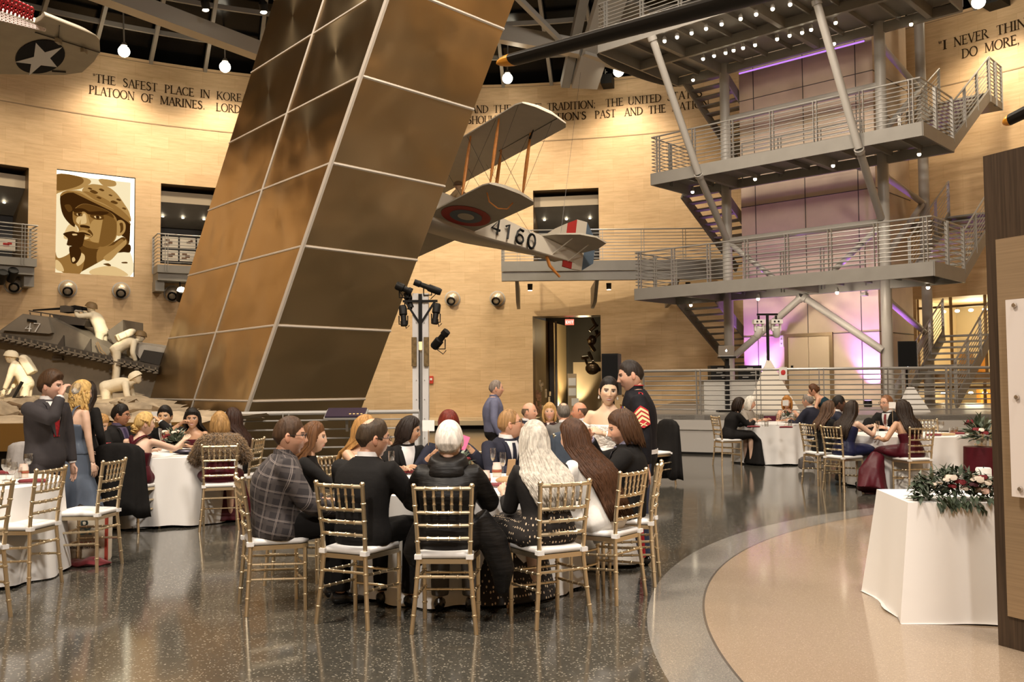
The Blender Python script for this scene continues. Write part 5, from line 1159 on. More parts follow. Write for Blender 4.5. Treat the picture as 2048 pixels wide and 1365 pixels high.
def person(label,loc,yaw,H=1.74,fem=False,seated=True,lean=6,side=0,hunch=.02,look=(0,0,0),lh=None,rh=None,lcurl=.5,rcurl=.5,lp=None,rp=None,ln=None,rn=None,sk=(.56,.34,.22),hair=None,hcol=(.03,.018,.01),wear=(),fat=1.,feet=None,detail=1,name='person',cat='person',sz=.47,makeup=False,beard=None,group=None,knee=0,z0=0,shoul=1.,nohead=False):
    F=Fig(); s=H/1.75; F.s=s; F.fem=fem; F.seated=seated; F.detail=detail; X=V(1,0,0)
    root=thing(name,label,cat,V(loc[0],loc[1],z0 if len(loc)<3 else loc[2]),R_(yaw),group); F.root=root
    hz_=sz+.09*s if seated else .525*H
    F.T=TF if fem else TM; F.fat=fat; F.L=(.465 if seated else .5)*s
    d=V(math.sin(R_(side)),math.sin(R_(lean)),math.cos(R_(lean))); d.normalize(); F.d=d
    F.P=V(0,0,hz_); F.X=(X-d*X.dot(d)).normalized(); F.Y=d.cross(F.X); F.hunch=hunch
    F.c=lambda t: F.P+d*(t*F.L)-F.Y*(hunch*math.sin(math.pi*min(max(t,0),1)))
    def ring(t,inf,n=20,kx=1,ky=1):
        rx,ry=tlerp(F.T,t); f=fat if t<.7 else lerp(fat,1,(t-.7)/.3) if t<1 else 1
        rx=(rx*s*f)*kx+inf; ry=(ry*s*f*(1+.5*(f-1)))*ky+inf; c=F.c(t); sh=.0
        return [c+F.X*(rx*math.cos(a)*(1 if True else 1))+F.Y*(ry*math.sin(a)) for a in [2*math.pi*i/n for i in range(n)]]
    F.ring=ring
    def tor(mb,t0,t1,inf,k=None,n=14):
        mb.loft([ring(lerp(t0,t1,i/n),inf,20,*( (k(lerp(t0,t1,i/n)),)*2 if k else (1,1))) for i in range(n+1)])
    F.tor=tor
    N=F.c(1.0); sw=(.165 if fem else .190)*s*shoul
    if seated: dl,dr=V(-.16,.40*s,.80),V(.16,.40*s,.80)
    else: dl,dr=V(-.25*s,.06,hz_-.06),V(.25*s,.06,hz_-.06)
    F.arm={}
    for sg,W,pole,nn,cu in ((-1,lh,lp,ln,lcurl),(1,rh,rp,rn,rcurl)):
        S=F.c(.86)+F.X*sg*sw; W=Vector(W) if W is not None else (dl if sg<0 else dr)
        E,W=ik(S,W,.29*s,.255*s,pole or (sg*.7,-.5,-.8)); F.arm[sg]=(S,E,W,Vector(nn) if nn is not None else (V(-sg*.6,0,-.8) if seated else V(-sg,0,0)),cu)
    F.leg={}
    for sg in (-1,1):
        Hh=F.P+V(sg*.085*s,0,-.01)
        if seated:
            K=V(sg*(.10 if fem else .13)*s+knee,.40*s,hz_+.005); A=V(sg*.11*s+knee*1.2,.40*s+(feet or 0),.085)
            A=K+(A-K).normalized()*min((A-K).length,.44*s) if False else A
        else: K=V(sg*.09*s,.015,hz_*.52); A=V(sg*(.09*s),-.01,.085)
        F.leg[sg]=(Hh,K,A)
    def arm(mb,sg,f0,f1,inf,wide=1):
        S,E,W,_,_=F.arm[sg]; r0,r1,r2=((.046,.037,.024) if fem else (.057,.045,.030)); inn=S-F.X*sg*.05*s-d*.02
        L1=(E-S).length; L2=(W-E).length; tot=L1+L2
        def at_(f):
            q=f*tot; 
            return S.lerp(E,q/L1) if q<L1 else E.lerp(W,min(1,(q-L1)/L2))
        def rr(f):
            q=f*tot; base=lerp(r0,r1,min(1,q/L1)) if q<L1 else lerp(r1,r2,min(1,(q-L1)/L2)); return base*s*wide+inf
        fs=[lerp(f0,f1,i/8) for i in range(9)]
        pts=[at_(f) for f in fs]; rs_=[rr(f) for f in fs]
        if f0<=0: pts=[inn]+pts; rs_=[rs_[0]*1.02]+rs_
        mb.tube(pts,rs_,12)
    F.armf=arm
    def leg(mb,sg,f1,inf,flare=0,f0=0):
        Hh,K,A=F.leg[sg]; r0,r1,r2=((.082,.056,.036) if fem else (.085,.060,.043))
        pts=[];rs_=[]
        for i in range(11):
            f=lerp(f0,f1,i/10)
            if f<.5: p=Hh.lerp(K,f*2); r=lerp(r0*fat,r1,f*2)
            else: p=K.lerp(A,(f-.5)*2); r=lerp(r1,r2,(f-.5)*2)+flare*(f-.5)*2
            pts.append(p); rs_.append(r*s+inf)
        mb.tube(pts,rs_,12)
    F.legf=leg
    # --- head frame
    hy,hp,hr=look; HM=Matrix.Rotation(R_(hy),4,'Z')@Matrix.Rotation(R_(-hp),4,'X')@Matrix.Rotation(R_(hr),4,'Y')
    nd=(d+V(0,0,1.2)).normalized(); fw=HM.to_3x3()@V(0,1,0); fw.z=0
    Hc=N+nd*.112*s+fw*.040*s+V(0,0,.022*s); hs=1.09*s*(.97 if fem else 1.0); HM=Matrix.Translation(Hc)@HM@Matrix.Scale(hs,4); F.HM=HM; F.Hc=Hc; F.hs=hs
    # --- body
    mb=MB(); tor(mb,-.24,1.06,0)
    for sg in (-1,1): arm(mb,sg,0,1,0); leg(mb,sg,1,0)
    mb.tube([N-d*.05,N+nd*.04*s,Hc+HM.to_3x3()@V(0,-.018,-.06)],[(.062 if not fem else .050)*s,(.055 if not fem else .043)*s,(.054 if not fem else .043)*s],14)
    body=remesh(mb,.014 if detail else .022,3); cols=[(*sk,1)]*len(body.v)
    k0=len(body.v)
    for sg in (-1,1):
        S,E,W,nn,cu=F.arm[sg]; hand(body,W,(W-E),nn,sg*-1 if False else (1 if sg<0 else -1)*(-1 if True else 1),cu,s*(.92 if fem else 1.04),cols,sk)
    nu,nv=(92,76) if detail else (44,34)
    if not nohead:
        A,E=headgrid(nu,nv); x,y,z,fr=headshape(A,E,fem)
        k=len(body.v); P_=np.stack([x,y,z],-1).reshape(-1,3); M3=np.array(HM.to_3x3()); P_=P_@M3.T+np.array(Hc)
        body.v.extend([tuple(map(float,p)) for p in P_])
        for j in range(nv):
            for i in range(nu): body.f.append((k+j*nu+i,k+j*nu+(i+1)%nu,k+(j+1)*nu+(i+1)%nu,k+(j+1)*nu+i)); body.m.append(0)
        ax=np.abs(x); C=np.tile(np.array(sk),(x.size,1)).reshape(*x.shape,3)
        def mixc(w,c):
            nonlocal C
            w=np.clip(w,0,1)[...,None]*fr[...,None]; C=C*(1-w)+np.array(c)*w
        mixc(.35*g2(ax,z,.045,-.022,.02,.018),(sk[0]*1.05,sk[1]*.75,sk[2]*.7)); mixc(.3*g2(x,z,0,-.03,.014,.012),(sk[0]*1.05,sk[1]*.75,sk[2]*.7))
        if beard:
            bd=np.clip((-.036-z)/.012,0,1)*np.clip(1.2-g2(x,z,0,-.06,.02,.008)*.8,0,1); bd=np.maximum(bd,g2(x,z,0,-.046,.024,.006)); mixc(beard[1]*bd,beard[0])
        mixc((.95 if (fem or makeup) else .55)*np.maximum(g2(x,z,0,-.0545,.020,.0052),g2(x,z,0,-.0660,.017,.0058))*1.6,LIP if fem else (sk[0]*.75,sk[1]*.5,sk[2]*.48))
        if makeup: mixc(1.8*g2(x,z,0,-.0600,.017,.0032),(.85,.8,.75))
        bc=tuple(min(c,.30)*.8 for c in hcol); mixc((2.6 if makeup else 1.9)*np.exp(-((z-.0285-.02*(ax-.03)*(ax<.034)+.12*np.clip(ax-.040,0,1))/.0035)**2)*(ax>.012)*(ax<.050),bc)
        ey=1.2 if fem else 1.; mixc(2*g2(ax,z,.031,.0105,.0125*ey,.0048*ey),(.62,.58,.54)); mixc(2.2*g2(ax,z,.031,.0105,.0058*ey,.0058*ey),(.03,.018,.012)); mixc(1.6*np.exp(-((z-.0158+8*(ax-.031)**2)/.0022)**2)*(np.abs(ax-.031)<.016),(.03,.02,.015))
        cols.extend([(*map(float,c),1) for c in C.reshape(-1,3)])
        for sg in (-1,1):
            k1=len(body.v); M_=HM@Matrix.Translation((sg*.076,-.006,-.004))@Matrix.Rotation(R_(sg*18),4,'Z')
            body.ell((0,0,0),(.007,.019,.031),8,8); 
            for q in range(k1,len(body.v)): body.v[q]=tuple(M_@Vector(body.v[q]))
            cols.extend([(sk[0],sk[1]*.88,sk[2]*.85,1)]*(len(body.v)-k1))
    body.col=cols; put(body,'body',SKIN,root,sharp=180)
    for it in wear: WEAR[it[0]](F,*it[1:])
    if hair and not nohead: make_hair(F,hair,hcol)
    return F
VX=lambda F:.013 if F.detail else .02
def rput(F,mb,name,m,sm=3,vox=None): return put(remesh(mb,vox or VX(F),sm),name,m,F.root,sharp=180)
def w_trousers(F,m,bell=0):
    b=MB(); F.tor(b,-.24,.12,.014)
    for sg in (-1,1): F.legf(b,sg,.985,.016 if F.seated else .022,.012+bell)
    rput(F,b,'trousers',m)
def w_shoes(F,m,heel=False):
    for sg in (-1,1):
        Hh,K,A=F.leg[sg]; b=MB(); a=A+V(0,0,-.02); z=.0
        if heel: b.tube([a+V(0,-.05,-.02),a+V(0,-.055,-.062)],[.012,.006],6); b.tube([a+V(0,-.05,.0),a+V(0,.03,-.02),a+V(0,.11,-.045),a+V(0,.17,-.052)],[(.028,.03),(.034,.022),(.036,.014),(.015,.008)],10,ref=V(1,0,0))
        else: b.tube([a+V(0,-.065,-.03),a+V(0,-.05,-.02),a+V(0,.02,-.015),a+V(0,.10,-.032),a+V(0,.18,-.042),a+V(0,.205,-.05)],[(.02,.02),(.036,.042),(.042,.046),(.046,.030),(.038,.020),(.015,.01)],12,ref=V(1,0,0))
        put(b,'shoe',m,F.root)
def w_top(F,m,name='shirt',t0=-.12,t1=.99,inf=.012,sleeve=.97,sinf=.012,k=None,belly=0,wide=1):
    b=MB(); F.tor(b,t0,t1,inf,k)
    if belly: b.ell(F.c(.28)+F.Y*.05,(.17*F.s,.13*F.s,.16*F.s),14,10)
    if sleeve>0:
        for sg in (-1,1): F.armf(b,sg,0,sleeve,sinf,wide)
    return rput(F,b,name,m)
def w_jacket(F,m,t0=None,inf=.024,sleeve=.95,belly=0,name='jacket'):
    t0=(-.22 if F.seated else -.30) if t0 is None else t0
    w_collar(F,m,.080,.020,'jacket_collar',62); return w_top(F,m,name,t0,1.035,inf,sleeve,.017,k=lambda t:1+.04*max(0,(.15-t))*3,belly=belly)
def w_collar(F,m,r=.066,h=.05,name='collar',gap=0):
    N=F.c(1.0); s=F.s; k=.82 if F.fem else 1; b=MB(); up=(F.d+V(0,0,.8)).normalized()
    rings=[]
    for i,(z,rr) in enumerate(((-.085,r*1.62),(-.05,r*1.32),(-.01,r*1.10),(h*.6,r),(h,r*.98),(h,r*.90),(0,r*.92))):
        c=N+up*(z*s)+F.Y*.004; rings.append([c+F.X*(rr*k*s*math.cos(a))+F.Y*(rr*1.02*k*s*math.sin(a)) for a in [(math.pi/2+R_(gap)+(2*math.pi-2*R_(gap))*j/23) if gap else 2*math.pi*j/24 for j in range(24)]])
    b.sheet(rings) if gap else b.loft(rings,cap=False); put(b,name,m,F.root)
def front_panel(F,name,m,t0,t1,w0,w1,inf,th=.006,x0=0,mid=None):
    """a strip or a V lying on the front of the chest, width w0 at t0 and w1 at t1"""
    b=MB(); n=10; g=[]
    for i in range(n+1):
        t=lerp(t0,t1,i/n); rx,ry=tlerp(F.T,t); f=F.fat if t<.7 else lerp(F.fat,1,(t-.7)/.3); rx=rx*F.s*f+inf; ry=ry*F.s*f*(1+.5*(f-1))+inf; w=lerp(w0,w1,i/n) if mid is None else (lerp(w0,mid,i/n*2) if i<n/2 else lerp(mid,w1,i/n*2-1)); row=[]
        for j in range(9):
            x=min(max(x0+w*(j/4-1),-rx*.97),rx*.97); y=ry*math.sqrt(max(0,1-(x/rx)**2)); row.append(F.c(t)+F.X*x+F.Y*(y+th))
        g.append(row)
    b.sheet(g); b.sheet([[p-F.Y*(th*1.5) for p in r] for r in g]); put(b,name,m,F.root)
def w_vneck(F,shirt,tie=None,bow=False,inf=.024,t0=.40):
    w_collar(F,shirt); front_panel(F,'shirt_front',shirt,t0,1.0,.006,.075,inf,.004)
    if tie and not bow: front_panel(F,'tie',tie,t0-.05,.97,.034,.018,inf,.009); 
    if bow:
        b=MB(); c=F.c(1.0)+F.Y*.085*F.s+V(0,0,.0); b.ell(c+F.X*.035,(.032,.012,.022),8,6); b.ell(c-F.X*.035,(.032,.012,.022),8,6); b.ell(c,(.012,.012,.014),6,5); put(b,'bow_tie',tie,F.root)
    for sg in (-1,1):
        S,E,W,_,_=F.arm[sg]; b=MB(); dd=(W-E).normalized(); b.tube([W-dd*.035,W-dd*.012],[.036*F.s,.035*F.s],12); put(b,'cuff',shirt,F.root)
def w_lapels(F,m,inf=.026,t0=.36):
    for sg in (-1,1): 
        b=MB(); g=[]
        for i in range(9):
            t=lerp(t0,.99,i/8); rx,ry=tlerp(F.T,t); rx=rx*F.s*F.fat+inf; ry=ry*F.s*F.fat+inf; xi=lerp(.008,.07,i/8); row=[]
            for j in range(3):
                x=(xi+j*.022*math.sin(math.pi*min(1,(i+1)/8)*.75))*sg; x=max(min(x,rx*.97),-rx*.97); row.append(F.c(t)+F.X*x+F.Y*(ry*math.sqrt(max(0,1-(x/rx)**2))+.012))
            g.append(row)
        b.sheet(g); put(b,'lapel',m,F.root)
def w_skirt(F,m,end='floor',flare=.0,name='skirt',wmax=None,waist=.28):
    b=MB(); s=F.s; P=F.P; inf=.02
    if F.seated:
        ky=.42*s; hzt=P.z
        pts=[F.c(waist),F.c(.12),F.c(-.02)+V(0,.02,0),P+V(0,.20*s,.0),P+V(0,ky,.005)]; r=[(.145*s,.115*s),(.172*s,.135*s),(.19*s,.13*s),(.20*s+flare,.105*s),(.20*s+flare,.085*s)]
        if end=='floor': pts+=[P+V(0,ky+.10*s,-.10),P+V(0,ky+.09*s,-.28),P+V(0,ky+.08*s,-hzt+.02)]; r+=[(.21*s+flare,.085*s),(.24*s+flare*1.4,.11*s),(.28*s+flare*1.8,.16*s)]
        elif end=='mid': pts+=[P+V(0,ky+.09*s,-.10),P+V(0,ky+.07*s,-.26)]; r+=[(.20*s+flare,.085*s),(.22*s+flare,.11*s)]
        if F.fat!=1: r=[(q[0]*F.fat,q[1]*F.fat) for q in r]
        b.tube(pts,r,22,ref=V(1,0,0))
    else:
        hz_=P.z; top=F.c(waist); H_=.03 if end=='floor' else .45
        pts=[top,F.c(.1),P+V(0,0,-.08)]+[V(0,-.01,lerp(P.z-.2,H_,i/4)) for i in range(5)]; w_=wmax or .34
        r=[(.140*s,.11*s),(.18*s,.14*s),(.20*s,.16*s)]+[(lerp(.215*s,w_,(i/4)**.9),lerp(.18*s,w_*.85,(i/4)**.9)) for i in range(5)]
        b.tube(pts,r,28,ref=V(1,0,0))
        if flare: 
            b.v=[(x*(1+flare*.25*math.sin(math.atan2(y,x)*9)*max(0,(P.z-z)/P.z)),y*(1+flare*.25*math.sin(math.atan2(y,x)*9)*max(0,(P.z-z)/P.z)),z) for x,y,z in b.v]
    if F.seated: F.tor(b,-.25,waist,.020)
    return rput(F,b,name,m,2)
def w_bodice(F,m,t0=.0,t1=.76,inf=.010,name='bodice'): b=MB(); F.tor(b,t0,t1,inf); return rput(F,b,name,m,2)
def w_straps(F,m,cross=False,w=.022):
    for sg in (-1,1):
        b=MB(); pts=[]
        for i in range(13):
            f=i/12; a=math.pi*f      # from the front over the shoulder to the back
            if f<.5: t=lerp(.70,.95,f*2)
            else: t=lerp(.95,.55 if cross else .70,(f-.5)*2)
            rx,ry=tlerp(F.T,t); rx*=F.s; ry*=F.s
            x=sg*(.085 if f<.5 else (.085-.16*max(0,(f-.5)*2) if cross else .085))*F.s; x=max(min(x,rx*.92),-rx*.92); y=ry*math.sqrt(max(0,1-(x/rx)**2))+.008
            pts.append(F.c(t)+F.X*x+F.Y*(y*(1 if f<.5 else -1))+F.d*(.03*math.sin(a)))
        b.tube(pts,[(w,.006)]*13,8,ref=V(1,0,0)); put(b,'strap',m,F.root)
def w_coat(F,m):
    b=MB(); F.tor(b,-.26,1.0,.034,lambda t:1+.05*max(0,.2-t)*2)
    for sg in (-1,1): F.armf(b,sg,0,.96,.034)
    s=F.s; 
    for sx,dz in ((-.22,-.20),(.34,-.37)): b.tube([F.P+V(sx*.5,.0,.12),F.P+V(sx*.85,.03,-.04),F.P+V(sx*1.02,.05,dz*.6),F.P+V(sx*1.0,.07,dz)],[(.10,.09),(.10,.09),(.08,.08),(.04,.04)],10)
    rput(F,b,'coat',m)
    b=MB(); c=F.c(.97); b.lathe([(.07,.07),(.115,.075),(.135,.03),(.13,-.03),(.10,-.05)],20,c=c,M=Matrix.Rotation(R_(14),3,'X')); b.ell(c+V(0,-.10,-.03),(.12,.06,.07),14,8); rput(F,b,'hood',m)
def w_stole(F,m):
    b=MB(); 
    F.tor(b,.42,.93,.05)
    for sg in (-1,1): F.armf(b,sg,0,.52,.045)
    c=F.c(.9); b.lathe([(.08,.08),(.13,.06),(.17,0),(.16,-.06)],18,c=c); o=rput(F,b,'fur_stole',m,1)
    # tufts of fur all over the stole
    rs=random.Random(5); me=o.data; b=MB()
    for p in me.polygons:
        if rs.random()<.55:
            c=p.center; n=(p.normal+V(rs.uniform(-.5,.5),rs.uniform(-.5,.5),-.9)).normalized(); l=rs.uniform(.02,.045); q=n.orthogonal().normalized()*.006; b.add([c+q,c-q,c+n*l],[(0,1,2)])
    put(b,'fur_tufts',m,F.root)
def w_glasses(F,m):
    HM=F.HM; b=MB()
    for sg in (-1,1):
        c=V(sg*.033,.101,.008); b.tube([HM@(c+V(.023*math.cos(a),-.004*abs(math.cos(a)),.016*math.sin(a))) for a in [2*math.pi*i/14 for i in range(15)]],.0022,5); b.tube([HM@V(sg*.056,.098,.013),HM@V(sg*.080,.05,.013),HM@V(sg*.083,-.01,.010)],.0024,5)
    b.tube([HM@V(-.010,.103,.012),HM@V(0,.106,.014),HM@V(.010,.103,.012)],.002,5); put(b,'eyeglasses',m,F.root)
def w_helmet(F,m):
    b=MB(); HM=F.HM
    prof=[(.120,.012),(.128,.016),(.118,.05),(.10,.10),(.06,.132),(0,.142)]
    b.lathe(prof,20); b.v=[tuple(HM@V(x*.98,y*1.12,z)) for x,y,z in b.v]; put(b,'helmet',m,F.root)
def w_pack(F,m):
    b=MB(); c=F.c(.62)-F.Y*.20*F.s; 
    Mx=Matrix((F.X,F.Y,F.d)).transposed(); b.box(c,(.30,.16,.36),rot=Mx); b.ell(c+F.d*.2,(.17,.09,.07),10,6); b.box(c+F.X*.17-F.d*.05,(.07,.12,.16),rot=Mx); rput(F,b,'field_pack',m,4)
    b=MB(); F.tor(b,.04,.12,.02); put(b,'web_belt',m,F.root)
WEAR=dict(trousers=w_trousers,shoes=w_shoes,top=w_top,jacket=w_jacket,collar=w_collar,vneck=w_vneck,lapels=w_lapels,skirt=w_skirt,bodice=w_bodice,straps=w_straps,coat=w_coat,stole=w_stole,glasses=w_glasses,helmet=w_helmet,pack=w_pack)
# ---- hair
def make_hair(F,style,col):
    st=style if isinstance(style,dict) else dict(kind=style); kind=st['kind']; m=hairmat(col); HM=F.HM; rs=random.Random(sum(map(ord,kind))%97+int(col[0]*1000))
    nu,nv=(92,76) if F.detail else (44,34); A,E=headgrid(nu,nv); x,y,z,fr=headshape(A,E,F.fem)
    # signed distance to the hairline: positive is hair
    az=np.abs(A); hl=st.get('line',.060)
    low=np.interp(az,[0,.55,.85,1.08,1.25,1.5,1.75,2.4,math.pi],[hl,hl-.004,hl-.016,.030,-.004 if not F.fem else -.035,.004,.006,-.055,-.066])
    sd=(z-low)
    if kind=='fringe': sd=np.minimum(sd,(.036-z)); sd=np.minimum(sd,(az-1.42)*.09)
    if st.get('crown'): sd=np.minimum(sd,np.hypot(x,(y+.045))-st['crown']*np.clip((z-.06)/.03,0,1))
    th=st.get('thick',.012); wv=np.clip(sd/(.022 if th>.012 else .045),0,1); inf=1+(th*wv*(1+st.get('top',0)*np.clip(z/.12,0,1)))/.1
    inf=inf+.010*wv*np.sin(A*23+z*60)*(.35 if F.detail else 0)
    P_=np.stack([x*inf,y*inf,z*inf+.002],-1).reshape(-1,3); M3=np.array(HM.to_3x3()); P_=P_@M3.T+np.array(F.Hc)
    b=MB(); b.v=[tuple(map(float,p)) for p in P_]; sf=sd.reshape(-1)
    for j in range(nv):
        for i in range(nu):
            q=(j*nu+i,j*nu+(i+1)%nu,(j+1)*nu+(i+1)%nu,(j+1)*nu+i)
            if max(sf[k] for k in q)>0: b.f.append(q); b.m.append(0)
    hm=lambda *p: HM@V(*p)
    def back(t,ang,out=.03):
        rx,ry=tlerp(F.T,t); a=R_(ang); rx*=F.s; ry*=F.s
        return F.c(t)+F.X*((rx+out)*math.sin(a))-F.Y*((ry+out)*math.cos(a))
    if kind in('long','bob','half'):
        end=st.get('end',.3); n=st.get('n',110 if F.detail else 50); amax=st.get('amax',105); wid=st.get('wide',1.)
        for k in range(n):
            a=rs.uniform(-amax,amax); ar=R_(a); j=rs.uniform(.98,1.10)
            sx,cy=math.sin(ar),-math.cos(ar)
            p=[hm(.030*sx*j,.02+.03*cy,.118*j),hm(.068*sx*j,.006+.082*cy*j,.078*j),hm(.086*sx*j,.0+.104*cy*j,.012),hm(.088*sx*j,-.004+.104*cy*j,-.058)]
            if kind=='bob':
                e=rs.uniform(-.02,.02); p+=[hm(.082*sx*j,-.0+.094*cy*j,-.105+e),hm(.066*sx,-.0+.074*cy,-.128+e)]; r=[.008,.014,.017,.017,.014,.006]
            else:
                nl=p[-1]; T1=end+rs.uniform(-.07,.10); seg=6; aa=a*wid*.62
                top=back(.86,aa,.035*j+.012)
                for q in range(1,seg+1):
                    f=q/seg; t=lerp(.92,T1,f); bp_=back(max(t,-.1),aa*(1-.25*f)+st.get('sweep',0)*f,.030*j+.01+st.get('out',0)*f)
                    if abs(a)>78 and st.get('front'): bp_=bp_+F.Y*(.20*f*F.s)
                    p.append(bp_+V(rs.uniform(-1,1),rs.uniform(-1,1),0)*.008)
                r=[.008,.014,.016]+[.017]*1+[.015,.014,.013,.012,.010,.004]
            b.tube(p,[q*st.get('fine',1.) for q in r],5)
        # solid core so that no back shows through
        if kind!='bob':
            c=[hm(0,-.035,.03),hm(0,-.055,-.05)]+[ (back(t,st.get('sweep',0)*.5*(.9-t),.018)) for t in (.93,.8,.65,max(end+.12,.2))]
            b.tube(c,[(.07,.065),(.075,.06),(.085*wid,.03),(.11*wid,.025),(.11*wid,.02),(.05*wid,.012)],14,ref=F.X)
        else: b.ell(hm(0,-.02,-.04),(.078*F.hs,.078*F.hs,.09*F.hs),14,10)
    if kind in('updo','bun'):
        by,bz,br=st.get('bun',(-.11,-.02,.042)); b.ell(hm(0,by,bz),(br*1.2,br,br),12,9)
        for k in range(st.get('n',16)):
            a=rs.uniform(0,2*math.pi); q=V(br*1.1*math.cos(a),by-.01+rs.uniform(-.02,.015),bz+br*math.sin(a)); b.tube([hm(q.x*1.2,q.y+.02,q.z*1.1),hm(*q),hm(q.x*.3,q.y-.02,q.z*.6+bz*.4)],[.008,.013,.006],5)
        if st.get('braid'):
            for k in range(14):
                a=lerp(-1.5,1.5,k/13); b.ell(hm(.088*math.sin(a),-.088*math.cos(a)+.01,.03+.035*math.cos(a)),(.016,.016,.013),8,6)
    if kind=='curl':
        for k in range(90):
            a=R_(rs.uniform(-110,110)); p0=hm(.085*math.sin(a),-.095*math.cos(a),rs.uniform(-.05,.03)); ln=rs.uniform(.10,.24); pts=[]
            for q in range(7):
                f=q/6; pts.append(p0+V(.014*math.cos(f*9+k),.014*math.sin(f*9+k),-ln*f)+V(.01*math.sin(a),-.02*f,0))
            b.tube(pts,[.010,.013,.014,.013,.012,.010,.004],5)
    if kind=='shag':
        for k in range(90):
            a=R_(rs.uniform(-112,112)); ca,sa=math.cos(a),math.sin(a); j=rs.uniform(1,1.12); lo=-.06-.05*max(0,ca); 
            lo-=.012*(1 if abs(sa)<.7 else 0)+rs.uniform(-.02,.02)
            p=[hm(.03*sa,-.02-.03*ca,.122*j),hm(.078*sa*j,-.088*ca*j-.004,.075),hm(.092*sa*j,-.105*ca*j-.004,.01+lo*.3),hm(.094*sa*j,-.106*ca*j-.01,lo),hm(.098*sa*j,-.112*ca*j-.012,lo-.03)]
            b.tube(p,[.008,.013,.015,.012,.003],5)
    put(b,'hair',m,F.root,sharp=180)
# ---------------------------------------------------------------- chairs, tables, tableware
GOLD=mat('champagne_gold',(.74,.62,.43),.36,1.0); CUSH=mat('cushion_white',(.80,.78,.75),.8,0,0,8,.15,6)
def ringed(mb,pts,r,n=8,gap=.11,bulge=1.28):
    """a turned bamboo style bar: thin rings at even gaps"""
    pts=[Vector(p) for p in pts]; L=[0]
    for a,c in zip(pts,pts[1:]): L.append(L[-1]+(c-a).length)
    def P(s):
        for i in range(len(pts)-1):
            if s<=L[i+1] or i==len(pts)-2: return pts[i].lerp(pts[i+1],(s-L[i])/(L[i+1]-L[i]))
    tot=L[-1]; k=max(1,round(tot/gap)); S=[0]; R__=[r]
    for q in range(1,k):
        s=tot*q/k
        for o,f in ((-.007,1),(-.004,bulge),(.004,bulge),(.007,1)): S.append(s+o); R__.append(r*f)
    for l in L[1:-1]:
        if all(abs(l-s)>.02 for s in S): S.append(l); R__.append(r)
    S.append(tot); R__.append(r); o=sorted(range(len(S)),key=lambda i:S[i])
    mb.tube([P(S[i]) for i in o],[R__[i] for i in o],n)
def make_chair():
    t=thing('chiavari_chair','x','chair')
    for sg in (-1,1):
        b=MB(); pts=[(sg*.200,-.215,0),(sg*.178,-.20,.22),(sg*.160,-.185,.45),(sg*.166,-.20,.62),(sg*.180,-.245,.90)]
        ringed(b,pts,.0145,9,.115); b.ell((sg*.180,-.246,.912),(.018,.018,.016),9,6); put(b,'back_post',GOLD,t)
        b=MB(); ringed(b,[(sg*.178,.175,.43),(sg*.175,.180,0)],.0145,9,.12); put(b,'front_leg',GOLD,t)
    b=MB(); o=[(-.155,-.19),(-.195,.15),(-.165,.20),(.165,.20),(.195,.15),(.155,-.19)]
    b.prism([(x,y,.425) for x,y in o],(0,0,.03)); put(b,'seat_frame',GOLD,t)
    b=MB(); b.loft([[V(x*k+0,.005+(y-.005)*k,z) for x,y in o] for z,k in ((.456,.95),(.462,1.0),(.482,1.01),(.495,.97),(.500,.85))]); cu=put(b,'cushion',CUSH,t,sharp=60)
    for sg in (-1,1):
        b=MB(); b.box((sg*.160,-.19,.470),(.045,.045,.028)); b.beam((sg*.16,-.18,.47),(sg*.12,-.12,.47),.02,.02); put(b,'tie',CUSH,cu)
    def rail(z,name,r=.0115):
        f=(z-.62)/.28; x=lerp(.166,.180,max(0,f)) if z>.62 else lerp(.160,.166,(z-.45)/.17); y=lerp(-.20,-.245,max(0,f)) if z>.62 else lerp(-.185,-.20,(z-.45)/.17)
        b=MB(); ringed(b,[(-x,y,z),(-x*.5,y-.016,z),(x*.5,y-.016,z),(x,y,z)],r,8,.07); put(b,name,GOLD,t); return x,y
    xt,yt=rail(.895,'top_rail',.013); xm,ym=rail(.745,'cross_rail'); rail(.665,'cross_rail'); rail(.585,'cross_rail')
    for k in range(5):
        f=(k-2)/2*.62; b=MB(); ringed(b,[(f*xm,ym-.014,.748),(f*xt*1.02,yt-.014,.890)],.0085,7,.055); put(b,'spindle',GOLD,t)
    for z,q in ((.335,0),(.235,0)):
        for sg in (-1,1):
            b=MB(); ringed(b,[(sg*.168,-.19,z),(sg*.177,.178,z-.02)],.0095,7,.07); put(b,'side_stretcher',GOLD,t)
    for y,z,x in ((.178,.30,.177),(.179,.19,.176),(-.192,.345,.168)):
        b=MB(); ringed(b,[(-x,y,z),(x,y,z)],.0095,7,.08); put(b,'cross_stretcher',GOLD,t)
    return t
CH=make_chair(); CH_used=[False]
def chair(x,y,yaw,label,group=None):
    """yaw 0 faces +Y"""
    if not CH_used[0]:
        CH_used[0]=True; CH.location=(x,y,0); CH.rotation_euler=(0,0,R_(yaw)); CH['label']=label
        if group: CH['group']=group
        return CH
    return dup(CH,(x,y,0),R_(yaw),label,group)
LINEN=mat('white_linen',(.80,.775,.74),.8,0,0,6,.2,3,sheen=.1)
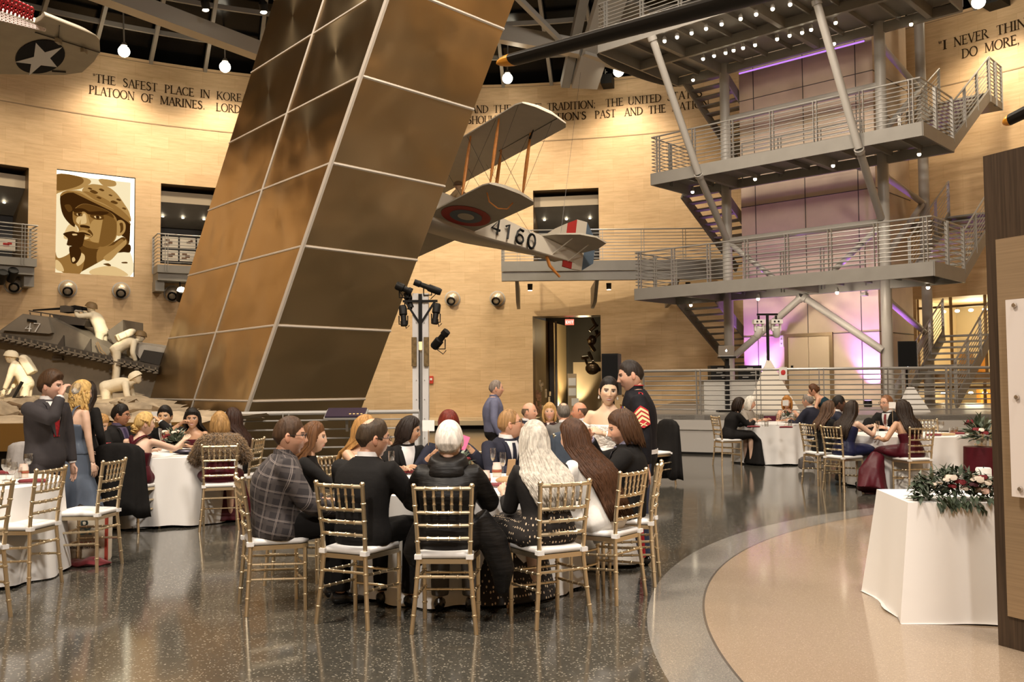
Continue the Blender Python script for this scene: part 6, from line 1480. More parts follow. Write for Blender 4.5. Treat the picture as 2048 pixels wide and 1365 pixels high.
def round_table(c,r,label,clabel,n=17,seed=0,drop=.735,z=.76):
    t=thing('round_table',label,'table',(c[0],c[1],0)); b=MB(); b.lathe([(0,z-.03),(r-.01,z-.03),(r-.01,z-.006),(0,z-.006)],40); put(b,'tabletop',mat('table_wood',(.3,.2,.12),.6),t)
    for k in range(4):
        a=math.pi/4+k*math.pi/2; b=MB(); b.tube([(.5*r*math.cos(a),.5*r*math.sin(a),z-.03),(.55*r*math.cos(a),.55*r*math.sin(a),0)],.018,6); put(b,'leg',DARK,t)
    rs=random.Random(seed); b=MB(); K=144; rings=[]
    ph=[rs.uniform(0,6.28) for _ in range(4)]
    def R2(th,f):
        fold=math.sin(n*th+ph[0]+.6*math.sin(3*th+ph[1]))*.6+math.sin((n//2)*th+ph[2])*.4
        return r+.008+f*.045+f**.8*.050*fold
    for rr in (0.02,.3,.6,.9,.985): rings.append([V(r*rr*math.cos(2*math.pi*k/K),r*rr*math.sin(2*math.pi*k/K),z) for k in range(K)])
    for f in (.0,.02,.08,.2,.4,.6,.8,1.):
        rings.append([V(R2(2*math.pi*k/K,f)*math.cos(2*math.pi*k/K),R2(2*math.pi*k/K,f)*math.sin(2*math.pi*k/K),z-.004-f*drop+(.012*math.sin(5*2*math.pi*k/K+ph[3]) if f==1 else 0)) for k in range(K)])
    b.loft(rings,cap=False); rings=None
    cl=solo(b,'tablecloth',[LINEN],clabel,'tablecloth',loc=(c[0],c[1],0)); return t
# tableware prototypes; the first use takes the prototype itself
def thin_glass():
    M=bpy.data.materials.new('clear_glass'); M.use_nodes=True; nt=M.node_tree; nt.nodes.clear(); N=nt.nodes; L=nt.links
    lw=N.new('ShaderNodeLayerWeight'); lw.inputs[0].default_value=.35; mr=N.new('ShaderNodeMapRange'); mr.inputs['To Min'].default_value=.05; mr.inputs['To Max'].default_value=.75; L.new(lw.outputs['Facing'],mr.inputs[0])
    t=N.new('ShaderNodeBsdfTransparent'); t.inputs[0].default_value=(.96,.96,.95,1); g=N.new('ShaderNodeBsdfGlossy'); g.inputs['Roughness'].default_value=.04; x=N.new('ShaderNodeMixShader'); o=N.new('ShaderNodeOutputMaterial')
    L.new(mr.outputs[0],x.inputs[0]); L.new(t.outputs[0],x.inputs[1]); L.new(g.outputs[0],x.inputs[2]); L.new(x.outputs[0],o.inputs[0]); return M
GLS=thin_glass(); WINE=mat('white_wine',(.75,.50,.18),.05,0,alpha=.55); BURG=mat('burgundy_cloth',(.17,.010,.016),.8,0,.15,14,.4,16,sheen=.3); WATER=mat('ice_water',(.85,.82,.76),.05,0,alpha=.35)
def stemglass(name,cat,bowl,h0,fill=None):
    t=thing(name,'x',cat); b=MB(); b.lathe([(.0,.002),(.032,.002),(.030,.006),(.006,.012),(.004,.03),(.004,h0)],14); put(b,'stem',GLS,t)
    b=MB(); b.lathe([(.004,h0)]+bowl+[(r-.0022,z) for r,z in reversed(bowl)]+[(.002,h0+.006)],16); put(b,'bowl',GLS,t)
    if fill: b=MB(); q=[(r-.003,z) for r,z in bowl if z<fill[0]]; b.lathe([(.002,h0+.006)]+q+[(.001,q[-1][1])],14); put(b,'drink',fill[1],t)
    return t
def tumbler(name,r,h,m):
    t=thing(name,'x','glass'); b=MB(); b.lathe([(0,0),(r*.9,0),(r,h),(r-.003,h),(r*.9-.003,.006),(0,.006)],14); put(b,'glass',GLS,t); b=MB(); b.lathe([(0,.008),(r*.88-.003,.008),(r*.93-.004,h*.55),(0,h*.55)],12); put(b,'drink',m,t); return t
def jar():
    t=thing('jar_candle','x','jar'); b=MB(); b.lathe([(0,0),(.036,0),(.039,.02),(.039,.085),(.033,.10),(.033,.118),(.030,.118),(.030,.10),(0,.098)],16); put(b,'jar',mat('frosted_jar',(.74,.58,.50),.3,0),t)
    b=MB(); b.lathe([(.0395,.035),(.041,.036),(.041,.062),(.0395,.063)],16); put(b,'burlap_band',mat('burlap',(.30,.16,.07),.9),t); b=MB(); b.lathe([(.0415,.045),(.0425,.046),(.0425,.052),(.0415,.053)],16); put(b,'ribbon',mat('ribbon_red',(.35,.04,.03),.7),t); return t
def napkin():
    t=thing('napkin','x','napkin'); b=MB(); b.tube([(-.11,0,.018),(-.10,0,.018),(0,.004,.021),(.10,0,.018),(.112,0,.018)],[(.02,.006),(.030,.015),(.033,.018),(.030,.015),(.02,.006)],12,ref=V(0,1,0)); put(b,'rolled_cloth',BURG,t); b=MB(); b.box((.03,.028,.022),(.15,.006,.020),rot=Euler((.4,0,0)).to_matrix()); put(b,'fold',BURG,t); return t
def numstand():
    t=thing('table_number','x','table sign'); b=MB(); b.lathe([(0,0),(.035,0),(.03,.01),(.004,.016),(.004,.36)],10); put(b,'stand',GOLD,t); b=MB(); b.box((0,0,.40),(.11,.006,.10)); put(b,'card',WHITE,t); return t
LEAFM=mat('leaf_green',(.045,.065,.035),.55,0,.35,20); LEAFP=mat('leaf_silver',(.22,.26,.20),.6,0,.2,20); PETR=mat('rose_red',(.16,.008,.012),.7); PETW=mat('rose_cream',(.78,.68,.56),.7); PETP=mat('rose_blush',(.70,.46,.36),.7)
def leaf(mb,p,d,l,w,m=0,up=V(0,0,1)):
    d=d.normalized(); s=d.cross(up); s=s.normalized() if s.length>.01 else V(1,0,0); n=s.cross(d)
    P=[p,p+d*l*.3+s*w*.45-n*.1*w,p+d*l*.65+s*w*.4,p+d*l-n*.15*l,p+d*l*.65-s*w*.4,p+d*l*.3-s*w*.45-n*.1*w,p+d*l*.45+n*.12*w]
    mb.add(P,[(0,1,6),(1,2,6),(2,3,6),(3,4,6),(4,5,6),(5,0,6)],m)
def rose(mb,c,r,rs,m=0):
    for k in range(16):
        f=k/15; a=k*2.4; rr=r*(.15+.85*f); el=lerp(1.4,.25,f); dirv=V(math.cos(a)*math.cos(el),math.sin(a)*math.cos(el),math.sin(el)); p=c+dirv*rr*.75; s=V(-math.sin(a),math.cos(a),0); u=s.cross(dirv)
        w_=r*.42; mb.add([p-s*w_-u*w_*.6,p+s*w_-u*w_*.6,p+s*w_*.9+u*w_*.6+dirv*r*.1,p+u*w_*.9+dirv*r*.02,p-s*w_*.9+u*w_*.6+dirv*r*.1,p+dirv*r*.12],[(0,1,5),(1,2,5),(2,3,5),(3,4,5),(4,0,5)],m)
def centerpiece(p,label,seed,sc=1.):
    t=thing('flower_centerpiece',label,'flowers',p); rs=random.Random(seed); b=MB(); b.lathe([(0,0),(.05,0),(.06,.09),(.055,.09),(.045,.01)],14); put(b,'vase',GLS,t)
    b=MB()
    for k in range(90):
        a=rs.uniform(0,6.28); e=rs.uniform(-.3,1.2); d=V(math.cos(a)*math.cos(e),math.sin(a)*math.cos(e),math.sin(e)); leaf(b,V(0,0,.10)+d*rs.uniform(.02,.12)*sc,d+V(rs.uniform(-.4,.4),rs.uniform(-.4,.4),0),.09*sc,.035*sc,int(rs.random()<.3))
    put(b,'foliage',[LEAFM,LEAFP],t)
    for k in range(7):
        a=rs.uniform(0,6.28); b=MB(); rose(b,V(.10*sc*math.cos(a),.10*sc*math.sin(a),.14+rs.uniform(-.02,.09)*sc),.035*sc,rs); put(b,'rose',PETR if k%3 else PETW,t)
PROTO={}
def ware(kind,x,y,label,z=.762,rz=0,group=None):
    mk_={'flute':lambda:stemglass('champagne_flute','glass',[(.012,.105),(.024,.13),(.028,.17),(.026,.215)],.10,(.15,WINE)),
         'goblet':lambda:stemglass('wine_goblet','glass',[(.020,.085),(.036,.11),(.040,.14),(.036,.18)],.075,(.125,WATER)),
         'tumbler':lambda:tumbler('tumbler',.036,.095,WATER),'drink':lambda:tumbler('cocktail_glass',.038,.085,mat('amber_drink',(.30,.09,.02),.05,0,alpha=.85)),
         'jar':jar,'napkin':napkin,'number':numstand}
    if kind not in PROTO:
        t=mk_[kind](); PROTO[kind]=t; t.location=(x,y,z); t.rotation_euler=(0,0,R_(rz)); t['label']=label
        if group: t['group']=group
        return t
    return dup(PROTO[kind],(x,y,z),R_(rz),label,group)
def wpx(kind,px,py,label,z=.762,rz=0,group=None):
    p=gnd(px,py,z); return ware(kind,p.x,p.y,label,z,rz,group)
# ---------------------------------------------------------------- who sits and stands where
def xa(px,Y): return at(px,850,Y).x
BLK=cloth('black_wool',(.009,.008,.0075)); BLKS=cloth('black_knit',(.020,.018,.017)); NAVY=cloth('navy_wool',(.020,.021,.034)); CHAR=cloth('charcoal_wool',(.045,.040,.042)); GRYW=cloth('grey_wool',(.13,.12,.11))
SHW=cloth('shirt_white',(.72,.70,.68),.7); SHB=cloth('shirt_lilac',(.30,.29,.40),.7); SHBL=cloth('shirt_blue',(.12,.125,.19),.6); SHP=cloth('shirt_purple',(.09,.07,.12),.6)
REDT=mat('tie_red',(.30,.012,.018),.5,0,.3,60); TEAL=cloth('teal_cloth',(.012,.035,.05)); BURGD=cloth('burgundy_satin',(.060,.005,.010),.45,bump=.5,bscale=5); STEELB=cloth('steel_blue_satin',(.10,.125,.17),.35,noise=.06,bump=.5,bscale=4,sheen=0); NAVYD=cloth('navy_satin',(.012,.014,.045),.45); WHD=cloth('ivory_cloth',(.74,.71,.66),.75); SHOEB=mat('shoe_black',(.012,.011,.010),.25); TAN=mat('shoe_tan',(.36,.20,.09),.4); FRAME=mat('spectacle_frame',(.05,.035,.03),.3,.6); BEIG=cloth('taupe_knit',(.28,.25,.21))
def pattern(name,kind):
    M=mat(name,(.03,.02,.02),.85); nt,N,L,b=nodes(M); tc=N.new('ShaderNodeTexCoord'); mp=N.new('ShaderNodeMapping'); L.new(tc.outputs['Object'],mp.inputs[0])
    def ramp(fac,stops,interp='CONSTANT'):
        r=N.new('ShaderNodeValToRGB'); r.color_ramp.interpolation=interp; e=r.color_ramp.elements
        e[0].position,e[0].color=stops[0][0],(*stops[0][1],1); e[1].position,e[1].color=stops[1][0],(*stops[1][1],1)
        for p,c in stops[2:]: x=e.new(p); x.color=(*c,1)
        L.new(fac,r.inputs[0]); return r.outputs[0]
    if kind=='plaid':
        outs=[]; sp=N.new('ShaderNodeSeparateXYZ'); L.new(tc.outputs['Object'],sp.inputs[0]); a2=N.new('ShaderNodeMath'); a2.operation='ARCTAN2'; L.new(sp.outputs[0],a2.inputs[0]); L.new(sp.outputs[1],a2.inputs[1]); ms=N.new('ShaderNodeMath'); ms.operation='MULTIPLY'; ms.inputs[1].default_value=.2; L.new(a2.outputs[0],ms.inputs[0]); cb=N.new('ShaderNodeCombineXYZ'); L.new(ms.outputs[0],cb.inputs[0]); L.new(sp.outputs[2],cb.inputs[2])
        for ax,sc in (('X',3.1),('Z',3.4)):
            w=N.new('ShaderNodeTexWave'); w.bands_direction=ax; w.wave_profile='SAW'; w.inputs['Scale'].default_value=sc; w.inputs['Distortion'].default_value=.25; w.inputs['Detail'].default_value=1; w.inputs['Detail Scale'].default_value=.6; L.new(cb.outputs[0],mp.inputs[0]); mp.inputs['Rotation'].default_value=(0,.22,0); L.new(mp.outputs[0],w.inputs['Vector'])
            outs.append(ramp(w.outputs['Fac'],[(0,(.030,.025,.026)),(.30,(.060,.050,.048)),(.58,(.030,.025,.026)),(.72,(.24,.20,.18)),(.755,(.028,.022,.022)),(.80,(.20,.17,.16)),(.83,(.030,.025,.026))]))
        mx=N.new('ShaderNodeMix'); mx.data_type='RGBA'; mx.blend_type='LIGHTEN'; mx.inputs[0].default_value=1; L.new(outs[0],mx.inputs[6]); L.new(outs[1],mx.inputs[7]); L.new(mx.outputs[2],b.inputs['Base Color'])
    else:
        v=N.new('ShaderNodeTexVoronoi'); L.new(mp.outputs[0],v.inputs['Vector'])
        if kind=='dots': v.inputs['Scale'].default_value=30; v.inputs['Randomness'].default_value=.25; mp.inputs['Scale'].default_value=(1.5,1.5,.9); L.new(ramp(v.outputs['Distance'],[(0,(.66,.52,.36)),(.26,(.018,.014,.012))]),b.inputs['Base Color'])
        else: v.inputs['Scale'].default_value=15; L.new(ramp(v.outputs['Distance'],[(0,(.03,.012,.010)),(.12,(.70,.62,.56)),(.30,(.70,.62,.56)),(.34,(.035,.014,.012))]),b.inputs['Base Color'])
    return M
PLAID=pattern('plaid_flannel','plaid'); DOTS=pattern('dotted_skirt','dots'); FLORAL=pattern('floral_blouse','floral')
PUFF=mat('black_puffer',(.009,.008,.0075),.5,0,0,8,.9,7,spec=.25,bstretch=(.4,.4,2.2)); FUR=mat('brown_fur',(.20,.12,.05),.9,0,.5,40,1.,70,sheen=.4); LACE=mat('white_lace',(.78,.74,.68),.8,0,.12,60,1.,55); CREAMU=mat('mannequin_plaster',(.86,.76,.56),.7,0,.05,9,.5,12)
SKL=(.60,.375,.25); SKM=(.50,.29,.175); SKR=(.62,.35,.23); SKA=(.56,.35,.20); SKD=(.10,.045,.025); SKP=(.66,.44,.32)
BLND=(.55,.36,.13); DKB=(.022,.013,.008); BRN=(.075,.035,.015); BLKH=(.012,.009,.007); WHT=(.70,.66,.58); GRY=(.22,.19,.16); GING=(.42,.19,.05); REDH=(.13,.018,.010)
FLOORC={}
def seat(label,clabel,x,y,yaw,back=-.02,**k):
    a=R_(yaw); chair(x,y,yaw,clabel) if clabel else None
    return person(label,(x+math.sin(a)*back,y-math.cos(a)*back),yaw,**k)
MALE=lambda j,sh,tie,shoe=SHOEB,bow=False: [('trousers',j),('jacket',j),('vneck',sh,tie,bow),('lapels',j),('shoes',shoe)]
# ---- main table
TC=(-.42,7.35); round_table(TC,.91,'round banquet table at the centre, hidden under its white cloth','white floor-length cloth on the central round table',18,1)
seat('person in a dark plaid flannel shirt seated at the left of the central table','gold chair under the person in the plaid shirt',-1.66,6.5,-67,H=1.80,fat=1.14,lean=4,hunch=.03,look=(-14,2,0),sk=SKR,hair=dict(kind='short',thick=.008,line=.062),hcol=(.06,.033,.018),wear=[('top',PLAID,'flannel_shirt',-.17,1.035,.024,.95,.020,None,.0,1.12),('collar',PLAID,.070,.05),('trousers',BLK),('shoes',SHOEB),('glasses',FRAME)],lh=(-.10,.36,.70),rh=(.16,.40,.66),beard=((.10,.055,.03),.45))
seat('person in a plain black top seated beside the plaid flannel shirt','gold chair under the plain black top beside the plaid shirt',-1.72,7.40,-84,fem=True,H=1.66,lean=9,look=(-4,3,0),sk=SKL,hair=dict(kind='long',end=.05,front=True,wide=.9,fine=.6,n=240),hcol=(.11,.048,.018),wear=[('top',BLK,'blouse',-.1,.99,.012,.9,.012),('trousers',BLK),('shoes',SHOEB)],rh=(.10,.46,.84),rcurl=.8)
seat('person in a sleeveless white top seated beyond the black suit','gold chair under the person in the sleeveless white top',-1.40,8.12,-118,fem=True,H=1.72,lean=8,look=(22,0,0),sk=SKL,hair=dict(kind='long',end=.45,wide=.9,front=True,fine=.6,n=240),hcol=(.38,.20,.065),wear=[('bodice',WHD,-.1,.86),('skirt',WHD,'mid')],rh=(.06,.33,.98),rcurl=1.)
seat('person in a black suit and glasses seen from behind at the central table','gold chair under the black suit seen from behind at the central table',-1.0,6.14,-26,H=1.80,lean=5,hunch=.03,look=(-40,4,4),sk=SKR,hair=dict(kind='short',thick=.007,line=.058,crown=.042),hcol=(.05,.033,.02),wear=MALE(BLK,SHW,BLK)+[('glasses',FRAME)],lh=(-.16,.42,.74),rh=(.20,.44,.72))
seat('person in a black blazer on the far side of the central table','gold chair under the person in the black blazer across the table',-1.02,8.52,-150,fem=True,H=1.66,lean=8,look=(58,10,0),sk=SKM,hair=dict(kind='long',end=.66,wide=.75,thick=.016),hcol=(.018,.011,.008),wear=[('trousers',BLK),('jacket',BLK),('vneck',SHW),('lapels',BLK),('shoes',SHOEB)],makeup=True)
seat('person in a hooded black puffer coat, back to the camera','gold chair under the person in the black puffer coat',-.42,5.97,-3,fem=True,H=1.72,lean=4,hunch=.045,fat=1.04,look=(0,6,0),sk=SKP,hair=dict(kind='short',thick=.020,line=.058,top=.3),hcol=(.72,.67,.60),wear=[('coat',PUFF),('trousers',GRYW),('shoes',SHOEB)])
seat('person in navy bent over a pink phone across the central table','gold chair under the person holding the pink phone',-.60,8.60,-176,fem=True,H=1.74,lean=8,look=(8,26,0),sk=SKM,hair=dict(kind='short',thick=.026,top=.2),hcol=REDH,wear=[('top',NAVY,'blouse',-.1,.99,.012,.85,.014),('trousers',BLK),('shoes',SHOEB)],lh=(-.17,.32,.99),lcurl=.9,rh=(.14,.36,.92))
ph=thing('phone','pink phone held up by the person in navy at the central table','phone',gnd(927,884,1.0)); ph.location=V(xa(927,8.22),8.22,1.02); b=MB(); b.box((0,0,0),(.075,.012,.15),rot=Euler((R_(-40),R_(20),0)).to_matrix()); put(b,'case',mat('phone_pink',(.55,.06,.18),.4),ph)
seat('person in a navy suit and glasses looking up at the couple','gold chair under the person in navy suit and glasses',-.11,8.52,-138,H=1.78,lean=6,look=(52,-10,0),sk=SKR,hair=dict(kind='short',thick=.008,line=.082),hcol=(.30,.17,.07),wear=MALE(NAVY,SHW,NAVY)+[('glasses',FRAME)])
seat('person in a black cardigan and dotted skirt, back to the camera','gold chair under the person in the dotted skirt',.22,6.12,27,fem=True,H=1.74,lean=13,hunch=.05,fat=1.12,look=(-6,12,4),sk=SKP,hair=dict(kind='long',end=.30,wide=1.10,n=420,thick=.020,sweep=16,fine=.5,out=.02),hcol=(.50,.455,.385),wear=[('top',BLKS,'cardigan',.14,.99,.020,.80,.016),('skirt',DOTS,'floor',.02),('shoes',TAN,True)],lh=(-.10,.42,.79),lp=(-.25,-.5,-1))
seat('person in a white jacket leaning into the central table','gold chair under the person in the white jacket',.66,6.74,52,fem=True,H=1.76,lean=20,side=-4,hunch=.03,look=(4,10,0),sk=SKL,hair=dict(kind='long',end=-.06,wide=1.05,n=380,fine=.55,thick=.018,sweep=12,out=.03),hcol=(.060,.026,.012),wear=[('top',WHD,'white_jacket',-.34,.99,.030,.9,.020),('skirt',WHD,'mid'),('shoes',TAN,True)])
seat('person in a black suit with a hand at the brow, before the couple','gold chair under the black suit with the raised hand',.90,7.28,76,H=1.80,lean=-2,look=(18,12,0),sk=SKR,hair=dict(kind='shag',thick=.016,line=.056),hcol=(.060,.028,.013),wear=MALE(BLK,SHB,None),rh=(.10,.30,1.10),rcurl=.9,beard=((.06,.03,.015),.75))
for k,(kd,px,py,l,rz) in enumerate((('jar',792,976,'frosted jar candle with burlap band beside the black suit, front left of the table',0),('jar',971,973,'frosted jar candle with burlap band between the puffer coat and the dotted skirt guest',20),('jar',994,954,'jar candle further back, beside the tall flute',40),('flute',783,954,'champagne flute behind the black suited shoulder, leftmost of the table',0),('flute',800,930,'champagne flute before the person in the black blazer',0),('flute',986,946,'tall champagne flute right of the puffer coat, before the navy suit',0),('flute',1006,958,'champagne flute with a straw-pale drink next to the black cardigan',0),('tumbler',813,938,'tumbler of water in front of the black blazer, left one',0),('tumbler',833,932,'tumbler of water in front of the black blazer, right one',0),('goblet',765,940,'wine goblet at the far left rim of the central table',0),('napkin',1004,976,'burgundy napkin roll beside the black cardigan',-35),('napkin',783,972,'burgundy napkin roll beside the black suited elbow',30),('napkin',806,949,'burgundy napkin before the person in the black blazer',10),('number',857,940,'white table number card on a gold stand at the far side of the central table',5))): wpx(kd,px,py,l,rz=rz)
t=thing('hat','tan soft hat lying upside the napkin at the right of the central table','hat',gnd(1016,966,.762)); b=MB(); b.ell((0,0,.02),(.10,.07,.03),14,8); put(b,'felt',mat('felt_tan',(.38,.24,.12),.9),t)
t=thing('phone','black phone in a tan case leaning beside the tall flute','phone',gnd(1022,952,.762)); b=MB(); b.box((0,0,.07),(.07,.012,.14),rot=Euler((R_(15),0,R_(30))).to_matrix()); put(b,'case',mat('felt_tan',(.38,.24,.12),.9),t)
centerpiece(V(TC[0]-.05,TC[1]+.25,.762),'greenery and red rose centrepiece on the central table behind the puffer coat',3)
# ---- bride and groom
BX=V(xa(1217,7.98),7.98,0); 
F=person('person in a white off-shoulder lace gown standing beside the dress uniform',(BX.x,BX.y),172,H=1.65,fem=True,seated=False,lean=2,look=(9,4,-4),sk=(.66,.45,.30),hair=dict(kind='updo',thick=.012,line=.068,bun=(-.085,-.045,.05)),hcol=BLKH,makeup=True,shoul=.96,lh=(.05,.24,1.12),lcurl=1.0,lp=(-1,-.1,-.8),rh=(.16,.16,.92),wear=[('bodice',LACE,.0,.66,.012),('skirt',WHD,'floor',.3),('top',LACE,'lace_sleeve',.50,.68,.014,0,0)])
for sg in (-1,1):
    b=MB(); F.armf(b,sg,.16,.93 if sg<0 else .6,.010); put(remesh(b,.012,2),'lace_sleeve',LACE,F.root,sharp=180)
    b=MB(); b.ell(F.HM@V(sg*.080,.0,-.045),(.006,.006,.006),8,6); b.ell(F.HM@V(sg*.080,.0,-.058),(.008,.008,.009),8,6); put(b,'earring',mat('pearl',(.8,.76,.7),.2),F.root)
GX=V(xa(1277,7.95),7.95,0)
DRESSB=cloth('uniform_midnight',(.008,.0075,.010),.75); PIPE=mat('piping_red',(.42,.012,.02),.7); GBTN=mat('button_gold',(.75,.52,.18),.25,1); UTRO=cloth('uniform_blue',(.035,.045,.085),.8)
F=person('person standing in a midnight dress uniform with red piping and chevrons',(GX.x,GX.y),86,H=1.80,seated=False,lean=2,look=(6,10,3),sk=(.60,.36,.25),hair=dict(kind='short',thick=.0045,line=.066),hcol=(.022,.015,.011),rh=(.18,.20,1.02),lh=(-.27,-.04,.80),beard=((.09,.05,.035),.22),wear=[('trousers',UTRO),('jacket',DRESSB,-.40,.022),('collar',DRESSB,.064,.055),('shoes',SHOEB)])
N=F.c(1.0); up=(F.d+V(0,0,.8)).normalized()
for z,r in ((.057,.064),(-.012,.080)):
    b=MB(); b.tube([N+up*z+V(r*math.cos(a),r*1.03*math.sin(a),0) for a in [2*math.pi*j/24 for j in range(25)]],.0045,5); put(b,'red_piping',PIPE,F.root)
S,E,W,_,_=F.arm[-1]
for q in (.085,.12):
    b=MB(); p=S+V(q-.02,.0,.055-q*.15); b.tube([N+V(-.075,-.02,.0),S+V(.02,-.04+q*.8-.06,.062),S+V(-.045,-.04+q*.8-.06,.02)],.0045,5); put(b,'shoulder_piping',PIPE,F.root)
# sleeve chevrons: a red field with gold stripes lying on the outer face of the upper arm
dn_=(E-S).normalized(); ox=V(-1,0,0); ox=(ox-dn_*ox.dot(dn_)).normalized(); fy=dn_.cross(ox)
def sleeve(u,v,o): 
    c=S+dn_*(.155+v); a=u/.075; return c+ox*((.077+o)*math.cos(a))+fy*((.077+o)*math.sin(a))
def strip(mb,poly,o,n=1): mb.sheet([[sleeve(u,v,o) for u,v in r] for r in poly])
b=MB(); b.sheet([[sleeve(u,-.10+abs(u)*.75,.006) for u in np.linspace(-.062,.062,13)],[sleeve(u,.06+ (0 if abs(u)>.05 else .0)+.03*(1-abs(u)/.062),.006) for u in np.linspace(-.062,.062,13)]]); put(b,'red_patch',PIPE,F.root,sharp=180)
CHEV=mat('chevron_gold',(.72,.58,.30),.6)
for k in range(3):
    b=MB(); v0=-.083+k*.038; b.sheet([[sleeve(u,v0+abs(u)*.75,.009) for u in np.linspace(-.055,.055,13)],[sleeve(u,v0+.022+abs(u)*.75,.009) for u in np.linspace(-.055,.055,13)]]); put(b,'chevron',CHEV,F.root,sharp=180)
b=MB(); b.tube([sleeve(-.025,.045,.010),sleeve(.025,.075,.010)],.005,5); b.tube([sleeve(.025,.045,.010),sleeve(-.025,.075,.010)],.005,5); put(b,'crossed_badge',CHEV,F.root)
for k in range(6):
    b=MB(); t_=.95-k*.16; rx,ry=tlerp(F.T,t_); b.ell(F.c(t_)+F.Y*(ry*F.s+.032),(.011,.008,.011),8,6); put(b,'button',GBTN,F.root)
b=MB(); b.ell(N+V(-.03,.068,.03),(.010,.006,.010),8,6); b.ell(N+V(-.062,.028,-.0),(.009,.006,.009),8,6); put(b,'collar_emblem',GBTN,F.root)
for k in range(3):
    b=MB(); c=F.c(.74)+F.X*(-.06-.035*k)+F.Y*(.150-.012*k); b.box(c,(.030,.010,.035)); put(b,'medal_ribbon',[REDT,mat('ribbon_blue',(.05,.07,.2),.6),mat('ribbon_yellow',(.55,.4,.1),.6)][k],F.root); b=MB(); b.ell(c-V(0,0,.035),(.015,.005,.015),8,6); put(b,'medal',GBTN,F.root)
b=MB(); F.tor(b,-.02,.05,.03); put(b,'white_belt',SHW,F.root)
for sg in (-1,1):
    Hh,K,A=F.leg[sg]; b=MB(); q=lambda p,r: p+V(sg*r,0,0)
    b.tube([q(Hh,.118),q(Hh.lerp(K,.5),.112),q(K,.090),q(K.lerp(A,.5),.085),q(A,.078)],[(.024,.006)]*5,8,ref=V(0,1,0)); put(b,'red_stripe',PIPE,F.root)
def draped(x,y,yaw,label,m,w_=.24,bottom=.25,hemx=.05,top=.935,seed=0,clabel=None,cat='coat',name='draped_coat'):
    if clabel: chair(x,y,yaw,clabel)
    rs=random.Random(seed); b=MB(); rings=[]; n=40
    for f in (0,.04,.12,.3,.5,.7,.85,1):
        z=lerp(top,bottom,f); row=[]
        for j in range(n):
            a=2*math.pi*j/n; ca,sa=math.cos(a),math.sin(a)
            rx=w_*(1-.6*(1-min(1,f/.1))**2)+hemx*f; ry=(.055+.06*f)*(1-.5*(1-min(1,f/.08))); fold=1+.10*f*math.sin(a*7+seed)+.05*math.sin(a*13)
            dz=-.10*f*abs(math.sin(a*2.5+seed)) if f>.6 else 0
            row.append(V(rx*ca*fold,-.225+(-.02*(1-f))+ry*sa*fold,z+dz))
        rings.append(row)
    b.loft(rings); return solo(b,name,[m],label,cat,loc=(x,y,0),rz=R_(yaw),sharp=180)
draped(xa(1324,14.2)-.1,14.2,120,'black coat draped over a chair behind the dress uniform',BLK,.24,.16,.06,.98,2,'gold chair under the black coat behind the dress uniform')
# ---- group behind the central table
TB=(xa(1110,12.5),12.5); round_table(TB,.75,'round table behind the central table, nearly hidden','white cloth of the table behind the central one',14,4)
person('person standing in a blue shirt and black trousers',(xa(990,13.2),13.2),-84,H=1.66,seated=False,lean=-2,look=(0,0,0),sk=SKR,hair=dict(kind='short',thick=.004,line=.085),hcol=(.20,.16,.13),fat=1.1,detail=0,wear=[('trousers',BLK),('top',SHBL,'shirt',-.05,1.03,.016,.93,.014),('collar',SHBL),('shoes',SHOEB)],lh=(-.24,.05,.80),rh=(.24,.06,.80))
F=FLOORC
def tiefor(F,m,inf=.018): front_panel(F,'tie',m,.10,.97,.03,.018,inf,.008)
p_=[o for o in COL.objects if o.get('label','').startswith('person standing in a blue shirt')][0]
SMALL=dict(detail=0)
seat('person with a bow tie in a dark suit behind the central table',None,xa(1043,12.7),12.7,-100,H=1.74,look=(-10,0,0),sk=SKR,hair=dict(kind='fringe',thick=.006),hcol=(.12,.08,.05),wear=[('trousers',NAVY),('jacket',NAVY),('vneck',SHW,NAVY,True)],**SMALL)
seat('person in a flowered blouse facing the camera behind the central table',None,xa(1100,13.4),13.4,176,H=1.68,fem=True,look=(0,-3,0),sk=SKR,hair=dict(kind='bob',thick=.022),hcol=(.45,.27,.10),wear=[('top',FLORAL,'blouse',-.1,.98,.014,.9,.014),('skirt',BLK,'mid')],makeup=True,**SMALL)
seat('person in a grey suit seen from behind, beyond the central table','gold chair under the person in the grey suit behind the central table',xa(1130,11.7),11.7,6,H=1.76,look=(0,4,0),sk=SKR,hair=dict(kind='short',thick=.006,crown=.04),hcol=(.14,.12,.10),wear=MALE(GRYW,SHW,NAVY),**SMALL)
draped(xa(1132,11.45),11.72,6,'blue grey jacket hung on the chair of the grey suited person',cloth('denim_blue',(.06,.075,.10)),.21,.5,.02,.95,5,cat='jacket',name='draped_jacket')
seat('person in a black suit in profile just left of the lace gown',None,xa(1176,12.6),12.6,80,H=1.74,look=(4,2,0),sk=(.58,.27,.16),hair=dict(kind='fringe',thick=.006),hcol=(.10,.06,.04),wear=MALE(BLK,SHW,REDT),**SMALL)
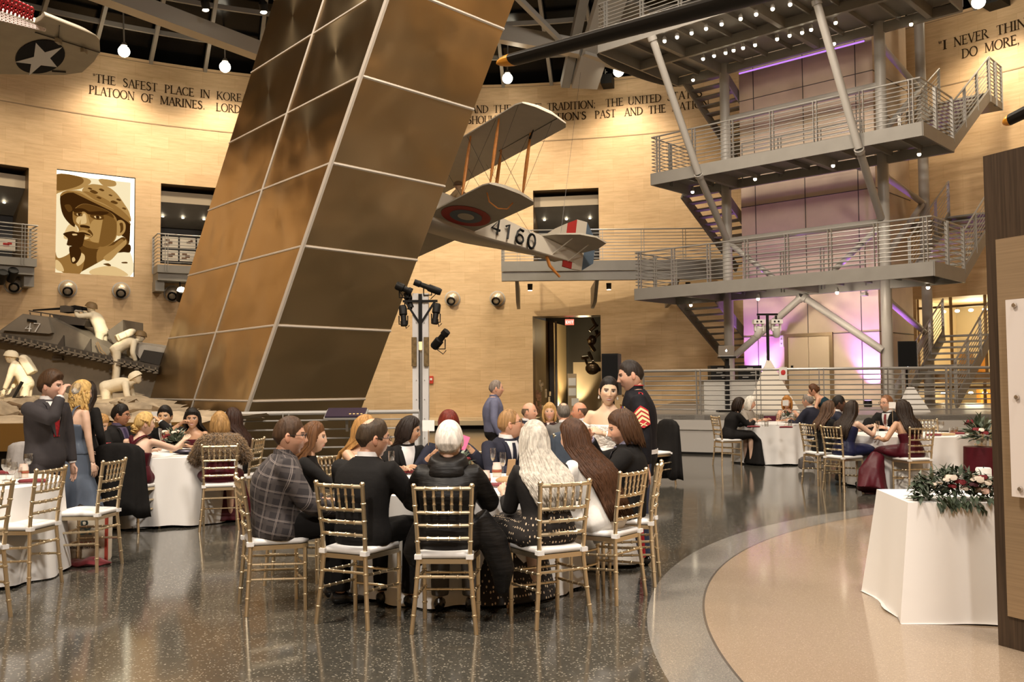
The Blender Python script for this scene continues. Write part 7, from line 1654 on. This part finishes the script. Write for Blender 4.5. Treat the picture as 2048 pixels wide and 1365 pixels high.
# ---- standing at the left
MX=xa(92,8.6)
F=person('person in a charcoal suit and red tie standing and drinking from a glass',(MX,8.6),-112,H=1.74,seated=False,lean=1,look=(18,4,0),sk=(.62,.38,.28),hair=dict(kind='short',thick=.020,line=.062,top=.5),hcol=(.06,.032,.016),rh=(.05,.235,1.465),rcurl=1.0,rp=(.55,.1,-1),lh=(-.25,.08,.74),wear=[('trousers',CHAR),('jacket',CHAR,-.36),('vneck',SHW,REDT),('lapels',CHAR),('shoes',SHOEB)])
hw=F.root.matrix_basis@(F.arm[1][2]+V(-.05,.075,.02))
g=ware('goblet',hw.x,hw.y,'wine goblet raised to the mouth of the person in the charcoal suit',hw.z-.06,0); g.rotation_euler=(R_(28),R_(35),0)
BXL=xa(150,9.35)
person('person standing in a floor-length steel blue gown, back to the camera',(BXL,9.35),-34,H=1.66,fem=True,seated=False,lean=3,look=(-6,4,0),sk=SKP,hair=dict(kind='curl',thick=.020),hcol=BLND,fat=1.05,rh=(.25,.06,.70),lh=(-.2,.2,.9),wear=[('bodice',STEELB,-.02,.62,.012),('straps',STEELB,False,.02),('skirt',STEELB,'floor',.22,'gown_skirt',.40)])
person('person in black standing partly hidden behind the blue gown',(xa(167,9.95),9.95),-20,H=1.66,fem=True,seated=False,lean=2,look=(0,2,0),sk=SKL,hair=dict(kind='long',end=.25,wide=.9),hcol=DKB,detail=0,wear=[('top',BLK,'blouse',-.1,.99,.012,.9,.012),('trousers',BLK),('shoes',SHOEB)])
# ---- left table group
TL=(-4.06,10.95); round_table(TL,.86,'round table at the left under a white cloth','white cloth on the left table with the fur stole guest',17,6)
seat('person in black looking down at a red phone at the left table','gold chair under the person with the red phone',xa(176,11.0),11.0,-80,fem=True,H=1.60,lean=10,look=(-14,24,0),sk=SKL,hair=dict(kind='bob',thick=.018),hcol=(.36,.20,.07),wear=[('top',BLK,'blouse',-.1,.99,.012,.9,.012),('trousers',BLK),('shoes',SHOEB)],rh=(.08,.42,.82),lh=(-.08,.44,.82))
seat('person in a black suit with purple shirt and glasses at the left table','gold chair under the person with the purple shirt',xa(228,11.75),11.75,-112,H=1.80,fat=1.22,lean=4,look=(24,2,0),sk=(.42,.21,.12),hair=dict(kind='short',thick=.010,line=.060,top=.4),hcol=BLKH,wear=MALE(BLK,SHP,cloth('tie_violet',(.04,.03,.07)))+[('glasses',FRAME)])
seat('person in a burgundy cross-strap dress holding out an open hand','gold chair draped with a black coat under the burgundy dress at the left table',xa(272,10.05),10.05,-14,fem=True,H=1.68,lean=8,look=(-42,0,0),sk=SKP,hair=dict(kind='updo',thick=.016,braid=True,bun=(-.095,-.045,.04)),hcol=BLND,rh=(.24,.50,.93),rcurl=.2,rn=(0,.2,1),lh=(-.15,.42,.80),knee=.10,wear=[('bodice',BURGD,-.02,.60),('straps',BURGD,True,.024),('skirt',BURGD,'mid'),('shoes',SHOEB,True)])
draped(xa(263,9.98),9.98,-8,'large black coat draped over the chair of the burgundy dress',BLK,.27,.27,.08,.95,3)
seat('person in a dark suit and red tie with a fist at the mouth','gold chair under the person with the fist at the mouth',xa(336,12.05),12.05,-176,H=1.74,lean=8,look=(0,2,0),sk=SKA,hair=dict(kind='short',thick=.014,line=.062,top=.3),hcol=BLKH,lh=(.02,.26,1.10),lcurl=1.2,lp=(-1,.1,-.8),wear=MALE(BLK,SHW,REDT))
seat('person in a strapless burgundy dress, hand at the chin, left table','gold chair under the person with a hand on the chin',xa(393,11.85),11.85,168,fem=True,H=1.68,lean=8,look=(26,4,0),sk=SKM,hair=dict(kind='long',end=.62,wide=.8,thick=.02),hcol=BLKH,rh=(.06,.26,1.07),rcurl=1.1,rp=(1,.1,-.8),makeup=True,wear=[('bodice',BURGD,-.02,.74),('skirt',BURGD,'mid')])
seat('person wrapped in a brown fur stole over a burgundy gown, back to the camera','gold chair under the person in the fur stole',xa(441,10.12),10.12,16,fem=True,H=1.66,lean=10,hunch=.03,look=(16,6,0),sk=SKL,hair=dict(kind='bob',thick=.024),hcol=(.33,.19,.07),wear=[('stole',FUR),('bodice',BURGD,-.12,.7,.02),('skirt',BURGD,'floor',.06)])
seat('person in a dark blouse with white flowers at the left table','gold chair under the person in the floral blouse',xa(478,11.1),11.1,84,fem=True,H=1.72,lean=3,look=(4,-6,0),sk=SKL,hair=dict(kind='long',end=.45,wide=.8),hcol=(.035,.016,.010),wear=[('top',FLORAL,'blouse',-.1,.99,.016,.9,.016),('skirt',BLK,'mid')])
b=MB(); p=xa(497,11.25); 
for kd,px,py,l,rz in (('tumbler',232,890,'tumbler left of the burgundy dress at the left table',0),('tumbler',251,890,'second tumbler left of the burgundy dress',0),('goblet',318,894,'goblet of red wine near the open hand at the left table',0),('flute',324,898,'champagne flute near the open hand at the left table',0),('flute',374,897,'champagne flute before the fur stole at the left table',0),('goblet',366,890,'goblet of dark wine before the person with a hand on the chin',0),('jar',386,893,'jar candle beside the fur stole at the left table',0),('napkin',205,907,'burgundy napkin under the hands holding the red phone',0),('napkin',478,900,'burgundy napkin before the floral blouse',20),('number',311,893,'white number card on a stand behind the cross-strap dress',0)): wpx(kd,px,py,l,rz=rz)
centerpiece(V(TL[0]+.02,TL[1]+.15,.762),'red roses with eucalyptus in the middle of the left table',8,1.15)
t=thing('clutch_bag','dark sequined clutch bag on the left table before the fur stole','bag',gnd(372,909,.762)); b=MB(); b.ell((0,0,.03),(.16,.08,.03),14,7); put(b,'body',mat('sequin_black',(.03,.025,.04),.3,.6,.6,120),t)
t=thing('card_box','small tan folded card box on the left table','box',gnd(352,906,.762)); b=MB(); b.box((0,0,.04),(.12,.08,.08)); put(b,'body',mat('kraft_tan',(.50,.36,.20),.7),t)
t=thing('phone','red phone in the hands of the person in black at the left table','phone',V(xa(211,10.9),10.9,.85)); b=MB(); b.box((0,0,0),(.09,.012,.15),rot=Euler((R_(65),0,R_(40))).to_matrix()); put(b,'case',mat('phone_red',(.5,.04,.05),.5),t)
for k in range(2):
    t=thing('sandal',('left' if k==0 else 'right')+' dark sandal with a jewelled strap on the floor by the draped coat','sandal',gnd(258+k*14,1057+3*k,0),R_(80)); b=MB(); b.prism([(-.035,-.12,0),(.035,-.12,0),(.045,.06,0),(.03,.13,0),(-.03,.13,0),(-.045,.06,0)],(0,0,.018)); put(b,'sole',SHOEB,t); b=MB(); b.tube([(-.04,.0,.015),(-.02,.05,.05),(.02,.05,.05),(.04,0,.015)],.006,5); b.tube([(0,.09,.02),(0,.05,.05)],.005,5); put(b,'strap',mat('strap_pale',(.4,.36,.3),.4),t)
# ---- near left table
TN2=(-4.68,7.62); round_table(TN2,.90,'round table cut by the left picture edge','white cloth on the table at the left picture edge',16,9)
chair(-3.80,7.20,82,'empty gold chair tucked at the right of the left edge table'); chair(-3.64,7.95,84,'empty gold chair with the tote bag behind its legs'); chair(xa(67,9.0),8.98,180,'empty gold chair on the far side of the left edge table, before the charcoal suit'); chair(-3.66,6.22,58,'gold chair cut by the left picture edge, nearest the camera')
draped(xa(48,9.9),9.75,180,'light grey jacket hung on a chair behind the left edge table',cloth('pale_grey',(.38,.36,.35)),.20,.55,.02,.96,7,'gold chair under the hung grey jacket',cat='jacket',name='draped_jacket')
for kd,px,py,l,rz in (('goblet',12,962,'wine goblet nearest the left picture edge',0),('goblet',57,948,'tall wine goblet at the right of the glasses on the left edge table',0),('goblet',24,970,'goblet of pale wine in the middle of the left edge table',0),('tumbler',36,957,'tumbler between the goblets on the left edge table',0),('jar',47,956,'jar candle with burlap band on the left edge table',0),('napkin',66,967,'burgundy napkin at the right rim of the left edge table',15),('napkin',3,950,'burgundy napkin half cut by the left picture edge',0)): wpx(kd,px,py,l,rz=rz)
t=thing('tote_bag','cream tote bag with red edges and blue ampersand under the empty chair','bag',V(-3.77,8.28,0),R_(4))
b=MB(); b.loft([[V(x*w_,y*d_,z) for x,y in ((-1,-1),(1,-1),(1,1),(-1,1))] for z,w_,d_ in ((0,.17,.07),(.02,.175,.075),(.40,.185,.06),(.43,.185,.05))]); put(b,'bag_body',mat('canvas_cream',(.66,.58,.46),.85,0,.08,20),t)
b=MB()
for x in (-.178,.178): b.box((x,-.068,.22),(.02,.03,.43))
b.box((0,-.058,.435),(.37,.03,.02)); b.box((0,-.074,.015),(.35,.02,.02)); put(b,'red_trim',mat('trim_red',(.50,.07,.04),.7),t)
b=MB(); textmesh(b,'&',.20,Matrix.Translation((0,-.086,.24))@Matrix.Rotation(math.pi/2,4,'X')); put(b,'ampersand',mat('print_blue',(.28,.42,.46),.7),t)
b=MB(); textmesh(b,'FROM THIS DAY FORTH',.026,Matrix.Translation((0,-.086,.12))@Matrix.Rotation(math.pi/2,4,'X')); put(b,'lettering',BLACK,t)
b=MB(); b.tube([(-.12+.012*i,-.086,.17+.012*math.sin(i*1.9)) for i in range(21)],.003,4); put(b,'red_script',PIPE,t)
b=MB(); b.tube([(-.14,-.05,.43),(-.06,-.05,.50),(.04,-.05,.46)],.008,5); b.ell((.09,-.02,.46),(.06,.04,.03),8,6); put(b,'contents',SHOEB,t)
b=MB(); b.ell((0,0,.02),(.20,.11,.035),18,8); b.v=[(x+.02*math.sin(y*40),y,max(0,z+.012*math.sin(x*30))) for x,y,z in b.v]; b.ell((.05,.02,.04),(.08,.06,.03),10,6); solo(b,'crumpled_cloth',[BURG],'crumpled burgundy cloth on the floor before the tote bag','cloth',loc=gnd(172,1131,0))
# ---- right tables
T1=(xa(1545,17.9),17.9); round_table(T1,.70,'round table at the right before the dais, farther one','white cloth on the farther of the two right tables',15,11)
S0=dict(detail=0)
seat('person in a long black dress leaning over the farther right table','gold chair under the long black dress at the farther right table',xa(1455,17.3),17.3,-78,fem=True,H=1.72,lean=20,look=(-6,14,0),sk=SKP,hair=dict(kind='bob',thick=.024),hcol=DKB,rh=(.06,.5,.82),lh=(-.1,.5,.82),wear=[('top',BLK,'top',-.1,.99,.016,.95,.016),('skirt',BLK,'floor',.04)],**S0)
seat('person in a taupe shawl at the farther right table',None,xa(1489,18.4),18.4,-130,fem=True,H=1.68,lean=8,look=(20,10,0),sk=SKR,hair=dict(kind='bob',thick=.026),hcol=WHT,wear=[('top',BEIG,'shawl',-.1,.99,.03,.9,.02)],**S0)
seat('person in a sleeveless pale top behind the number card','purple chair back' and None,xa(1573,18.9),18.9,-176,fem=True,H=1.68,look=(-30,0,0),sk=SKR,hair=dict(kind='bob',thick=.022),hcol=GING,wear=[('bodice',WHD,-.1,.84)],**S0)
b=MB(); b.box((0,0,.62),(.34,.06,.44)); b.box((0,.2,.45),(.40,.4,.05)); solo(b,'upholstered_chair',[cloth('chair_maroon',(.12,.02,.04))],'maroon upholstered chair beside the sleeveless pale top','chair',loc=(xa(1545,19.3),19.3,0),rz=R_(180))
seat('person in a dark suit seen from behind at the farther right table','gold chair under the dark suit at the farther right table',xa(1628,17.5),17.5,44,H=1.80,fat=1.1,look=(0,0,0),sk=SKR,hair=dict(kind='short',thick=.005,crown=.05),hcol=GRY,wear=MALE(NAVY,SHW,NAVY),**S0)
person('person standing in a teal dress, bending over the farther right table',(xa(1665,18.9),18.9),64,H=1.66,fem=True,seated=False,lean=38,look=(4,6,0),sk=SKR,hair=dict(kind='updo',thick=.018,bun=(-.09,.02,.04)),hcol=(.10,.045,.02),rh=(.2,.5,.8),lh=(-.2,.5,.8),wear=[('bodice',TEAL,-.02,.80),('skirt',TEAL,'mid')],**S0)
for kd,px,py,l in (('flute',1515,853,'champagne flute left of centre on the farther right table'),('flute',1524,853,'second champagne flute left of centre on the farther right table'),('flute',1555,852,'champagne flute before the sleeveless pale top'),('tumbler',1533,854,'tumbler beside the two flutes on the farther right table'),('tumbler',1580,853,'tumbler right of the number card on the farther right table'),('flute',1590,853,'champagne flute at the right of the farther right table'),('napkin',1507,856,'burgundy napkin under the hands of the long black dress'),('napkin',1572,857,'burgundy napkin under the number card'),('number',1572,851,'white number card before the sleeveless pale top')): wpx(kd,px,py,l)
centerpiece(V(xa(1576,17.9),17.95,.762),'small dark green centrepiece on the farther right table',12,.9)
t=thing('handbag','grey handbag hanging by its strap beside the farther right table','bag',gnd(1613,942,0)); b=MB(); b.loft([[V(x*w_,y*d_,z) for x,y in ((-1,-1),(1,-1),(1,1),(-1,1))] for z,w_,d_ in ((.03,.10,.05),(.06,.13,.06),(.20,.12,.05),(.24,.07,.02))]); put(b,'body',mat('leather_grey',(.09,.08,.075),.5),t); b=MB(); b.tube([(-.05,0,.23),(.02,0,.62),(.05,0,.23)],.007,5); put(b,'strap',mat('leather_grey',(.09,.08,.075),.5),t); b=MB(); b.box((.04,-.06,.15),(.03,.01,.035)); put(b,'clasp',GBTN,t)
T2=(xa(1816,13.7),13.7); round_table(T2,.84,'round table at the right, nearer one','white cloth on the nearer of the two right tables',16,13)
seat('person in black at the left end of the nearer right table','gold chair under the person in black at the nearer right table',xa(1642,13.95),13.95,-72,fem=True,H=1.68,lean=10,look=(-10,6,0),sk=SKL,hair=dict(kind='long',end=.55,wide=.8),hcol=(.075,.04,.022),wear=[('top',BLK,'top',-.1,.99,.016,.9,.016),('skirt',BLK,'floor',.03)],**S0)
seat('person in a navy suit with a white shirt at the nearer right table',None,xa(1664,15.2),15.2,-100,H=1.80,look=(0,0,0),sk=SKD,hair=dict(kind='short',thick=.006),hcol=BLKH,wear=MALE(NAVY,SHW,NAVY),**S0)
seat('person in a short navy dress at the nearer right table','gold chair under the short navy dress',xa(1686,13.2),13.2,-62,fem=True,H=1.72,lean=14,look=(-12,4,0),sk=SKP,hair=dict(kind='long',end=.35,wide=.85),hcol=DKB,rh=(.12,.50,.88),lh=(-.1,.50,.86),wear=[('bodice',NAVYD,-.05,.76,.014),('skirt',NAVYD,'thigh',.03),('shoes',SHOEB,True)])
seat('person in a black suit and glasses at the nearer right table',None,xa(1783,15.0),15.0,128,H=1.80,look=(-14,-4,0),sk=SKR,hair=dict(kind='short',thick=.008,line=.085),hcol=(.20,.09,.04),beard=((.35,.28,.22),.8),wear=MALE(BLK,SHW,BURG)+[('glasses',FRAME)],**S0)
seat('person in a trailing burgundy gown, back to the camera','gold chair under the trailing burgundy gown',xa(1822,12.75),12.75,10,fem=True,H=1.74,lean=12,look=(22,4,0),sk=SKM,hair=dict(kind='long',end=.55,wide=.7),hcol=DKB,lh=(-.30,.30,.74),knee=.02,wear=[('bodice',BURGD,-.05,.55),('straps',BURGD,True,.016),('skirt',BURGD,'floor',.10)])
b=MB(); g0=gnd(1760,985); b.tube([V(xa(1768,12.7),12.95,.52),V(xa(1755,12.6),12.8,.3),V(xa(1745,12.6),12.68,.04)],[(.10,.08),(.17,.11),(.24,.15)],24,ref=V(1,0,0)); q_=(xa(1755,12.7),12.8); b.v=[(q_[0]+(x-q_[0])*(1+.16*math.sin(7*math.atan2(y-q_[1],x-q_[0]))),y+.03*math.sin(x*30),max(z,.005)) for x,y,z in b.v]; fr_=[o for o in COL.objects if o.get('label','').startswith('person in a trailing burgundy')][0]
o=put(remesh(b,.02,3),'gown_train',BURGD,None); o.parent=fr_; o.matrix_parent_inverse=(Matrix.Translation(fr_.location)@fr_.rotation_euler.to_matrix().to_4x4()).inverted()
chair(xa(1925,13.85),13.85,84,'empty gold chair at the right of the nearer right table'); chair(xa(1866,14.95),14.95,180,'empty gold chair on the far side of the nearer right table'); chair(xa(1968,14.4),14.4,95,'gold chair beside the dark display wall, behind the nearer right table')
for kd,px,py,l in (('flute',1772,869,'champagne flute before the glasses-wearing guest at the nearer right table'),('tumbler',1706,862,'tumbler before the short navy dress, left one'),('tumbler',1724,862,'tumbler before the short navy dress, right one'),('drink',1744,872,'amber cocktail at the hands of the short navy dress'),('flute',1756,873,'champagne flute next to the amber cocktail'),('flute',1838,864,'champagne flute just right of the trailing burgundy gown'),('flute',1872,868,'left champagne flute at the right end of the nearer right table'),('goblet',1883,868,'goblet at the right end of the nearer right table'),('drink',1903,868,'left amber drink at the right rim of the nearer right table'),('drink',1911,866,'right amber drink at the right rim of the nearer right table'),('napkin',1867,873,'burgundy napkin right of the trailing burgundy gown'),('napkin',1918,870,'burgundy napkin at the right rim of the nearer right table'),('number',1786,862,'white number card behind the trailing burgundy gown')): wpx(kd,px,py,l)
t=thing('drinks_can','long wrapped favour lying on the nearer right table','favour',gnd(1890,872,.762)); b=MB(); b.tube([(-.14,0,.02),(.0,0,.02),(.14,0,.02)],[.012,.02,.016],8); put(b,'wrap',mat('kraft_tan',(.50,.36,.20),.7),t)
b=MB(); b.ell((0,0,.10),(.10,.06,.13),12,8); solo(b,'black_bag',[BLK],'soft black bag standing on the nearer right table','bag',loc=gnd(1738,866,.762))
# ---- sweetheart table with garland
FLc=gnd(1818,1004,.76); rd=V(math.cos(R_(-7)),math.sin(R_(-7)),0); fd=V(-rd.y,rd.x,0)
st=thing('rectangular_table','rectangular table by the dark display wall, hidden under its cloth','table',V(FLc.x,FLc.y,0)+rd*.9+fd*.38,R_(-7)); b=MB(); b.box((0,0,.735),(1.7,.7,.03)); put(b,'tabletop',mat('table_wood',(.3,.2,.12),.6),st)
for x in (-.75,.75):
    for y in (-.28,.28): b=MB(); b.tube([(x,y,0),(x,y,.73)],.018,6); put(b,'leg',DARK,st)
def rr(w_,h,o,cor,n=64):
    P=[]
    for i in range(n):
        a=2*math.pi*i/n; ca,sa=math.cos(a),math.sin(a); k=1/max(abs(ca)/(w_),abs(sa)/(h)); x,y=ca*k,sa*k
        c=min(abs(x)/w_,abs(y)/h)**7; P.append((x+math.copysign(o,x)*(abs(x)/w_)**6+math.copysign(cor*c,x),y+math.copysign(o,y)*(abs(y)/h)**6+math.copysign(cor*c,y)))
    return P
b=MB(); rings=[]
for k_ in (.01,.5,.95): rings.append([V(x*k_,y*k_,.758) for x,y in rr(.9,.38,0,0)])
for f in (0,.015,.05,.15,.3,.5,.7,.85,.95,1.0):
    P=rr(.905,.385,.05*f,.06*f**1.1); rings.append([V(x+.012*f*math.sin(i*.9),y+.015*f*math.sin(i*.7+1),max(.758-.004-f*.752,.004)) for i,(x,y) in enumerate(P)])
P=rr(.905,.385,.075,.03); rings.append([V(x+.02*math.sin(i*1.1),y-.02*math.sin(i*.8),.006+.006*math.sin(i)) for i,(x,y) in enumerate(P)])
b.loft(rings,cap=False); solo(b,'tablecloth',[LINEN],'white cloth pooling on the floor from the rectangular table','tablecloth',loc=st.location,rz=R_(-7),sharp=60)
gl=thing('flower_garland','garland of dark eucalyptus, red and blush roses along the front of the rectangular table','flowers',gnd(1915,1000,.762)); rs=random.Random(21)
b=MB()
for k in range(640):
    x=rs.uniform(-.27,.30); y=rs.uniform(-.07,.14)*(1-.5*abs(x)); z=rs.uniform(.0,.19)*(1-abs(x)*1.5)+.01; d=V(rs.uniform(-1,1)+x*1.5,rs.uniform(-1,.5),rs.uniform(-.5,.8)); leaf(b,V(x,y,z),d,rs.uniform(.05,.10),rs.uniform(.014,.034),int(rs.random()<.22))
for k in range(46): d=V(rs.uniform(-.5,.5),-.5,rs.uniform(-1,-.1)); leaf(b,V(rs.uniform(-.18,.27),-.10-.02*rs.random(),rs.uniform(-.02,.05)),d,.085,.026)
for k in range(14): d=V(rs.uniform(-.4,.5),-.25,-1); leaf(b,V(.20+rs.uniform(-.04,.06),-.13,-.02-.010*k),d,.08,.026)
put(b,'foliage',[LEAFM,LEAFP],gl)
for px,py,r,m in ((1903,958,.05,PETW),(1921,967,.045,PETR),(1905,975,.035,PETR),(1930,980,.03,PETW),(1966,985,.055,PETP),(1972,968,.05,PETW),(1966,957,.04,PETR),(1893,962,.03,PETW),(1868,970,.025,PETW),(1880,968,.022,PETW),(1948,972,.04,mat('rose_wine',(.05,.006,.012),.7)),(1955,962,.06,PETW)):
    p=at(px,py,gl.location.y-.07)-gl.location; b=MB(); rose(b,p,r,rs); put(b,'rose',m,gl)
t=thing('pillar_candle','white pillar candle behind the garland','candle',gnd(1977,985,.762)+V(.02,.10,0)); b=MB(); b.lathe([(0,0),(.05,0),(.052,.01),(.052,.15),(.046,.16),(0,.155)],18); put(b,'wax',WHD,t); b=MB(); b.tube([(0,0,.155),(.004,0,.175)],.003,5); put(b,'wick',BLACK,t)
centerpiece(V(xa(1962,10.5),10.5,.80),'drooping eucalyptus arrangement beside the display wall behind the garland',31,1.6)
t=thing('pedestal','dark burgundy draped pedestal under the drooping eucalyptus','pedestal',V(xa(1962,10.5),10.5,0)); b=MB(); b.lathe([(.22,0),(.20,.4),(.19,.79),(0,.80)],20); put(b,'drape',BURGD,t)
# ---- figures of the exhibit and the pilot
def vloc(px,py,Y): return at(px,py,Y)
g=vloc(203,688,21.9); person('cream plaster figure of a soldier manning the gun of the landing vehicle',(g.x,g.y,g.z-.62),84,H=1.72,seated=False,lean=26,look=(0,-18,0),sk=(.85,.74,.54),detail=0,name='mannequin',cat='figure',rh=(.16,.58,1.42),lh=(-.12,.58,1.42),hcol=(.7,.6,.45),wear=[('top',CREAMU,'plaster_shirt',-.12,.99,.02,.95,.018),('trousers',CREAMU),('helmet',mat('helmet_brown',(.22,.14,.06),.6)),('shoes',CREAMU)])
g=vloc(232,712,21.0); person('cream plaster figure of a soldier climbing over the side of the landing vehicle',(g.x,g.y,g.z-.75),-60,H=1.66,seated=False,lean=64,hunch=.06,look=(0,10,0),sk=(.85,.74,.54),detail=0,name='mannequin',cat='figure',rh=(.20,.40,.60),lh=(-.20,.42,.62),hcol=(.7,.6,.45),wear=[('top',CREAMU,'plaster_shirt',-.12,.99,.02,.95,.018),('trousers',CREAMU),('helmet',mat('helmet_brown',(.22,.14,.06),.6)),('pack',CREAMU),('shoes',CREAMU)])
g=vloc(52,826,19.6); person('cream plaster figure of a soldier running with a rifle on the beach',(g.x,g.y,g.z-.30),100,H=1.74,seated=False,lean=30,look=(0,-8,0),sk=(.88,.78,.58),detail=0,name='mannequin',cat='figure',rh=(.10,.34,.80),lh=(-.14,.40,.74),hcol=(.7,.6,.45),wear=[('top',CREAMU,'plaster_shirt',-.12,.99,.02,.95,.018),('trousers',CREAMU),('helmet',CREAMU),('pack',CREAMU),('shoes',CREAMU)])
g2_=vloc(28,795,19.2); t=thing('rifle','dark rifle carried by the running plaster soldier','rifle',g2_); b=MB(); b.tube([V(-.12,0,-.32),V(0,0,0),V(.14,.05,.32)],[.012,.03,.035],7); b.tube([V(-.20,0,-.50),V(-.1,0,-.26)],.012,6); put(b,'body',BLACK,t)
g=vloc(212,828,18.6); person('cream plaster figure of a crawling soldier half hidden behind the broad guest',(g.x,g.y,g.z-.35),-80,H=1.66,seated=False,lean=80,look=(0,-30,0),sk=(.85,.74,.54),detail=0,name='mannequin',cat='figure',rh=(.2,.6,.5),lh=(-.2,.6,.5),hcol=(.7,.6,.45),wear=[('top',CREAMU,'plaster_shirt',-.12,.99,.02,.95,.018),('trousers',CREAMU),('helmet',CREAMU)])
g=bp(1.15,0,.80); person('figure of a pilot in tan leather sitting in the cockpit of the biplane',(g.x,g.y,g.z-.62),62,H=1.7,lean=4,look=(0,0,0),sk=(.5,.33,.2),detail=0,name='mannequin',cat='figure',hcol=(.1,.06,.03),lh=(-.16,.34,.86),rh=(.16,.34,.86),wear=[('top',mat('leather_tan',(.50,.36,.20),.6),'flight_jacket',-.12,.99,.03,.95,.025),('helmet',mat('leather_dark',(.12,.07,.035),.5))])
for src,dst,e,sp in (((330,40,12.5),at(212,668,21.4),5200,6.5),((140,60,12.5),at(42,790,19.6),3800,6.5),((300,60,12.5),at(214,826,18.6),1500,4)):
    lamp('SPOT','exhibit_spot',at(*src),e,(1,.88,.64),dst,.04,sp,.35)
for px,py,Y,l in ((527,13,26,'ceiling spotlight beside the upper left edge of the mast'),(411,9,27,'dim ceiling fixture left of the mast')):
    t=thing('ceiling_spotlight',l,'spotlight',at(px,py,Y)); b=MB(); b.lathe([(0,-.16),(.12,-.14),(.13,.1),(.06,.18),(0,.19)],12,M=Euler((R_(40),0,0)).to_matrix()); put(b,'housing',BLACK,t); b=MB(); b.ell((0,.02,-.16),(.10,.06,.05),10,6); put(b,'lens',BULBS,t); b=MB(); b.beam((0,0,.1),(0,.2,1.2),.03,.03); put(b,'bracket',GREY,t)
bpy.data.scenes.remove(TMP)
